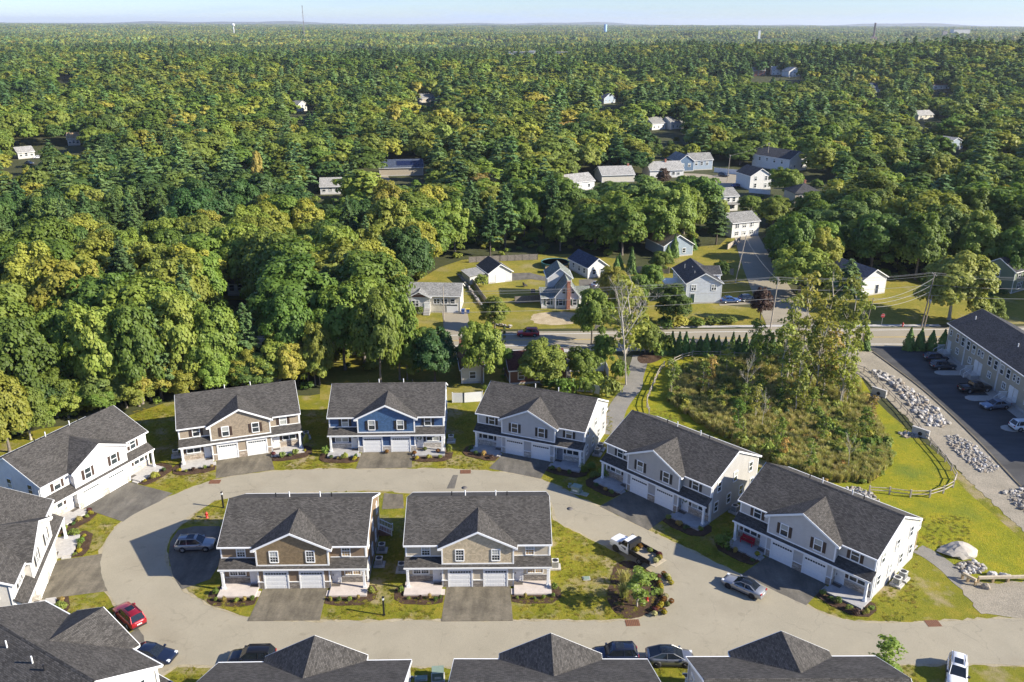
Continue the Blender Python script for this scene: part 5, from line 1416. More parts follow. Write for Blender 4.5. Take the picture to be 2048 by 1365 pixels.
# hand placed trees: kind, base pixel, top pixel row, crown width px, label
HT = [
 ('oak', (964, 768), 628, 78, 'tall green tree rising behind the gap between the blue and blue grey duplexes'),
 ('dark', (870, 764), 655, 92, 'dark broad tree behind the right end of the blue duplex'),
 ('oak', (730, 775), 545, 120, 'big green tree with pale stems behind the blue duplex'),
 ('olive', (762, 772), 575, 95, 'olive tree with a leaning white trunk behind the blue duplex'),
 ('oak', (800, 760), 580, 80, 'green tree behind the right half of the blue duplex roof'),
 ('olive', (1082, 770), 676, 88, 'bushy tree in front of the maroon roofed house'),
 ('oak', (990, 660), 590, 54, 'spreading small tree at the end of the stone wall'),
 ('oak', (1183, 690), 570, 75, 'dark tree leaning over the main road right of the red car'),
 ('loose', (1248, 745), 560, 105, 'loose tall tree by the head of the path'),
 ('olive', (1290, 705), 640, 60, 'round olive tree beside the path mound'),
 ('bare', (1252, 770), 590, 90, 'bare grey snag at the bend of the stone dust path'),
 ('bare', (1275, 700), 595, 80, 'bare branched tree above the white vinyl fence'),
 ('oak', (1345, 650), 568, 72, 'dense green tree beside the large white house'),
 ('oak', (1598, 592), 482, 118, 'broad sunlit maple at the side street corner'),
 ('copper', (1520, 640), 572, 42, 'small dark purple leaved tree by the utility pole'),
 ('yellow', (1898, 640), 500, 128, 'wide yellow green tree beside the leaning utility poles'),
 ('yellow', (1972, 650), 592, 54, 'small yellow tree above the apartment roof'),
 ('pine', (1690, 620), 520, 75, 'layered evergreen in front of the blue roofed house'),
 ('brown', (205, 600), 488, 132, 'domed tan brown tree in the left woods'),
 ('olive', (20, 905), 740, 110, 'yellowing tree at the left edge behind the white duplex'),
 ('yellow', (62, 880), 775, 80, 'bright yellow green tree behind the left end of the white duplex'),
 ('loose', (345, 640), 520, 95, 'dying tree with a forked pale trunk in the left woods'),
 ('yellow', (610, 500), 265, 110, 'tall pale green poplar in the middle of the woods'),
 ('yellow', (410, 470), 270, 120, 'tall yellow green tree left of the poplar in the woods'),
 ('rust', (520, 400), 300, 26, 'small orange tree beyond the left woods'),
 ('oak', (1190, 500), 395, 95, 'green tree with a forked stem behind the pool'),
 ('oak', (1115, 480), 345, 100, 'large oak left of the pool behind the yards'),
 ('oak', (1385, 480), 340, 115, 'large round oak behind the tan roofed barn'),
 ('dark', (1285, 490), 350, 130, 'dark oak behind the tan roofed barn'),
 ('pine', (1010, 505), 375, 75, 'sunlit pine at the back of the yards'),
 ('pine', (1432, 490), 405, 60, 'dark pine beside the small white house by the side street'),
 ('oak', (850, 530), 410, 110, 'dense green tree behind the stone wall yard'),
 ('oak', (910, 510), 400, 80, 'green tree at the head of the stone wall'),
 ('oak', (1570, 395), 330, 60, 'bright green tree in front of the far white gable house'),
 ('olive', (1740, 480), 350, 130, 'large tree with pale limbs on the right behind the side street'),
 ('dark', (1690, 500), 400, 110, 'dark tree behind the blue roofed house'),
 ('dark', (1805, 515), 430, 110, 'dark tree behind the shaded lawn right of the blue roofed house'),
 ('olive', (1850, 570), 380, 130, 'tall sunlit tree behind the shaded lawn'),
 ('oak', (1985, 560), 370, 150, 'tall tree with a dark trunk behind the green house'),
 ('yellow', (1180, 330), 200, 0, None),
 ('loose', (1600, 742), 545, 80, 'tall airy light green tree at the back of the thicket, left of three'),
 ('loose', (1645, 735), 528, 85, 'tallest airy light green tree at the back of the thicket'),
 ('loose', (1688, 745), 560, 75, 'airy light green tree at the back right of the thicket'),
 ('loose', (1572, 765), 590, 70, 'airy tree left of the tallest one in the thicket'),
 ('birch', (1712, 735), 590, 50, 'slim birch at the right end of the thicket'),
 ('loose', (1630, 800), 640, 80, 'airy tree in the middle right of the thicket'),
 ('loose', (1678, 815), 650, 75, 'airy tree at the right side of the thicket above the upper headwall'),
 ('birch', (1590, 830), 690, 60, 'yellow birch in the heart of the thicket'),
 ('oak', (1165, 470), 400, 80, 'round green tree left of the evergreen cones'),
 ('oak', (1240, 470), 380, 95, 'green tree above the evergreen cones'),
 ('olive', (1335, 430), 362, 90, 'olive tree behind the large round oak'),
 ('oak', (1225, 420), 364, 90, 'green tree in front of the low grey roofs'),
 ('dark', (1165, 430), 378, 80, 'dark tree below the leftmost low grey roof'),
 ('oak', (1420, 455), 385, 60, 'green tree left of the side street bend house'),
 ('oak', (1500, 430), 390, 46, 'small green tree above the side street bend'),
 ('olive', (1545, 455), 395, 60, 'olive tree right of the side street bend'),
 ('oak', (1560, 520), 440, 70, 'green tree on the right side of the side street'),
 ('dark', (1610, 500), 420, 90, 'dark tree behind the sunlit corner maple'),
 ('oak', (1650, 480), 400, 90, 'green tree behind the slate blue roof'),
 ('oak', (1620, 450), 380, 70, 'green tree in front of the cream hipped house'),
 ('copper', (1325, 372), 335, 26, 'small copper tree by the beige grey roofed house'),
 ('oak', (1395, 410), 360, 50, 'green tree below the slate blue house'),
 ('olive', (1300, 415), 366, 80, 'olive tree below the beige grey roofed house'),
 ('oak', (1480, 330), 290, 60, 'green tree behind the paved court'),
 ('oak', (1440, 318), 278, 60, 'green tree behind the slate blue house'),
 ('oak', (1240, 340), 300, 70, 'green tree behind the wide low roof'),
 ('dark', (1108, 395), 345, 60, 'dark tree left of the leftmost low roof'),
 ('oak', (1440, 560), 520, 34, 'small green tree east of the large white house'),
 ('oak', (1300, 590), 525, 50, 'green tree left of the large white house deck'),
 ('oak', (1320, 545), 500, 44, 'green tree behind the large white house'),
 ('olive', (1225, 600), 530, 60, 'olive tree at the driveway of the white cape house'),
 ('yellow', (1250, 640), 560, 70, 'yellowing tree between the cape house and the roadside scrub'),
 ('oak', (2030, 520), 380, 110, 'tall green tree behind the sage green house'),
 ('olive', (815, 760), 672, 60, 'olive tree right of the blue shake gable'),
 ('oak', (1010, 752), 690, 44, 'small green tree left of the maroon roofed house'),
 ('oak', (1165, 765), 690, 62, 'green tree behind the maroon roofed house drive'),
 ('oak', (1205, 735), 665, 50, 'green tree beside the sloping white vinyl fence'),
 ('oak', (1270, 610), 545, 56, 'green tree between the cape house and the large white house'),
 ('oak', (855, 735), 650, 60, 'green tree at the right end of the blue duplex back yard'),
 ('oak', (690, 740), 560, 110, 'green tree behind the left end of the blue duplex'),
 ('olive', (640, 770), 640, 60, 'olive tree in the gap between tan and blue duplexes'),
 ('loose', (560, 762), 640, 60, 'loose tree behind the tan duplex ridge'),
 ('pine', (500, 765), 610, 80, 'pine behind the tan shake gable duplex'),
 ('oak', (440, 772), 600, 110, 'green tree behind the middle of the tan duplex'),
 ('oak', (590, 755), 580, 100, 'green tree behind the right end of the tan duplex'),
 ('oak', (365, 785), 580, 110, 'green tree behind the left end of the tan duplex'),
 ('pine', (325, 800), 620, 80, 'pine left of the tan duplex'),
 ('oak', (285, 812), 600, 110, 'green tree between the tan and white duplexes'),
 ('oak', (215, 828), 600, 120, 'green tree behind the right end of the white duplex'),
 ('oak', (140, 845), 590, 120, 'green tree behind the middle of the white duplex'),
]
for kind, (bx, by), ty, wpx, lab in HT:
    if lab is None: continue
    P = gp(bx, by)
    d = pp(P)[2]
    el = PITCH - math.atan((682.5-by)/CAM_F)*1
    if (by-ty)*d/CAM_F > 17.5:
        for by in np.arange(by, ty+20, -2.0):
            P = gp(bx, by); d = pp(P)[2]
            if (by-ty)*d/CAM_F < 17.5: break
    H_ = (by-ty)*d/CAM_F/math.cos(PITCH+math.atan((0.5*(by+ty)-682.5)/CAM_F))
    wm = wpx*d/CAM_F/2
    base_w = {'pine': 4.3, 'birch': 2.2, 'sapling': 2.2, 'loose': 2.4, 'bare': 4.0}.get(kind, 4.9)
    tree(kind, P, H_*1.02, wm/base_w, lab)
# the birch on the island
P = gp(1274, 1214)
tree('birch', P, 5.0, 1.0, 'young white stemmed birch in the mulch bed at the island tip', v=0)
tree('sapling', gp(1768, 1352), 4.6, .85, 'small pale leaved birch beside the bottom right roof', v=0)

# arborvitae hedge along the main road
hx = [1318+i*13.2 for i in range(20)]
_ow = ['', 'first', 'second', 'third', 'fourth', 'fifth', 'sixth', 'seventh', 'eighth', 'ninth', 'tenth', 'eleventh', 'twelfth', 'thirteenth', 'fourteenth', 'fifteenth', 'sixteenth', 'seventeenth', 'eighteenth', 'nineteenth']
for i, x in enumerate(hx[:19]):
    tree('arborvitae', gp(x+_tr.uniform(-2, 2), 709+_tr.uniform(-1.5, 1.5)), _tr.uniform(3.6, 4.7), _tr.uniform(.85, 1.05), _ow[i+1]+' arborvitae from the left in the dark hedge row by the main road', 'arborvitae hedge row along the main road', cat='hedge tree')
for i, x in enumerate((1816, 1838, 1861, 1884)):
    tree('arborvitae', gp(x, 700), _tr.uniform(4.0, 4.6), 1.15, ('first', 'second', 'third', 'fourth')[i]+' arborvitae from the left in the short row beside the apartment row', 'short arborvitae row by the apartments', cat='hedge tree')
tree('arborvitae', gp(1728, 700), 3.8, 1.1, 'single arborvitae beside the leaning pole at the parking lot mouth', cat='hedge tree')
for i, (x, y, h_) in enumerate(((1228, 500, 5), (1232, 560, 6), (1262, 548, 7), (1238, 545, 5), (1348, 515, 6.5), (1335, 520, 4), (1385, 500, 4))):
    tree('arborvitae', gp(x, y), h_, 1.3, ('slim dark', 'broad', 'tall broad', 'low', 'narrow pointed', 'low rounded', 'small pointed')[i]+' evergreen cone near the tan roofed barn', cat='hedge tree')

# thin trees in the wet meadow
WET = [(1352, 745), (1400, 728), (1470, 720), (1560, 718), (1650, 722), (1700, 745), (1735, 810), (1768, 870), (1785, 930), (1740, 968), (1650, 965), (1560, 938), (1480, 895), (1400, 850), (1335, 805)]
_wr2 = random.Random(12)
n_ = 0
wet_sp = []
_WN = ['', 'one', 'two', 'three', 'four', 'five', 'six', 'seven', 'eight', 'nine', 'ten']+['%s' % w for w in ('eleven', 'twelve', 'thirteen', 'fourteen', 'fifteen', 'sixteen', 'seventeen', 'eighteen', 'nineteen', 'twenty')]+['twenty-%s' % w for w in ('one', 'two', 'three', 'four', 'five', 'six', 'seven', 'eight', 'nine')]+['thirty']*30
while n_ < 44:
    x, y = _wr2.uniform(1330, 1790), _wr2.uniform(715, 970)
    if not inpoly(x, y, WET): continue
    # leave the front of the patch low, the back and right tall
    tall = 1.0 if y < 850 else .72
    if x < 1440 and _wr2.random() < .55: continue
    kind = _wr2.choice(['birch', 'birch', 'sapling', 'loose', 'birch', 'loose', 'bare', 'sapling', 'orange_sapling'])
    h_ = _wr2.uniform(5.5, 10.5)*tall*(1.2 if x > 1560 and y < 800 else .85)
    lab = {'birch': 'thin birch in the wet meadow thicket', 'sapling': 'thin green sapling in the wet meadow thicket', 'loose': 'loose olive tree in the wet meadow thicket',
           'orange_sapling': 'orange tinged sapling in the wet meadow thicket', 'bare': 'bare grey tree in the wet meadow thicket'}[kind]
    wet_sp.append((x, y, kind, h_, lab)); n_ += 1
_kn = {}
for x, y, kind, h_, lab in sorted(wet_sp):
    k_ = h_/KIND[kind]['top']; _kn[kind] = _kn.get(kind, 0)+1
    tree(kind, gp(x, y), h_, k_*{'bare': .75}.get(kind, 1.15), lab.replace(' in the', ', number %s from the left, in the' % _WN[_kn[kind]]), 'trees of the wet meadow thicket')

# ------------------------------------------------------------------ woods: the nearest trees one by one, the rest as one mass
CLEAR = [  # ground without trees, as seen in the photograph
 [(810, 700), (815, 640), (820, 585), (850, 545), (900, 520), (1060, 508), (1150, 506), (1235, 516), (1300, 500), (1330, 500), (1440, 480), (1462, 440), (1530, 440), (1545, 500), (1560, 560), (1600, 600), (1640, 575), (1790, 560), (1900, 575), (1960, 590), (2200, 560), (2200, 760), (810, 760)],
 [(1350, 365), (1345, 335), (1440, 318), (1530, 340), (1540, 320), (1620, 330), (1615, 350), (1560, 385), (1500, 392), (1440, 385)],
 [(1130, 385), (1130, 360), (1200, 358), (1270, 360), (1300, 335), (1370, 330), (1370, 362), (1270, 372), (1200, 388)],
 [(730, 375), (745, 330), (850, 330), (860, 352), (790, 372)], [(440, 575), (460, 552), (520, 552), (540, 590)],
 [(20, 333), (30, 302), (100, 290), (170, 300), (130, 330)], [(1440, 430), (1440, 385), (1480, 385), (1480, 430)], [(1580, 418), (1585, 392), (1655, 392), (1655, 415)],
 [(1650, 595), (1650, 560), (1780, 560), (1790, 600)],
 [(640, 690), (640, 664), (820, 660), (820, 700)],
 [(-500, 722), (-500, 672), (640, 664), (640, 706)],
]
SOUTH = [(-800, 950), (-200, 905), (60, 862), (150, 838), (240, 830), (300, 815), (345, 802), (470, 788), (640, 778), (660, 748), (760, 742), (820, 705), (1300, 700), (1700, 690), (2600, 640)]
def south_line(x):
    for (x0, y0), (x1, y1) in zip(SOUTH, SOUTH[1:]):
        if x0 <= x <= x1: return y0+(y1-y0)*(x-x0)/(x1-x0)
    return 700
# lines of sight that stay open: x0, y0, x1, y1 (pixels) and base row of the thing seen
OPEN = [(815, 560, 925, 630, 628), (925, 520, 1030, 572, 570), (1070, 535, 1185, 618, 616), (1145, 515, 1215, 560, 558), (1340, 512, 1450, 608, 606), (1318, 463, 1390, 515, 512), (1458, 430, 1515, 478, 476),
        (1075, 512, 1142, 540, 530), (1362, 310, 1432, 345, 343), (1498, 335, 1550, 382, 380), (1530, 308, 1612, 345, 340), (1585, 386, 1648, 414, 412), (1440, 383, 1480, 425, 424), (1132, 348, 1192, 385, 382),
        (1200, 343, 1272, 366, 364), (1295, 328, 1368, 356, 354), (1655, 515, 1780, 592, 590), (1975, 518, 2060, 585, 583), (760, 322, 850, 350, 348), (640, 366, 682, 388, 385), (470, 570, 500, 580, 590),
        (1500, 136, 1530, 153, 152), (1540, 140, 1570, 152, 150), (1575, 132, 1600, 155, 154), (836, 184, 878, 206, 204), (1200, 192, 1238, 208, 206), (1862, 166, 1900, 180, 178), (590, 206, 622, 224, 222), (30, 296, 78, 320, 316), (135, 282, 162, 292, 290),
        (1828, 218, 1880, 240, 236), (1896, 282, 1925, 302, 298), (1300, 240, 1370, 262, 258), (1740, 168, 1760, 186, 184), (116, 150, 142, 162, 160), (1480, 432, 1540, 590, 588), (1400, 335, 1500, 352, 350), (1400, 345, 1500, 395, 384),
        (1730, 548, 1900, 640, 638)]
def blocked(P, h, rad):
    bx, by, d = pp(P)
    tx, ty, _ = pp((P[0], P[1], P[2]+h))
    wp = rad*CAM_F/d
    for x0, y0, x1, y1, base in OPEN:
        if by > base and bx+wp > x0 and bx-wp < x1 and ty < y1 and by > y0:
            return True
    return False
def wood_ok(P):
    bx, by, d = pp(P)
    if by > south_line(bx): return False
    for c in CLEAR:
        if inpoly(bx, by, c): return False
    return True
_wd = random.Random(2024)
spots = []
grid = {}
def near_other(x, y, s):
    gx, gy = int(x//10), int(y//10)
    for i in (-1, 0, 1):
        for j in (-1, 0, 1):
            for q in grid.get((gx+i, gy+j), ()):
                if (q[0]-x)**2+(q[1]-y)**2 < s*s: return True
    return False
for o in [o for o in COL.objects if o.get('category') == 'tree']:
    grid.setdefault((int(o.location.x//10), int(o.location.y//10)), []).append((o.location.x, o.location.y))
def patchv(x, y):
    return math.sin(x*.021+1.3)+math.sin(y*.017+.4)+math.sin((x+y)*.013+2.2)+.7*math.sin((x-y)*.037)
RMAX = 900
cand = 0
while cand < 60000:
    cand += 1
    r = math.sqrt(_wd.uniform(110**2, RMAX**2)); a = _wd.uniform(-R(39), R(39))
    x, y = r*math.sin(a), r*math.cos(a)
    sp = 7.2 if r < 300 else 9.0
    if near_other(x, y, sp): continue
    P = Vector((x, y, terr(x, y)))
    if not wood_ok(P): continue
    h = _wd.uniform(13, 19.5)+1.6*patchv(x*.7, y*.7)*.5
    if x < -20 and r < 190: h += 1.5
    if blocked(P, h, 4.5):
        h2 = _wd.uniform(5, 8)
        if blocked(P, h2, 2.5) or _wd.random() < .3: continue
        h = h2
    pv = patchv(x, y)
    q = _wd.random()
    kind = 'oak' if q < .50 else 'olive' if q < .68 else 'dark' if q < .78 else 'pine' if q < .93 else 'yellow' if q < .999 else 'rust'
    if pv > 1.3 and q < .55: kind = 'yellow' if _wd.random() < .5 else 'olive'
    if pv < -1.4 and q < .6: kind = 'pine' if _wd.random() < .45 else 'dark'
    if h < 10: kind = _wd.choice(['oak', 'olive', 'dark'])
    grid.setdefault((int(x//10), int(y//10)), []).append((x, y))
    spots.append((pp(P)[2], P, h, kind))
spots.sort(key=lambda s: s[0])
NEAR = 260
_eg = random.Random(44); _en = 0
for x in range(40, 660, 26):
    yb = south_line(x)-_eg.uniform(2, 16); P = gp(x+_eg.uniform(-8, 8), yb)
    _en += 1
    tree(_eg.choice(['oak', 'oak', 'olive', 'dark']), P, _eg.uniform(6, 9.5), _eg.uniform(.55, .8), 'low bushy tree, number %d along the woodland edge counted from the left' % _en if False else 'low bushy tree, '+(['']+['first', 'second', 'third', 'fourth', 'fifth', 'sixth', 'seventh', 'eighth', 'ninth', 'tenth', 'eleventh', 'twelfth', 'thirteenth', 'fourteenth', 'fifteenth', 'sixteenth', 'seventeenth', 'eighteenth', 'nineteenth', 'twentieth', 'twenty-first', 'twenty-second', 'twenty-third', 'twenty-fourth'])[_en]+' from the left along the edge of the left woods', 'low trees along the edge of the left woods')
_ow = ['', 'first', 'second', 'third', 'fourth', 'fifth', 'sixth', 'seventh', 'eighth', 'ninth', 'tenth', 'eleventh', 'twelfth', 'thirteenth', 'fourteenth', 'fifteenth', 'sixteenth', 'seventeenth', 'eighteenth', 'nineteenth']
def ordinal(n):
    if n < 20: return _ow[n]
    t = ('twenty', 'thirty', 'forty', 'fifty', 'sixty')[n//10-2]
    return t+'-'+_ow[n % 10] if n % 10 else t[:-1]+'ieth'
RANK = {}
COLS = [(60, 'at the left edge of the woods'), (130, 'above the left half of the white duplex'), (200, 'above the ridge of the white duplex'), (270, 'above the right end of the white duplex'), (345, 'above the gap between white and tan duplexes'),
        (420, 'above the left end of the tan duplex'), (490, 'above the tan shake gable'), (560, 'above the right half of the tan duplex'), (610, 'above the right end of the tan duplex'), (660, 'above the gap between tan and blue duplexes'),
        (740, 'above the left half of the blue duplex'), (820, 'above the blue shake gable'), (900, 'above the ranch house'), (960, 'above the stone wall'), (1040, 'above the white garage'), (1140, 'above the round pool'),
        (1220, 'above the small dark roofed house'), (1320, 'above the evergreen cones'), (1400, 'above the tan roofed shed'), (1460, 'left of the side street bend'), (1540, 'along the side street'), (1640, 'right of the side street'),
        (1720, 'above the slate blue roof'), (1800, 'above the white gable by the shaded lawn'), (1880, 'above the tall brown utility pole'), (1970, 'above the end of the apartment row'), (9999, 'around the sage green house')]
for d, P, h, kind in spots[:NEAR]:
    zone = 'left woods behind the tan and white duplexes' if P.x < -12 and P.y < 230 else 'woods behind the yards' if P.x < 35 else 'woods right of the side street'
    K = KIND[kind]
    w = _wd.uniform(1.05, 1.5)*(h/17.5) if kind != 'pine' else _wd.uniform(.8, 1.15)*(h/18)
    px = pp(P)[0]
    where = next((t for x1, t in COLS if px < x1), COLS[-1][1])
    RANK[where] = RANK.get(where, 0)+1
    tree(kind, P, h, max(w, .4), K['word']+', '+ordinal(RANK[where])+' from the front '+where, 'trees of the '+zone)

# the rest of the woods: middle and far distance, one mass made of shared crowns
def lod_crown(kind, seed, nclump, per, size, mat, barkm=None):
    if kind == 'pine':
        V, _ = pine_crown(seed, 9, per, size, 3.8, 13.0); V = V+np.array([0, 0, 4.0])
    else:
        V, _ = broadleaf(seed, nclump, per, size, tall=1.05); V = V+np.array([0, 0, 7.6])
    return quad_mesh('canopy_piece', V, [mat])
src_col = bpy.data.collections.new('canopy_pieces')
def src(me, name):
    o = bpy.data.objects.new(name, me); src_col.objects.link(o)
MIDK = [('oak', leaf_oak), ('oak', leaf_oak), ('olive', leaf_olive), ('olive', leaf_olive), ('dark', leaf_dark), ('pine', leaf_pine), ('pine', leaf_pine), ('yellow', leaf_yel), ('rust', leaf_rust)]
for i, (k, mt) in enumerate(MIDK):           # 0..8
    src(lod_crown(k, 100+i, 60, 44 if k != 'pine' else 11, .56 if k != 'pine' else .56, mt), 'piece_%02d' % i)
for i, (k, mt) in enumerate(MIDK):           # 9..17 farther, coarser
    src(lod_crown(k, 200+i, 42, 17 if k != 'pine' else 5.5, .92 if k != 'pine' else .85, mt), 'piece_%02d' % (i+9))
def patch_mesh(seed, mats, n=26, ext=36):
    rs = np.random.RandomState(seed); Vs = []; idx = []
    for k in range(n):
        c = np.array([rs.uniform(-ext, ext), rs.uniform(-ext, ext), rs.uniform(6, 10)])
        d = rs.normal(0, 1, (46, 3)); d /= np.linalg.norm(d, axis=1)[:, None]; d[:, 2] = np.abs(d[:, 2])
        rad = rs.uniform(4.5, 8)
        Vs.append(cards(rs, c+d*rad*np.array([1, 1, 1.15]), d, rad*.40, .5)); idx += [rs.randint(len(mats))]*46
    return quad_mesh('canopy_patch', np.concatenate(Vs), mats, np.array(idx, dtype=np.int32))
for i in range(4): src(patch_mesh(300+i, [leaf_oak, leaf_dark, leaf_olive, leaf_pine, leaf_oak, leaf_olive] if i else [leaf_oak, leaf_lime, leaf_olive, leaf_pine]), 'piece_%02d' % (i+18))

pts, scl, rot, idx = [], [], [], []
kidx = {'oak': (0, 1), 'olive': (2, 3), 'dark': (4,), 'pine': (5, 6), 'yellow': (7,), 'rust': (8,), 'brown': (8,)}
for d, P, h, kind in spots[NEAR:]:
    i = _wd.choice(kidx[kind])
    pts.append(tuple(P)); w = _wd.uniform(1.0, 1.75)*h/17.5; scl.append((w, w, h/17.8*_wd.uniform(.92, 1.18))); rot.append(_wd.uniform(0, 6.28)); idx.append(i if d < 480 else i+9)
def scatter(r0, r1, s, lod):
    n = int(R(78)/2*(r1*r1-r0*r0)/(s*s))
    for _ in range(n):
        r = math.sqrt(_wd.uniform(r0*r0, r1*r1)); a = _wd.uniform(-R(39), R(39))
        x, y = r*math.sin(a), r*math.cos(a)
        P = Vector((x, y, terr(x, y)))
        h = _wd.uniform(14, 21)+1.5*patchv(x*.5, y*.5)*.5
        if lod == 'far' and r < 1400 and blocked(P, h, 6): continue
        pv = patchv(x*.6, y*.6)
        q = _wd.random()
        kind = 'oak' if q < .48 else 'olive' if q < .70 else 'dark' if q < .79 else 'pine' if q < .94 else 'yellow' if q < .999 else 'rust'
        if pv > 1.3 and q < .5: kind = 'olive' if _wd.random() < .6 else 'yellow'
        if pv < -1.2 and q < .65: kind = 'pine' if _wd.random() < .55 else 'dark'
        pts.append(tuple(P)); rot.append(_wd.uniform(0, 6.28))
        if lod == 'far':
            w = _wd.uniform(1.2, 2.0)*h/17.5
            scl.append((w, w, h/17.8*_wd.uniform(.95, 1.3))); idx.append(_wd.choice(kidx[kind])+9)
        else:
            k = _wd.uniform(.85, 1.25); scl.append((k, k, k*_wd.uniform(.85, 1.3))); idx.append(18+_wd.randrange(4))
scatter(900, 2300, 9.8, 'far')
scatter(2250, 7500, 62, 'patch')
scatter(7400, 14000, 120, 'patch')

def woodland(name, label):
    me = bpy.data.meshes.new(name)
    me.from_pydata(pts, [], [])
    a = me.attributes.new('sc', 'FLOAT_VECTOR', 'POINT'); a.data.foreach_set('vector', np.array(scl, np.float32).ravel())
    a = me.attributes.new('rt', 'FLOAT_VECTOR', 'POINT'); a.data.foreach_set('vector', np.array([(0, 0, r) for r in rot], np.float32).ravel())
    a = me.attributes.new('ix', 'INT', 'POINT'); a.data.foreach_set('value', np.array(idx, np.int32))
    o = bpy.data.objects.new(name, me); COL.objects.link(o)
    ng = bpy.data.node_groups.new('canopy_nodes', 'GeometryNodeTree')
    ng.interface.new_socket('Geometry', in_out='INPUT', socket_type='NodeSocketGeometry')
    ng.interface.new_socket('Geometry', in_out='OUTPUT', socket_type='NodeSocketGeometry')
    gi = ng.nodes.new('NodeGroupInput'); go = ng.nodes.new('NodeGroupOutput')
    ci = ng.nodes.new('GeometryNodeCollectionInfo')
    ci.inputs['Collection'].default_value = src_col
    ci.inputs['Separate Children'].default_value = True
    ci.inputs['Reset Children'].default_value = True
    ip = ng.nodes.new('GeometryNodeInstanceOnPoints'); ip.inputs['Pick Instance'].default_value = True
    def attr(nm, t):
        n = ng.nodes.new('GeometryNodeInputNamedAttribute'); n.data_type = t; n.inputs['Name'].default_value = nm
        return n.outputs['Attribute']
    L = ng.links.new
    L(gi.outputs[0], ip.inputs['Points']); L(ci.outputs[0], ip.inputs['Instance'])
    L(attr('ix', 'INT'), ip.inputs['Instance Index'])
    L(attr('sc', 'FLOAT_VECTOR'), ip.inputs['Scale'])
    er = ng.nodes.new('FunctionNodeEulerToRotation'); L(attr('rt', 'FLOAT_VECTOR'), er.inputs[0]); L(er.outputs[0], ip.inputs['Rotation'])
    L(ip.outputs[0], go.inputs[0])
    md = o.modifiers.new('canopy', 'NODES'); md.node_group = ng
    tag(o, label, None, None, 'stuff')
    return o
woodland('woodland', 'dense mixed woods rolling away to the horizon')
print('TREES', len(spots), 'POINTS', len(pts))
# ------------------------------------------------------------------ rocks
rock_mat = plain('rock_pale', (0.31, 0.285, 0.245), .9, var=.35, scale=2.5)
rock_mat2 = plain('rock_tan', (0.27, 0.225, 0.17), .9, var=.35, scale=2.5)
rock_mat3 = plain('rock_white', (0.42, 0.40, 0.37), .85, var=.25, scale=2.0)
def rock_mesh(seed, mat, sub=1, flat=.7):
    bm = bmesh.new(); bmesh.ops.create_icosphere(bm, subdivisions=sub, radius=1)
    r = random.Random(seed)
    ax = [Vector((r.gauss(0, 1), r.gauss(0, 1), r.gauss(0, 1))).normalized() for _ in range(7)]
    cut = [r.uniform(.55, .9) for _ in ax]
    for v in bm.verts:
        p = v.co.copy()
        for a, c in zip(ax, cut):
            d = p.dot(a)
            if d > c: p -= a*(d-c)
        v.co = Vector((p.x*1.15, p.y*.9, p.z*flat))+Vector((r.uniform(-.05, .05), r.uniform(-.05, .05), r.uniform(-.05, .05)))
    me = bpy.data.meshes.new('rock'); bm.to_mesh(me); bm.free(); me.materials.append(mat)
    return me
ROCKS = [rock_mesh(400+i, (rock_mat, rock_mat3, rock_mat2, rock_mat)[i % 4]) for i in range(8)]
_rr = random.Random(8)
def rock(px, py, s, label, group, name='rock', z=0.04, world=False):
    P = Vector((px, py, z)) if world else gp(px, py, z)
    o = inst(name, ROCKS[_rr.randrange(8)], None, (P.x, P.y, z+s*.25), _rr.uniform(0, 6.28), (s, s*_rr.uniform(.8, 1.1), s*_rr.uniform(.75, 1.1)))
    o.rotation_euler = (_rr.uniform(-.4, .4), _rr.uniform(-.4, .4), _rr.uniform(0, 6.28))
    tag(o, label, 'rock', group)
    return o
RIP1 = [(1742, 745), (1752, 742), (1790, 756), (1822, 778), (1860, 806), (1892, 838), (1898, 848), (1880, 856), (1856, 852), (1830, 826), (1806, 798), (1784, 772)]
RIP2 = [(1888, 873), (1912, 872), (1940, 884), (1975, 914), (1999, 938), (1985, 945), (1962, 946), (1930, 922), (1902, 896)]
RIP3 = [(2006, 985), (2030, 976), (2060, 972), (2080, 1020), (2055, 1030), (2022, 1006)]
RIP4 = [(1686, 978), (1712, 974), (1740, 984), (1762, 1005), (1735, 1004), (1700, 990)]
RIP5 = [(1722, 792), (1735, 788), (1752, 792), (1760, 798), (1735, 799)]
RIP6 = [(1796, 868), (1812, 862), (1838, 870), (1836, 878), (1810, 878)]
RIP7 = [(1912, 1134), (1920, 1126), (1950, 1124), (1972, 1136), (1960, 1148), (1930, 1150)]
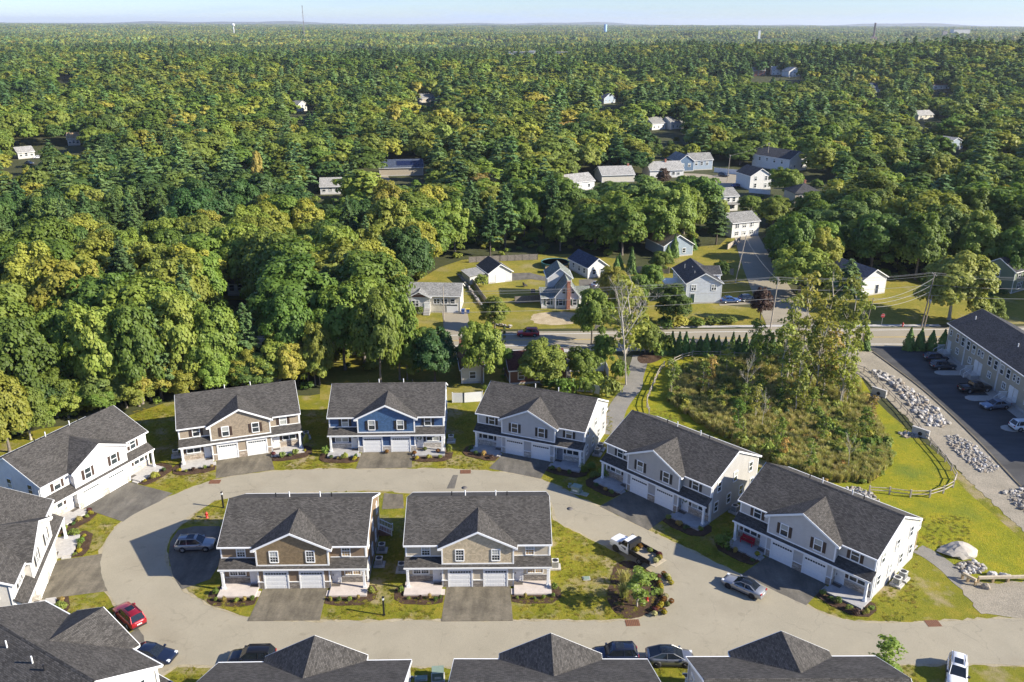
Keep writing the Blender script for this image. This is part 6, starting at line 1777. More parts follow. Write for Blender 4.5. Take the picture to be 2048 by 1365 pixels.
for poly, n, smin, smax, lab, grp in (
  (RIP1, 150, .26, .58, 'pale angular rock in the long rock swale beside the gravel track', 'rocks of the long rock swale'),
  (RIP2, 105, .2, .40, 'pale broken rock in the second rock swale by the parking lot', 'rocks of the second rock swale'),
  (RIP3, 34, .28, .5, 'grey rock in the swale at the right edge', 'rocks of the swale at the right edge'),
  (RIP4, 30, .22, .42, 'white rock in the outlet apron behind the light grey duplex', 'rocks of the outlet apron behind the light grey duplex'),
  (RIP5, 12, .22, .4, 'white rock at the foot of the upper concrete headwall', 'rocks below the upper headwall'),
  (RIP6, 14, .22, .4, 'white rock at the foot of the lower concrete headwall', 'rocks below the lower headwall'),
  (RIP7, 26, .25, .5, 'rock in the apron beside the timber guard rail', 'rocks beside the guard rail')):
    xs = [p[0] for p in poly]; ys = [p[1] for p in poly]
    got = []; tries = 0
    while len(got) < n and tries < 5000:
        tries += 1
        x, y = _rr.uniform(min(xs), max(xs)), _rr.uniform(min(ys), max(ys))
        if not inpoly(x, y, poly): continue
        P = gp(x, y); s = _rr.uniform(smin, smax)*(1.25 if poly is RIP1 and y < 790 else 1)
        if any((P-q).length < (s+t)*.52 for q, t in got): continue
        got.append((P, s))
        rock(x, y, s, lab, grp)
    # small chips between the rocks
    m = MB()
    for _ in range(n*7):
        for _t in range(30):
            x, y = _rr.uniform(min(xs)-3, max(xs)+3), _rr.uniform(min(ys)-2, max(ys)+2)
            if inpoly(x, y, poly): break
        else: continue
        P = gp(x, y); s = _rr.uniform(.06, .16)
        R_ = Matrix.Rotation(_rr.uniform(0, 6.3), 3, 'Z') @ Matrix.Rotation(_rr.uniform(-.5, .5), 3, 'X')
        base = [Vector(v)*s for v in ((-1, -1, 0), (1.1, -.8, 0), (.9, 1, 0), (-.8, .9, .1), (-.7, -.6, .9), (.7, -.7, 1), (.6, .6, .8), (-.6, .7, .9))]
        m.add([R_ @ v + P + Vector((0, 0, .03)) for v in base], [(0, 1, 5, 4), (1, 2, 6, 5), (2, 3, 7, 6), (3, 0, 4, 7), (4, 5, 6, 7)], 0)
    tag(m.build('rock_chips', _rr.choice([rock_mat, rock_mat2])), 'small stones between the rocks: '+grp, None, None, 'stuff')
def boulder(L_, Rp, depth, hgt, label, mat, seed):
    a, b = gp(*L_), gp(*Rp); c = (a+b)/2
    me = rock_mesh(seed, mat, 3, 1.0)
    o = inst('boulder', me, None, (c.x, c.y+depth*.2, hgt*.12), math.atan2((b-a).y, (b-a).x), ((b-a).length/2.1, depth, hgt)); tag(o, label, 'boulder', None)
boulder((1876, 1108), (1952, 1108), 2.0, 1.05, 'huge pale boulder lying in the bright meadow behind the white end wall', plain('boulder_stone', (.40, .36, .30), .9, var=.35, scale=1.2), 711)
boulder((1976, 1153), (1998, 1154), .6, .7, 'left one of two white boulders behind the timber guard rail', rock_mat3, 712)
boulder((1998, 1155), (2022, 1157), .6, .7, 'right one of two white boulders behind the timber guard rail', rock_mat3, 713)
boulder((1962, 1176), (1982, 1180), .45, .6, 'tan boulder on the gravel in front of the timber guard rail', rock_mat2, 714)
for i, (x, y) in enumerate(((1757, 792), (1840, 873))):
    P = gp(x, y); o = empty('concrete_headwall', P, R(-52 if i == 0 else -48)); tag(o, ('upper', 'lower')[i]+' concrete headwall below the rail fence', 'headwall')
    MB().box(-1.3, 1.3, -.15, .15, 0, 1.25).build('wall_slab', concrete, o); MB().box(-1.35, 1.35, -.2, .2, 1.251, 1.36).build('cap', concrete, o)
    m = MB(); m.lathe([(.32, -.2), (.32, -.16), (.0, -.16)], 14, axis='y', c=(0, 0, .5)); m.build('pipe_mouth', black, o)

# ------------------------------------------------------------------ fences
def rail_fence(pts, label, step=2.6, mat=wood_l):
    P = spline([gp(*p) for p in pts], False, 6)
    tot = sum((b-a).length for a, b in zip(P, P[1:])); n = max(2, round(tot/step)); out = [P[0]]; acc = 0; tgt = tot/n
    for a, b in zip(P, P[1:]):
        L = (b-a).length
        while acc+L >= tgt*len(out) and len(out) < n:
            out.append(a.lerp(b, (tgt*len(out)-acc)/L))
        acc += L
    out.append(P[-1])
    o = empty('rail_fence', out[0]); tag(o, label, 'fence')
    r = random.Random(len(out))
    for i, p in enumerate(out):
        q = p-out[0]
        MB().box(q.x-.09, q.x+.09, q.y-.09, q.y+.09, -.1, 1.2).build('post', mat, o)
        if i+1 < len(out):
            e = out[i+1]-out[0]
            for z in (.5, 1.0):
                MB().tube((q.x, q.y, z+r.uniform(-.05, .05)), (e.x, e.y, z+r.uniform(-.05, .05)), .065, .06, 5).build('rail', mat, o)
    return o
rail_fence([(1298, 829), (1293, 808), (1303, 782), (1318, 748), (1328, 735)], 'split rail fence west of the meadow grass beside the path')
rail_fence([(1337, 735), (1357, 722), (1384, 714)], 'short split rail fence stepping up to the hedge')
rail_fence([(1386, 713), (1440, 714), (1500, 717), (1600, 719), (1690, 722)], 'split rail fence along the foot of the hedge')
rail_fence([(1702, 737), (1722, 742), (1745, 757), (1762, 776), (1790, 805), (1820, 838), (1850, 878), (1872, 904), (1888, 922), (1902, 942), (1911, 958), (1905, 976), (1868, 994), (1828, 996), (1783, 990), (1738, 987)], 'long split rail fence curving round the bright meadow')
for pts, zt, lab in (([(1924, 1158), (1935, 1164), (1950, 1172)], .9, 'short timber guard rail turning to the path'), ([(1955, 1166), (1985, 1165), (2015, 1164.5), (2060, 1163.5)], .85, 'long timber guard rail across the gravel yard')):
    o = empty('timber_guard_rail', gp(*pts[0])); tag(o, lab, 'guard rail')
    Q = [gp(*p)-gp(*pts[0]) for p in pts]
    for i, q in enumerate(Q):
        MB().box(q.x-.12, q.x+.12, q.y-.12, q.y+.12, -.2, zt-.3).build('post', wood_n, o)
        if i+1 < len(Q):
            e = Q[i+1]; d = (e-q).normalized(); nn = Vector((-d.y, d.x, 0))*.13
            MB().prism([(q.x-nn.x, q.y-nn.y), (e.x-nn.x, e.y-nn.y), (e.x+nn.x, e.y+nn.y), (q.x+nn.x, q.y+nn.y)], zt-.31, zt, 'z').build('beam', plain('beam_wood', (.47, .39, .27), .8, var=.2), o)
def panel_fence(pts, h, label, mat, step=2.2, cat='fence', name='panel_fence'):
    P = [gp(*p) for p in pts]; o = empty(name, P[0]); tag(o, label, cat)
    for a, b in zip(P, P[1:]):
        L = (b-a).length; n = max(1, round(L/step)); d = (b-a)/n; u = d.normalized(); w = Vector((-u.y, u.x, 0))*.03
        for k in range(n+1):
            q = a+d*k-P[0]; MB().box(q.x-.07, q.x+.07, q.y-.07, q.y+.07, -.1, h+.12).build('post', mat, o)
            if k < n:
                e = q+d; s_, e_ = q+u*.07, e-u*.07
                MB().prism([(s_.x-w.x, s_.y-w.y), (e_.x-w.x, e_.y-w.y), (e_.x+w.x, e_.y+w.y), (s_.x+w.x, s_.y+w.y)], .05, h, 'z').build('panel', mat, o)
vinyl = plain('white_vinyl', (.70, .70, .69), .5, var=.05); cedar = plain('grey_cedar', (.19, .165, .14), .9, var=.3)
panel_fence([(905, 806), (928, 806), (965, 803)], 1.8, 'white vinyl fence between the blue and blue grey duplexes', vinyl)
panel_fence([(1140, 744), (1207, 743)], 1.7, 'white vinyl fence behind the maroon roofed house', vinyl)
panel_fence([(1193, 702), (1204, 722), (1216, 757)], 1.8, 'white vinyl fence running down beside the path trees', vinyl)
panel_fence([(1150, 783), (1180, 785), (1200, 790)], 1.6, 'white vinyl fence behind the blue grey duplex', vinyl)
panel_fence([(1428, 345), (1490, 351)], 2.0, 'white vinyl fence beside the slate blue house', vinyl, 3)
panel_fence([(1498, 386), (1540, 390)], 1.8, 'white vinyl fence below the bright white gabled house', vinyl, 3)
panel_fence([(1265, 546), (1300, 546), (1338, 548)], 1.7, 'weathered wood fence behind the large white house', wood_l)
panel_fence([(1432, 548), (1466, 551)], 1.7, 'weathered wood fence east of the large white house', wood_l)
panel_fence([(938, 526), (1000, 523), (1075, 520)], 1.6, 'dark wood fence at the back of the garage yard', cedar)
panel_fence([(1030, 608), (1082, 604)], 1.7, 'grey wood fence beside the white cape house', cedar)
panel_fence([(1455, 500), (1468, 492), (1480, 485)], 1.6, 'weathered fence beside the side street', wood_l)
# dry stone wall with a post fence behind it
W_ = [(918, 553), (935, 575), (952, 598), (975, 630), (990, 648), (1022, 657)]
o = empty('stone_wall', gp(*W_[0])); tag(o, 'tumbled dry stone wall between the ranch and the garage yard', 'stone wall')
P = spline([gp(*p) for p in W_], False, 8); r = random.Random(3); k_ = 0
for a, b in zip(P, P[1:]):
    n = max(1, int((b-a).length/.5))
    for i in range(n):
        for z in (.15, .5):
            if k_ > 230: break
            q = a.lerp(b, (i+r.random()*.5)/n)-P[0]; s = r.uniform(.26, .42); k_ += 1
            c = inst('stone', ROCKS[r.randrange(8)], o, (q.x+r.uniform(-.25, .25), q.y+r.uniform(-.2, .2), z), r.uniform(0, 6.2), (s, s, s*.9))
panel_fence([(930, 548), (948, 573), (965, 598), (980, 618)], 1.4, 'weathered board fence just right of the stone wall', wood_l)

# ------------------------------------------------------------------ utility poles and wires
POLES = {}
def upole(key, base, h, label, lean=(0, 0), arm=True, r=.15, mat=pole_m, rz=0, trans=False):
    P = gp(*base); o = empty('utility_pole', P, rz); tag(o, label, 'utility pole', 'utility poles')
    top = Vector((lean[0], lean[1], h))
    MB().tube((0, 0, -.5), top, r, r*.7, 8).build('pole', mat, o)
    if arm:
        q = top*.965
        MB().box(q.x-1.1, q.x+1.1, q.y-.06, q.y+.06, q.z-.06, q.z+.06).build('crossarm', mat, o) if False else MB().box(q.x-.07, q.x+.07, q.y-1.1, q.y+1.1, q.z-.06, q.z+.06).build('crossarm', mat, o)
        for y in (-1, -.4, .4, 1): MB().tube((q.x, q.y+y, q.z+.06), (q.x, q.y+y, q.z+.25), .05, .04, 6).build('insulator', metal_g, o)
    if trans: MB().lathe([(0, 0), (.25, 0), (.25, .7), (.1, .8), (0, .8)], 10, c=(top.x*.7+.38, top.y*.7, h*.45)).build('meter_box', metal_g, o)
    M_ = Matrix.Rotation(rz, 3, 'Z')
    POLES[key] = lambda f, dy=0: P+M_ @ (Vector((top.x*f, top.y*f+dy, h*f)))
    return o
upole('A', (1842, 656), 12.0, 'tall brown utility pole with three sagging service lines by the lawn', (.9, .2), trans=True)
upole('S', (1848, 655), 7.0, 'short stub pole right beside the tall brown utility pole', (.5, .1), False)
upole('B', (1540, 660), 11.4, 'grey utility pole at the corner by the purple tree', (.5, 0), mat=wood_l)
upole('C', (1470, 566), 12.0, 'slightly leaning tall utility pole beside the side street', (1.6, 0), False, mat=wood_l)
upole('D', (1718, 703), 11.0, 'leaning pole at the mouth of the parking lot', (1.2, 0), False, .11)
upole('E', (1454, 365), 11, 'utility pole by the slate blue house', (.3, 0), mat=wood_l)
upole('F', (1533, 336), 11, 'utility pole behind the bright white gabled house', (0, 0), mat=wood_l)
upole('G', (888, 645), 8, 'thin utility pole near the ranch driveway', (0, 0), False, .1, wood_l)
upole('H', (2150, 662), 12, 'utility pole beyond the right edge', (0, 0))
upole('I', (600, 690), 11, 'utility pole hidden in the left woods', (0, 0))
def wire(a, b, sag, label, r=.022, grp='overhead wires along the main road'):
    m = MB(); n = 10
    pts = [a.lerp(b, i/n)-Vector((0, 0, sag*4*(i/n)*(1-i/n))) for i in range(n+1)]
    m.path([p-a for p in pts], r, r, 4)
    o = m.build('overhead_wire', wire_m); o.location = a; tag(o, label, 'wire', grp)
for dy in (-1, .4, 1):
    wire(POLES['A'](.985, dy), POLES['H'](.985, dy), .8, 'upper wire running right from the tall brown utility pole')
    wire(POLES['B'](.985, dy), POLES['A'](.985, dy), .8, 'upper wire between the two big roadside poles')
    wire(POLES['I'](.985, dy), POLES['B'](.985, dy), 1.2, 'upper wire across the yards left of the corner pole')
for f in (.78, .60):
    wire(POLES['A'](f), POLES['H'](f), .5, 'lower cable running right from the tall brown utility pole', .035)
    wire(POLES['B'](f), POLES['A'](f), .6, 'lower cable between the two big roadside poles', .035)
    wire(POLES['I'](f), POLES['B'](f), 1.0, 'lower cable across the yards left of the corner pole', .035)
for i, f in enumerate((.90, .78, .66)):
    wire(POLES['A'](f), POLES['D'](.95-.06*i), .9, ('top', 'middle', 'lowest')[i]+' sagging service line from the tall brown pole to the lot pole', .035, 'service lines to the lot pole')
wire(POLES['E'](.97), POLES['F'](.97), .5, 'wire between the two far utility poles')
wire(POLES['C'](.95), POLES['B'](.95), .8, 'wire from the leaning side street pole to the corner pole')

# ------------------------------------------------------------------ street furniture
def lamp_post(px, label):
    o = empty('lamp_post', gp(*px, .07)); tag(o, label, 'lamp post', 'black bollard lamps')
    m = MB(); m.box(-.09, .09, -.09, .09, 0, 2.0); m.box(-.14, .14, -.14, .14, 0, .12); m.build('post', black, o)
    MB().box(-.1, .1, -.1, .1, 2.0, 2.3).build('lantern', white, o); MB().box(-.13, .13, -.13, .13, 2.3, 2.38).build('cap', black, o)
lamp_post((768, 1231), 'black bollard lamp on the turf between the two middle duplexes'); lamp_post((447, 1016), 'black bollard lamp behind the left end of the brown middle duplex')
def hydrant(px, label, z=.07):
    o = empty('fire_hydrant', gp(*px, z)); tag(o, label, 'hydrant', 'red fire hydrants'); rm = plain('hydrant_red', (.45, .03, .02), .45)
    MB().lathe([(.2, 0), (.2, .06), (.13, .08), (.13, .6), (.18, .62), (.18, .68), (.14, .72), (.08, .85), (0, .88)], 12, c=(0, 0, 0)).build('barrel', rm, o)
    for s in (-1, 1): MB().tube((0, 0, .48), (s*.24, 0, .48), .07, .07, 8).build('outlet', rm, o)
    MB().tube((0, 0, .45), (0, -.26, .45), .09, .09, 8).build('outlet', rm, o)
hydrant((414, 1036), 'red fire hydrant on the turf corner behind the parking pad'); hydrant((1294, 1202), 'red fire hydrant among the mums in the island bed'); hydrant((1805, 653), 'red fire hydrant on the roadside lawn by the tall pole')
def cabinet(px, w, d, h, label, z=.02, rz=0.1):
    o = empty('utility_cabinet', gp(*px, z), rz); tag(o, label, 'utility box', 'green utility boxes'); gm = plain('utility_green', (.20, .26, .20), .5)
    MB().box(-w/2-.12, w/2+.12, -d/2-.12, d/2+.12, 0, .08).build('pad', concrete, o)
    MB().box(-w/2, w/2, -d/2, d/2, .08, h-.05).build('cabinet', gm, o); MB().box(-w/2-.04, w/2+.04, -d/2-.04, d/2+.04, h-.049, h).build('lid', gm, o)
    MB().box(-w*.3, w*.3, -d/2-.02, -d/2, .3*h, .55*h).build('sign', mark_w, o) if h > .5 else None
cabinet((1153, 984), 1.2, 1.0, .95, 'pale green transformer box on the shaded turf by the blue grey duplex', rz=-.5); cabinet((1168, 989), .9, .6, .16, 'flat green utility lid beside the transformer box', rz=-.5)
cabinet((1173, 1158), .6, .5, .14, 'small green utility lid on the island turf', .075); cabinet((876, 1356), 1.1, 1.0, 1.0, 'green transformer box between the two bottom roofs'); cabinet((842, 1358), 1.0, .5, .16, 'flat green utility lid left of the bottom transformer box')
cabinet((1140, 974), .35, .35, .5, 'small dark utility pedestal beside the transformer box')
grate_m = plain('rusty_iron', (.20, .085, .04), .8, var=.3, scale=8)
def grate(px, label, s=.75):
    P = gp(*px, .05); o = empty('storm_drain', P, .05); tag(o, label, 'drain', 'storm drain grates')
    m = MB(); m.box(-s, s, -s*.7, -s*.62, 0, .012); m.box(-s, s, s*.62, s*.7, 0, .012); m.box(-s, -s*.92, -s*.62, s*.62, 0, .012); m.box(s*.92, s, -s*.62, s*.62, 0, .012); m.build('frame', grate_m, o)
    for k in range(7): MB().box(-s*.85+k*s*.26, -s*.85+k*s*.26+s*.14, -s*.6, s*.6, 0, .01).build('bar', grate_m, o)
    MB().box(-s*.9, s*.9, -s*.61, s*.61, -.01, .002).build('pit', plain('rust_dark', (.10, .05, .03), .9), o)
grate((1265, 1246), 'rusty storm drain grate at the island tip'); grate((1866, 1247), 'rusty storm drain grate at the bottom right turf corner'); grate((931, 944), 'rusty storm drain grate above the middle of the loop'); grate((430, 964), 'rusty storm drain grate below the tan duplex')
# steel manhole and worn patch
for px, lab in ((( 929, 976), 'round manhole cover behind the beige middle duplex'), ((1140, 1018), 'round manhole cover on the right part of the loop road')):
    tag(MB().lathe([(.42, 0), (.42, .012), (0, .014)], 16).build('manhole_cover', plain('manhole_iron', (.12, .11, .10), .7), loc=gp(*px, .038)), lab, 'manhole', 'manhole covers')
# stop sign
o = empty('stop_sign', gp(1762, 655)); tag(o, 'red stop sign on the roadside lawn', 'sign')
MB().tube((0, 0, 0), (0, 0, 2.3), .035, .035, 6).build('post', metal_g, o)
pts_ = [(.42*math.cos(PI/8+k*PI/4), 2.6+.42*math.sin(PI/8+k*PI/4)) for k in range(8)]
MB().prism(pts_, -.06, -.035, 'y').build('sign_panel', plain('sign_red', (.45, .015, .02), .4), o)
MB().prism([(x*1.08, 2.6+(z-2.6)*1.08) for x, z in pts_], -.034, -.02, 'y').build('sign_border', mark_w, o)
tc = bpy.data.curves.new('lettering', 'FONT'); tc.body = 'STOP'; tc.size = .27; tc.align_x = 'CENTER'; tc.align_y = 'CENTER'; tc.extrude = .004
tt = bpy.data.objects.new('lettering_source', tc); COL.objects.link(tt); bpy.context.view_layer.update()
to = bpy.data.objects.new('lettering', bpy.data.meshes.new_from_object(tt.evaluated_get(bpy.context.evaluated_depsgraph_get()))); COL.objects.link(to); bpy.data.objects.remove(tt); to.data.materials.clear(); to.data.materials.append(mark_w)
to.parent = o; to.location = (0, -.066, 2.6); to.rotation_euler = (PI/2, 0, 0)

# condensers beside the duplexes
acm = MB(); acm.box(-.38, .38, -.38, .38, .18, .98); acm.box(-.4, .4, -.4, .4, .98, 1.03)
ac_body = acm.mesh('condenser', ac_m); ac_pad = MB().box(-.65, .65, -.6, .6, -.05, .18).mesh('pad', concrete)
ac_fan = MB().lathe([(0, 1.035), (.3, 1.035), (.33, 1.05), (.33, 1.04)], 16).mesh('fan_grille', black)
lou = MB()
for k in range(5):
    for s in (-1, 1):
        lou.box(min(s*.381, s*.39), max(s*.381, s*.39), -.33, .33, .26+k*.14, .34+k*.14); lou.box(-.33, .33, min(s*.381, s*.39), max(s*.381, s*.39), .26+k*.14, .34+k*.14)
ac_lou = lou.mesh('louvre', plain('louvre_dark', (.10, .10, .10), .6))
for k_, pos in {'H1': [(9.35, 3.6), (-9.35, 3.2)], 'H2': [(9.35, 4.4), (9.3, 7.4)], 'H3': [(9.4, 3.0)], 'H4': [(9.4, 5.6), (9.4, 7.2)], 'H6': [(9.4, 4.6), (9.4, 6.4)], 'H7': [(9.4, 3.0), (-9.4, 3.0)], 'H5': [(9.4, 5.5)]}.items():
    nm = {'H1': 'beige middle', 'H2': 'dark brown middle', 'H3': 'bright blue', 'H4': 'light grey', 'H5': 'mid grey', 'H6': 'blue grey', 'H7': 'tan'}[k_]
    for i, (x, y) in enumerate(pos):
        o = empty('air_conditioner', hl(k_, x, y, .07), R(DUP[k_][1])); tag(o, ('front ' if i == 0 and len(pos) > 1 and pos[1][0]*x > 0 else 'rear ' if i and pos[0][0]*x > 0 else '')+'air conditioner on its pad at the '+('right' if x > 0 else 'left')+' end of the '+nm+' duplex', 'air conditioner', 'air conditioners beside the duplexes')
        inst('cabinet', ac_body, o); inst('pad', ac_pad, o); inst('fan_grille', ac_fan, o); inst('louvre', ac_lou, o)
# bench, pots, wreaths
P = hl('H4', -6.7, .15, .3); o = empty('porch_bench', P, R(DUP['H4'][1])); tag(o, 'bright red slatted bench on the porch of the light grey duplex', 'bench'); rb = plain('bench_red', (.42, .012, .03), .5)
for k in range(4): MB().box(-.85, .85, -.25+k*.13, -.15+k*.13, .42, .46).build('seat_slat', rb, o)
for k in range(4): MB().box(-.85, .85, .28, .32, .52+k*.12, .61+k*.12).build('back_slat', rb, o)
for s in (-1, 1):
    for y in (-.22, .26): MB().box(min(s*.72, s*.82), max(s*.72, s*.82), y-.04, y+.04, 0, .42).build('leg', rb, o)
    MB().box(min(s*.74, s*.86), max(s*.74, s*.86), -.28, .3, .62, .67).build('armrest', rb, o)
    MB().box(min(s*.76, s*.84), max(s*.76, s*.84), .27, .33, .46, 1.02).build('back_post', rb, o)
def wreath(k, s):
    P = hl(k, s*4.78, YF-.09, 1.95); o = empty('door_wreath', P, R(DUP[k][1])); tag(o, 'round wreath on a front door of the '+{'H3': 'bright blue', 'H5': 'mid grey'}[k]+' duplex', 'wreath')
    rs = np.random.RandomState(5); a = rs.uniform(0, 6.28, 160); C = np.stack([.27*np.cos(a), -.02+0*a, .27*np.sin(a)], 1)+rs.normal(0, .035, (160, 3)); D = np.tile([0, -1.0, .2], (160, 1))
    inst('foliage', quad_mesh('wreath', cards(rs, C, D, .05), [leaf_dark]), o)
wreath('H3', 1); wreath('H5', 1)
bin_b = plain('bin_blue', (.02, .07, .25), .5)
for i, (x, y) in enumerate(((926, 628), (936, 627))):
    o = empty('wheelie_bin', gp(x, y)); tag(o, ('left', 'right')[i]+' blue wheelie bin beside the ranch garage', 'bin', 'blue bins')
    MB().prism([(-.3, .1), (.3, .1), (.36, 1.0), (-.36, 1.0)], -.35, .35, 'y').build('bin_body', bin_b, o); MB().box(-.4, .4, -.4, .4, 1.001, 1.08).build('lid', (bin_b, plain('bin_lid_yellow', (.5, .38, .03), .5))[i], o)
    for s in (-1, 1): MB().lathe([(0, -.04), (.12, -.04), (.12, .04), (0, .04)], 10, axis='y', c=(s*.25, .36, .12)).build('wheel', black, o)
# above ground pool and deck
o = empty('swimming_pool', gp(1110, 533)); tag(o, 'round above ground pool with a teal cover behind the white cape house', 'pool')
MB().lathe([(3.6, 0), (3.6, 1.2), (3.75, 1.22), (3.75, 1.3), (3.5, 1.3), (3.5, 1.15)], 28).build('pool_wall', plain('pool_wall_teal', (.05, .16, .16), .5), o)
MB().lathe([(0, 1.08), (3.5, 1.15)], 28).build('pool_cover', plain('pool_cover', (.01, .17, .16), .4, var=.3, scale=1.2), o)
P = gp(1114, 546); o = empty('pool_deck', P); tag(o, 'small wooden deck with rails in front of the pool', 'deck')
MB().box(-3, 2.6, -1, 1.2, 1.0, 1.15).build('deck_floor', wood_n, o)
for k in range(8): MB().box(-3+k*.78, -2.9+k*.78, -1.02, -.92, 0, 2.0).build('rail_post', wood_n, o)
MB().box(-3, 2.6, -1.0, -.93, 1.95, 2.05).build('top_rail', wood_n, o)
# patio things in front of cape house side: table set and grill
for i, (x, y, c_) in enumerate(((1066, 588, (.05, .055, .07)), (1082, 592, (.3, .22, .12)), (1050, 574, (.06, .05, .05)))):
    o = empty('garden_chair', gp(x, y), i); tag(o, ('dark', 'wooden', 'black')[i]+' garden seat on the patio left of the white cape house', 'garden seat'); mm = plain('garden_seat_%s' % 'abc'[i], c_, .7)
    MB().box(-.5, .5, -.4, .4, .35, .5).build('seat', mm, o); MB().box(-.5, .5, .32, .44, .5, 1.1).build('backrest', mm, o)
    for sx in (-.45, .45):
        for sy in (-.35, .35): MB().box(sx-.04, sx+.04, sy-.04, sy+.04, 0, .35).build('leg', mm, o)

# ------------------------------------------------------------------ shrubs and mums
def bush_kind(mat, seeds, n=420, size=.12, lumps=5): return [quad_mesh('shrub', bush(s, n, size, 1.0, 1.0, lumps), [mat]) for s in seeds]
SH = {'green': bush_kind(leaf_oak, (61, 62, 63)), 'olive': bush_kind(leaf_olive, (64, 65)), 'lime': bush_kind(leaf_yel, (66, 67)), 'yellow': bush_kind(leaf_sun, (68,), 500, .09, 3), 'dark': bush_kind(leaf_dark, (69, 70)),
      'rust': bush_kind(leaf_rust, (71,)), 'purple': bush_kind(leaf_red, (72,)), 'grass': []}
rs = np.random.RandomState(4)
def tuft(n, h, spread, w, mat, seed):
    rs = np.random.RandomState(seed); V = []
    for _ in range(n):
        a = rs.uniform(0, 6.28); l = spread*rs.uniform(.2, 1); hh = h*rs.uniform(.6, 1.1); b = rs.uniform(0, 6.28)
        p0 = np.array([rs.normal(0, spread*.18), rs.normal(0, spread*.18), 0]); p1 = p0+np.array([l*math.cos(a)*.55, l*math.sin(a)*.55, hh*.75]); p2 = p0+np.array([l*math.cos(a), l*math.sin(a), hh*.9])
        s = np.array([math.cos(b), math.sin(b), 0])*w
        V += [p0-s, p0+s, p1+s*.8, p1-s*.8, p1-s*.8, p1+s*.8, p2+s*.15, p2-s*.15]
    return quad_mesh('grass_tuft', np.array(V), [mat])
SH['grass'] = [tuft(150, 1.0, .9, .02, leaf_yel, 3), tuft(150, 1.0, .9, .02, leaf_oak, 4)]
SH['plume'] = [tuft(230, 1.0, .75, .025, leaf('plume_grass', [(.3, (.16, .165, .05)), (.6, (.24, .23, .08))], .3, .1), 6)]
def shrub(kind, P, r, h, label, group=None, name=None, v=None):
    ms = SH[kind]
    o = inst(name or {'grass': 'ornamental_grass', 'plume': 'ornamental_grass'}.get(kind, 'shrub'), ms[_rr.randrange(len(ms)) if v is None else v % len(ms)], None, (P.x, P.y, P.z), _rr.uniform(0, 6.28), (r, r, h))
    tag(o, label, 'shrub' if kind not in ('grass', 'plume') else 'grass clump', group)
    return o
CW = {'green': 'green', 'olive': 'olive green', 'lime': 'yellow green', 'yellow': 'bright yellow', 'dark': 'dark green', 'rust': 'rust coloured', 'purple': 'dark purple', 'grass': 'grassy', 'plume': 'pale plumed'}
HN = {'H1': 'beige middle', 'H2': 'dark brown middle', 'H3': 'bright blue', 'H4': 'light grey', 'H5': 'mid grey', 'H6': 'blue grey', 'H7': 'tan', 'H8': 'white', 'L1': 'left edge'}
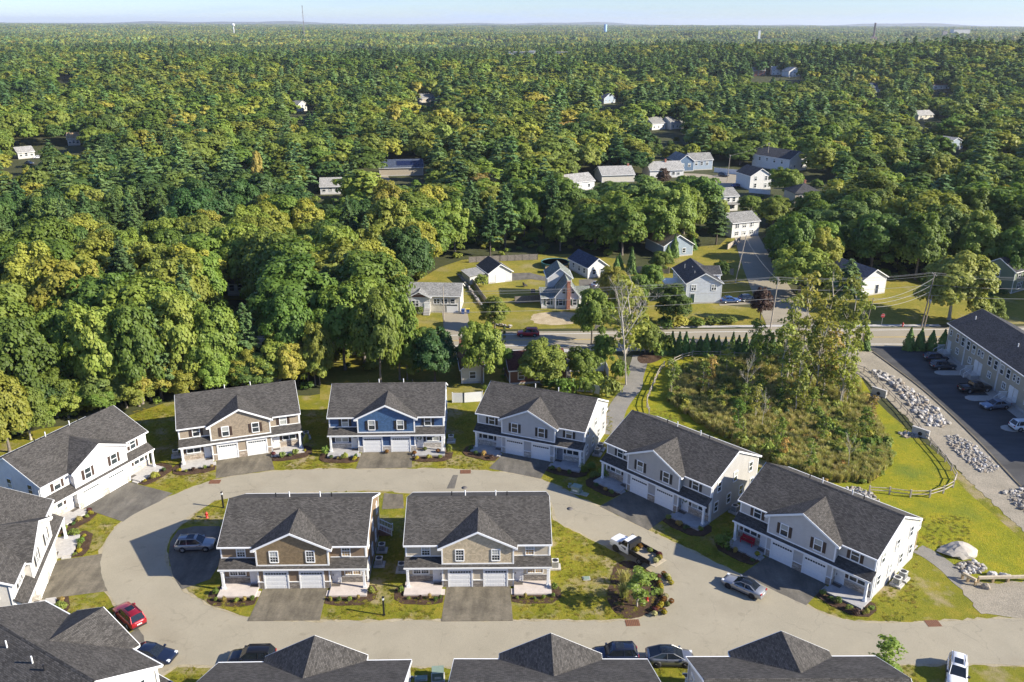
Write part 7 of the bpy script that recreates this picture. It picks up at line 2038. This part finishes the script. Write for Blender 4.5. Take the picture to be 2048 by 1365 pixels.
BED = {  # per duplex: (x, y, kind, radius, height) in its own frame
 'H1': [(-9.0, -.9, 'green', .5, .85), (-8.0, -2.3, 'lime', .28, .4), (-6.6, -2.3, 'purple', .3, .6), (-5.6, -2.3, 'rust', .35, .75), (-4.9, -2.5, 'green', .35, .5), (-4.3, -2.2, 'green', .3, .5),
        (4.6, -2.3, 'lime', .25, .35), (5.5, -2.3, 'rust', .3, .7), (6.6, -2.5, 'dark', .28, .35), (7.6, -2.4, 'green', .35, .5), (8.8, -2.0, 'green', .35, .5), (9.0, -.6, 'green', .5, .9)],
 'H2': [(-9.1, -1.0, 'green', .55, .9), (-8.6, -2.2, 'green', .35, .5), (-7.5, -2.4, 'rust', .35, .8), (-6.2, -2.4, 'olive', .4, .6), (-5.2, -2.3, 'rust', .35, .7), (-4.4, -2.2, 'green', .4, .7),
        (4.6, -2.3, 'olive', .35, .5), (5.6, -2.4, 'green', .4, .55), (6.8, -2.4, 'green', .4, .6), (7.8, -2.2, 'rust', .3, .7), (9.1, -1.0, 'lime', .5, .9)],
 'H3': [(-9.2, -.9, 'green', .7, 1.5), (-8.0, -2.0, 'dark', .4, .6), (-7.0, -2.3, 'rust', .35, .5), (-6.0, -2.3, 'olive', .65, 1.1), (-4.6, -2.6, 'yellow', .55, .6), (-4.5, -1.9, 'green', .45, .8),
        (4.5, -2.7, 'yellow', .5, .6), (6.3, -2.3, 'olive', .5, .7), (7.9, -2.2, 'green', .4, .55), (9.2, -1.2, 'lime', .5, 1.7)],
 'H4': [(-9.2, -.4, 'grass', 1.3, 1.6), (-7.9, -2.3, 'dark', .5, .6), (-6.8, -2.4, 'rust', .45, .9), (-5.6, -2.4, 'purple', .4, .6), (-4.4, -2.4, 'dark', .4, .5), (4.4, -2.2, 'lime', .55, .7), (5.4, -2.5, 'dark', .45, .5), (6.3, -2.4, 'green', .6, .9), (7.5, -2.6, 'lime', .5, .6), (8.5, -2.7, 'purple', .6, .7), (9.3, -2.0, 'olive', .5, .7), (9.4, -.9, 'green', .5, .6)],
 'H5': [(-9.3, -.6, 'dark', .8, 1.1), (-7.5, -2.4, 'dark', .5, .6), (-6.0, -2.4, 'rust', .45, .6), (-5.0, -2.4, 'dark', .45, .6), (4.3, -2.1, 'lime', .5, .7), (6.0, -2.4, 'rust', .7, .8), (7.2, -2.3, 'dark', .5, .6), (8.8, -1.6, 'green', .5, .7)],
 'H6': [(-8.7, -1.4, 'dark', .6, .8), (-7.4, -2.3, 'dark', .5, .7), (-6.2, -2.3, 'rust', .6, .9), (-4.9, -2.5, 'purple', .5, .6), (4.6, -2.4, 'dark', .5, .7), (5.8, -2.4, 'rust', .5, .8), (7.2, -2.3, 'dark', .5, .6), (9.1, -1.2, 'grass', 1.1, 1.3), (9.9, .2, 'green', .9, 1.1)],
 'H7': [(-9.0, -1.8, 'yellow', .55, .5), (-8.0, -2.3, 'green', .3, .4), (-6.9, -2.3, 'purple', .4, .6), (-5.4, -2.3, 'lime', .35, .7), (-4.4, -2.2, 'rust', .4, .6), (5.4, -2.3, 'lime', .65, 1.0), (6.4, -2.2, 'green', .4, .5), (7.3, -2.0, 'lime', .65, 1.0), (8.6, -1.4, 'yellow', .4, .5), (9.2, .5, 'olive', .6, 2.0)],
 'H8': [(-8.4, -2.3, 'green', .55, .7), (-7.2, -2.4, 'dark', .4, .45), (-6.2, -2.4, 'rust', .65, .8), (-5.2, -2.4, 'green', .4, .45), (-4.4, -2.4, 'yellow', .55, .6), (4.5, -2.2, 'yellow', .4, .5), (6.0, -2.6, 'olive', .8, 1.1), (8.0, -2.4, 'dark', .5, .6)],
 'L1': [(9.2, -.9, 'lime', .9, .8), (8.2, -2.2, 'yellow', .4, .4), (7.0, -2.3, 'green', .65, .8), (6.0, -2.2, 'olive', .45, .6), (5.0, -2.3, 'yellow', .6, .6), (4.3, -1.9, 'lime', .35, .4), (-5.0, -2.4, 'rust', .5, .7), (-6.0, -2.5, 'lime', .8, .9), (-7.2, -2.6, 'lime', .9, 1.0)],
}
ORD = ['first', 'second', 'third', 'fourth', 'fifth', 'sixth', 'seventh', 'eighth']
for k_, L_ in BED.items():
    for side in (-1, 1):
        row = sorted([b for b in L_ if b[0]*side > 0])
        for i, (x, y, kd, r_, h_) in enumerate(row):
            shrub(kd, hl(k_, x, y, .09), r_, h_, CW[kd]+' plant, '+ORD[i]+' from left, '+('left' if side < 0 else 'right')+' porch bed, '+HN[k_]+' duplex', 'shrubs in the porch beds')
# island tip: mulch bed, plumed grasses, rows of mums
sheet('mulch_bed', [(1222, 1160), (1232, 1130), (1262, 1124), (1296, 1142), (1320, 1166), (1325, 1192), (1310, 1217), (1284, 1234), (1248, 1237), (1226, 1222), (1214, 1195)], .105, mulch_m, 'round mulch bed at the island tip', True, depth=.08, jit=.1)
shrub('plume', gp(1249, 1168, .1), 1.15, 1.9, 'back clump of pale plumed grass behind the island birch'); shrub('plume', gp(1246, 1194, .1), 1.15, 1.8, 'front clump of pale plumed grass left of the island birch')
shrub('green', gp(1306, 1160, .1), .6, .9, 'green shrub at the back of the island bed')
mum_cols = {'yellow': (.17, .145, .008), 'rust': (.115, .05, .008), 'green': (.06, .075, .01), 'cream': (.26, .25, .10), 'plum': (.07, .018, .02)}
MUM = {}
pot_mesh = MB().lathe([(.12, 0), (.17, .2), (.185, .2), (.185, .23), (0, .23)], 10).mesh('pot', plain('nursery_pot', (.03, .03, .032), .6))
for c_, v_ in mum_cols.items():
    m_ = leaf('mum_'+c_, [(.3, tuple(q*.7 for q in v_)), (.6, v_)], .15, .1)
    rs = np.random.RandomState(len(c_)); d = rs.normal(0, 1, (260, 3)); d /= np.linalg.norm(d, axis=1)[:, None]; d[:, 2] = np.abs(d[:, 2])*1.0-.15
    MUM[c_] = quad_mesh('mum', cards(rs, d*np.array([.34, .34, .30])+np.array([0, 0, .32]), d, .07), [m_])
def mum(P, c, label, group, s=1.0):
    o = empty('potted_mum', P, _rr.uniform(0, 6), s); tag(o, label, 'potted mum', group)
    inst('pot', pot_mesh, o); inst('flower_dome', MUM[c], o)
CN = {'yellow': 'yellow', 'rust': 'rust red', 'green': 'budding green', 'cream': 'cream', 'plum': 'plum'}
row1 = [(1317, 1165, 'green'), (1319, 1171, 'rust'), (1321, 1176, 'yellow'), (1321, 1181, 'yellow'), (1321, 1186, 'green'), (1319, 1191, 'green')]
row2 = [(1331, 1197, 'cream'), (1328, 1203, 'rust'), (1326, 1208, 'rust'), (1322, 1213, 'yellow'), (1319, 1218, 'yellow'), (1314, 1222, 'rust')]
for i, (x, y, c_) in enumerate(row1): mum(gp(x, y, .08), c_, CN[c_]+' mum, '+ORD[i]+' from the top in the upper row edging the island bed', 'mums edging the island bed')
for i, (x, y, c_) in enumerate(row2): mum(gp(x, y, .05), c_, CN[c_]+' mum, '+ORD[i]+' from the top in the lower row edging the island bed', 'mums edging the island bed')
for x, y, c_, lab in ((1327, 1152, 'rust', 'rust red mum at the back left of the loose group on the road'), (1331, 1156, 'green', 'budding mum in the loose group on the road'), (1335, 1157, 'cream', 'cream mum in the loose group on the road'), (1337, 1162, 'yellow', 'yellow mum at the front of the loose group on the road'),
                      (1342, 1170, 'yellow', 'single yellow mum on the road right of the loose group'), (1342, 1207, 'rust', 'rust mum standing alone on the road by the lower row'), (1334, 1213, 'green', 'green mum left of the lone rust mum on the road'), (1326, 1226, 'rust', 'rust mum in the pair below the lower row'),
                      (1328, 1229, 'yellow', 'yellow mum in the pair below the lower row'), (1309, 1232, 'cream', 'cream mum at the lowest point by the island tip'), (1309, 1224, 'plum', 'plum mum at the end of the lower row'), (1316, 1158, 'plum', 'plum mum at the top of the upper row')):
    mum(gp(x, y, .045), c_, lab, 'loose mums by the island bed')
def tl(x, y, z):
    v = Matrix.Rotation(ang, 3, 'Z') @ Vector((x, y, z)); return TRUCK.location+v
for x, y, c_, lab in ((-.7, -.45, 'rust', 'rust mum against the headboard in the dump bed'), (-.85, .35, 'yellow', 'yellow green mum against the headboard in the dump bed'), (-2.0, -.75, 'green', 'green mum halfway along the far side of the dump bed'), (-3.3, -.85, 'plum', 'plum mum in the far rear corner of the dump bed'),
                      (-3.65, -.5, 'yellow', 'yellow mum on the far part of the tailgate'), (-3.7, -.1, 'green', 'green mum in the middle of the tailgate'), (-3.75, .35, 'cream', 'cream mum on the near part of the tailgate')):
    mum(tl(x, y, 1.03 if x > -3.5 else .99), c_, lab, 'mums on the dump truck', 1.1)
for k_, x, y, c_, lab in (('H3', .0, -.5, 'rust', 'rust mum before the stone pier of the blue duplex'), ('H3', 4.1, -1.0, 'rust', 'rust mum beside the right garage door of the blue duplex'), ('H3', 7.6, -.9, 'rust', 'rust mum on the right porch of the blue duplex'), ('H3', 5.6, -.3, 'green', 'green potted plant by the wreath door of the blue duplex'),
                          ('H4', -4.5, -1.2, 'yellow', 'yellow mum on the porch step of the light grey duplex'), ('H7', 4.2, -1.2, 'plum', 'plum mum by the right porch of the tan duplex'), ('H8', -4.1, -1.6, 'plum', 'plum mum by the porch of the white duplex')):
    mum(hl(k_, x, y, .3 if abs(x) > 4.25 else .05), c_, lab, 'porch mums')
# shrubs beside roads and yards
for kd, x, y, r_, h_, lab in (('yellow', 868, 621, 1.2, 1.6, 'bright yellow green shrub before the ranch house steps'), ('dark', 812, 622, 1.3, 1.8, 'dark rounded shrub at the left corner of the ranch house'), ('olive', 838, 632, 1.4, 2.2, 'leafy shrub before the ranch house window'), ('lime', 960, 575, 2.0, 3.4, 'yellow shrub against the board fence by the garage'),
   ('lime', 1165, 790, 2.4, 3.2, 'yellow green thicket shrub behind the blue grey duplex'), ('green', 1128, 786, 2.4, 3.0, 'green thicket shrub left of the yellow green one'), ('olive', 1195, 780, 2.6, 3.6, 'olive thicket shrub above the white end wall'), ('lime', 1222, 800, 2.2, 4.0, 'tall yellow green shrub at the path bend'), ('green', 1100, 780, 2.2, 2.8, 'green thicket shrub behind the blue grey ridge'),
   ('green', 1232, 760, 2.4, 3.8, 'green shrub beside the bare snag'), ('lime', 1296, 712, 2.6, 4.6, 'large yellow green shrub at the path head'), ('lime', 1322, 708, 2.2, 4.4, 'yellow green shrub at the left end of the hedge'),
   ('green', 1330, 655, 2.6, 2.6, 'roadside scrub below the large white house, left clump'), ('olive', 1360, 654, 2.8, 2.0, 'roadside scrub below the large white house, middle clump'), ('green', 1395, 650, 3.0, 2.0, 'roadside scrub below the large white house, long clump'), ('lime', 1425, 648, 2.4, 1.6, 'yellow flowered roadside scrub'), ('olive', 1455, 648, 2.4, 1.6, 'roadside scrub below the driveway, right clump'),
   ('rust', 1206, 560, 1.2, 1.6, 'rusty shrub at the corner of the small white house'), ('dark', 1975, 600, 1.6, 2.2, 'dark flowering shrub by the sage green house'), ('dark', 2005, 592, 1.6, 1.8, 'clipped dark shrub by the sage green house'),
   ('green', 1440, 1092, 1.4, 1.8, 'feathery green shrub on the turf left of the light grey duplex'), ('green', 1208, 950, 1.2, 1.3, 'spiky green shrub at the left of the mid grey duplex')):
    shrub(kd, gp(x, y), r_, h_, lab)
for i in range(16):
    P = al(1.5+i*2.6, -1.1); shrub(('dark', 'green', 'olive')[i % 3], Vector((P.x, P.y, .09)), .5, .8, 'low shrub in the crushed stone strip of the apartment row', 'shrubs along the apartment row')
for i, (x, y) in enumerate(((10.0, -3.2), (10.4, -5.0), (21.2, -3.2), (21.8, -5.0), (33, -4))):
    P = al(x, y); shrub('grass', Vector((P.x, P.y, .15)), .8, 1.1, ('back', 'front', 'back', 'front', 'near')[i]+' grass clump on the '+('first', 'first', 'second', 'second', 'third')[i]+' stone island of the parking lot', 'grass clumps on the stone islands')

# ------------------------------------------------------------------ wet meadow growth and woodland understorey as masses
def scatter_mass(name, label, pts_, scl_, rot_, idx_, meshes):
    c = bpy.data.collections.new(name+'_pieces')
    for i, me in enumerate(meshes):
        o = bpy.data.objects.new('%s_piece_%02d' % (name, i), me); c.objects.link(o)
    g = globals(); keep = (g['pts'], g['scl'], g['rot'], g['idx'], g['src_col'])
    g['pts'], g['scl'], g['rot'], g['idx'], g['src_col'] = pts_, scl_, rot_, idx_, c
    o = woodland(name, label)
    g['pts'], g['scl'], g['rot'], g['idx'], g['src_col'] = keep
    return o
_wm = random.Random(31)
reed_mesh = [tuft(60, 1.0, .55, .03, reed_m, s) for s in (1, 2, 3)]
scrub_mesh = [quad_mesh('scrub', bush(90+i, 170, .2, 1.0, 1.0, 4), [m_]) for i, m_ in enumerate((leaf_oak, leaf_olive, leaf_yel, leaf_rust, leaf_dark, leaf_lime))]
a_, b_, c_, d_ = [], [], [], []
while len(a_) < 5200:
    x, y = _wm.uniform(1325, 1795), _wm.uniform(715, 972)
    if not inpoly(x, y, WET): continue
    P = gp(x, y); q = _wm.random()
    v = math.sin(P.x*.5+1)+math.sin(P.y*.4)+math.sin((P.x+P.y)*.23)
    if q < .80:
        a_.append(tuple(P)); s = _wm.uniform(.9, 1.7); b_.append((s*.7, s*.7, s)); d_.append(_wm.randrange(3))
    else:
        a_.append(tuple(P)); s = _wm.uniform(.5, 1.2)*(1.25 if v > 0 else .8); b_.append((s, s, s*_wm.uniform(.8, 1.5))); d_.append(3+(0 if v > 1.5 else 2 if v > .6 else 5 if v > -.6 else 2 if v > -1.2 else 3) if q < .95 else 3+_wm.randrange(5))
    c_.append(_wm.uniform(0, 6.28))
scatter_mass('wet_meadow_scrub', 'tangle of reeds, cattails and low scrub in the wet meadow', a_, b_, c_, d_, reed_mesh+scrub_mesh)
# understorey at the edge and floor of the near woods
a_, b_, c_, d_ = [], [], [], []
n = 0
while n < 3800:
    r = math.sqrt(_wm.uniform(105**2, 330**2)); a = _wm.uniform(-R(38), R(38))
    P = Vector((r*math.sin(a), r*math.cos(a), 0)); n += 1
    if not wood_ok(P) or blocked(P, 2.5, 1.5): continue
    s = _wm.uniform(.7, 2.2); a_.append(tuple(P)); b_.append((s*1.2, s*1.2, s)); c_.append(_wm.uniform(0, 6.28)); d_.append(_wm.choice((0, 0, 1, 1, 2, 4, 4)))
scatter_mass('undergrowth', 'low brush under the trees of the near woods', a_, b_, c_, d_, scrub_mesh)
# lawn tufts so the turf has a nap
blade = [tuft(26, .05, .16, .012, leaf('turf_blades', [(.3, (.085, .09, .008)), (.6, (.125, .118, .010)), (.8, (.16, .13, .02))], .3, .2), 11), tuft(26, .06, .18, .012, leaf('turf_blades_dry', [(.3, (.135, .115, .016)), (.6, (.185, .15, .028))], .3, .2), 12)]
a_, b_, c_, d_ = [], [], [], []
LAWN_ISL = shrink(ISL, .35)
houses_xy = [(k, DUP[k]) for k in DUP]
def in_house(x, y):
    for k, dd in houses_xy:
        dx, dy = x-dd[0][0], y-dd[0][1]; r_ = R(dd[1]); lx = dx*math.cos(r_)+dy*math.sin(r_); ly = -dx*math.sin(r_)+dy*math.cos(r_)
        if -9 < lx < 9 and -1.9 < ly < 12.6: return True
        if -4.6 < lx < 4.6 and -9.5 < ly < 0: return True
    return False
while len(a_) < 9000:
    x, y = _wm.uniform(-70, 62), _wm.uniform(66, 128)
    inside = inpoly(x, y, LAWN_ISL)
    if inside and inpoly(*pp((x, y, 0))[:2], [(330, 1112), (341, 1080), (356, 1058), (388, 1050), (450, 1050), (460, 1100), (445, 1135), (424, 1165), (365, 1190), (335, 1150)]): continue
    if inside and pp((x, y, 0))[1] < 1035 and 740 < pp((x, y, 0))[0] < 820: continue
    if inside: z = .075
    else:
        px, py, _ = pp((x, y, 0))
        if inpoly(px, py, OUT) or py < south_line(px) or px > 1940 or (px > 1330 and inpoly(px, py, WET)): continue
        if px > 1836 and py > 1095: continue
        if px > 1225 and py < 870 and px < 1300: continue
        if y > 96 and x > 34: continue
        z = .012
    if in_house(x, y): continue
    s = _wm.uniform(.8, 1.7); a_.append((x, y, z)); b_.append((s*1.3, s*1.3, s)); c_.append(_wm.uniform(0, 6.28)); d_.append(0 if _wm.random() < .72 else 1)
scatter_mass('turf_grass', 'short uneven grass on the turf round the duplexes', a_, b_, c_, d_, blade)

# ------------------------------------------------------------------ far landmarks
def far(px, py_base, dist):
    v = gp(px, 700)-Vector((0, 0, CAM_H)); k = (px-1024)/CAM_F
    x = k*dist/_cp*1.0
    y = dist
    return Vector((k*(y*_cp+CAM_H*_sp), y, terr(x, y)))
def top_z(P, py):
    """height at P that reaches a given row of the photograph"""
    lo, hi = -100, 400
    for _ in range(40):
        m_ = (lo+hi)/2
        if pp((P.x, P.y, m_))[1] > py: lo = m_
        else: hi = m_
    return lo
P = far(607, 52, 3300); h_ = top_z(P, 11)-P.z
o = empty('radio_mast', P); tag(o, 'tall thin lattice radio mast on the horizon', 'mast'); mm = plain('mast_grey', (.22, .2, .2), .6)
for i in range(3):
    a = i*2.094; MB().tube((1.6*math.cos(a), 1.6*math.sin(a), 0), (.9*math.cos(a), .9*math.sin(a), h_), .5, .35, 5).build('leg', mm, o)
m = MB(); n = 22
for k in range(n):
    for i in range(3):
        a, b = i*2.094, (i+1)*2.094; r0 = 1.6-.7*k/n
        m.tube((r0*math.cos(a), r0*math.sin(a), h_*k/n), (r0*math.cos(b), r0*math.sin(b), h_*(k+1)/n), .22, .22, 4)
tag(m.build('lattice', mm, o), None, None, None, 'stuff')
for z in (.55, .8, .95): MB().box(-1.6, 1.6, -1.2, 1.2, h_*z, h_*z+2.2).build('antenna', mm, o)
P = far(466, 54, 4600); zt = top_z(P, 47.5)-P.z
o = empty('water_tower', P); tag(o, 'white spheroid water tower on the left horizon', 'water tower'); wt = plain('tower_white', (.8, .8, .78), .5, var=.03)
MB().lathe([(0, zt-14), (6, zt-12), (8.5, zt-7.5), (8, zt-3), (4.5, zt-.6), (0, zt)], 20).build('tank', wt, o); MB().tube((0, 0, 0), (0, 0, zt-13), 2.2, 2.0, 10).build('stem', wt, o)
P = far(1208, 58, 4500); zt = top_z(P, 48.5)-P.z
o = empty('water_tower', P); tag(o, 'pale blue cylindrical water tower right of centre on the horizon', 'water tower'); wt = plain('tower_blue', (.20, .36, .55), .5, var=.05)
MB().lathe([(7.5, 0), (7.5, zt-3), (5, zt-.8), (0, zt)], 20).build('tank', wt, o); MB().lathe([(7.8, zt-3.4), (7.8, zt-2.8)], 20).build('rim', wt, o)
P = far(1744, 64, 3600); zt = top_z(P, 46)-P.z
o = empty('smokestack', P); tag(o, 'brown smokestack with a base building on the right horizon', 'smokestack'); sm = plain('stack_brick', (.22, .15, .13), .8)
MB().lathe([(5, 0), (3.4, zt-4), (4.0, zt-4), (4.0, zt), (0, zt)], 14).build('stack', sm, o); MB().box(-14, 12, -8, 8, 0, 22).build('base_building', sm, o)
for px, py, dist, w, h_, c_, lab in ((1040, 108, 1450, 42, 7, (.7, .7, .68), 'long white factory roof in the far woods'), (1062, 105, 1480, 10, 14, (.72, .7, .64), 'white tower block of the far factory'), (1915, 62, 3900, 70, 22, (.6, .57, .52), 'far white hospital blocks on the right horizon'), (1885, 66, 3700, 18, 28, (.3, .25, .22), 'dark far church tower on the right'),
                                     (1515, 64, 3300, 8, 30, (.75, .74, .7), 'thin white far steeple'), (1120, 108, 1440, 24, 6, (.66, .66, .65), 'second low white far building')):
    P = far(px, py, dist); zt = top_z(P, py-3)
    zt = max(zt, P.z+h_)
    o = empty('far_building', P); tag(o, lab, 'building'); wm_ = plain('far_wall_%d' % px, c_, .7, var=.1)
    MB().box(-w/2, w/2, -w/4, w/4, 0, zt-P.z).build('wall', wm_, o); MB().box(-w/2-.5, w/2+.5, -w/4-.5, w/4+.5, zt-P.z+.01, zt-P.z+.8).build('roof', rf_lgrey[0], o)
# low blue hills at the very edge
m = MB(); vs = []; fs = []; n = 80
for i in range(n+1):
    a = R(-42)+R(84)*i/n; r = 20000
    hh = 40+24*math.sin(i*.33)+14*math.sin(i*.71+1)+8*math.sin(i*1.7)
    for rr_, z in ((r-2500, -20), (r, max(5, hh)), (r+2500, -20)): vs.append((rr_*math.sin(a), rr_*math.cos(a), z))
for i in range(n):
    for j in range(2): fs.append((i*3+j, i*3+j+1, i*3+j+4, i*3+j+3))
m.add(vs, fs, 0, True); tag(m.build('hills', forest_floor), 'faint blue hills along the horizon', None, None, 'structure')
# ------------------------------------------------------------------ air
if HAZE:
    hm = bpy.data.materials.new('haze_air'); hm.use_nodes = True
    nt = hm.node_tree
    nt.nodes.remove(nt.nodes['Principled BSDF'])
    pv = nt.nodes.new('ShaderNodeVolumePrincipled')
    pv.inputs['Color'].default_value = (0.80, 0.87, 1.0, 1)
    pv.inputs['Density'].default_value = HAZE
    pv.inputs['Anisotropy'].default_value = 0.15
    nt.links.new(pv.outputs['Volume'], nt.nodes['Material Output'].inputs['Volume'])
    m = MB(); m.box(-31000, 31000, -31000, 31000, -60, 150)
    tag(m.build('haze', hm), 'thin blue air fading the far woods', None, None, 'stuff')
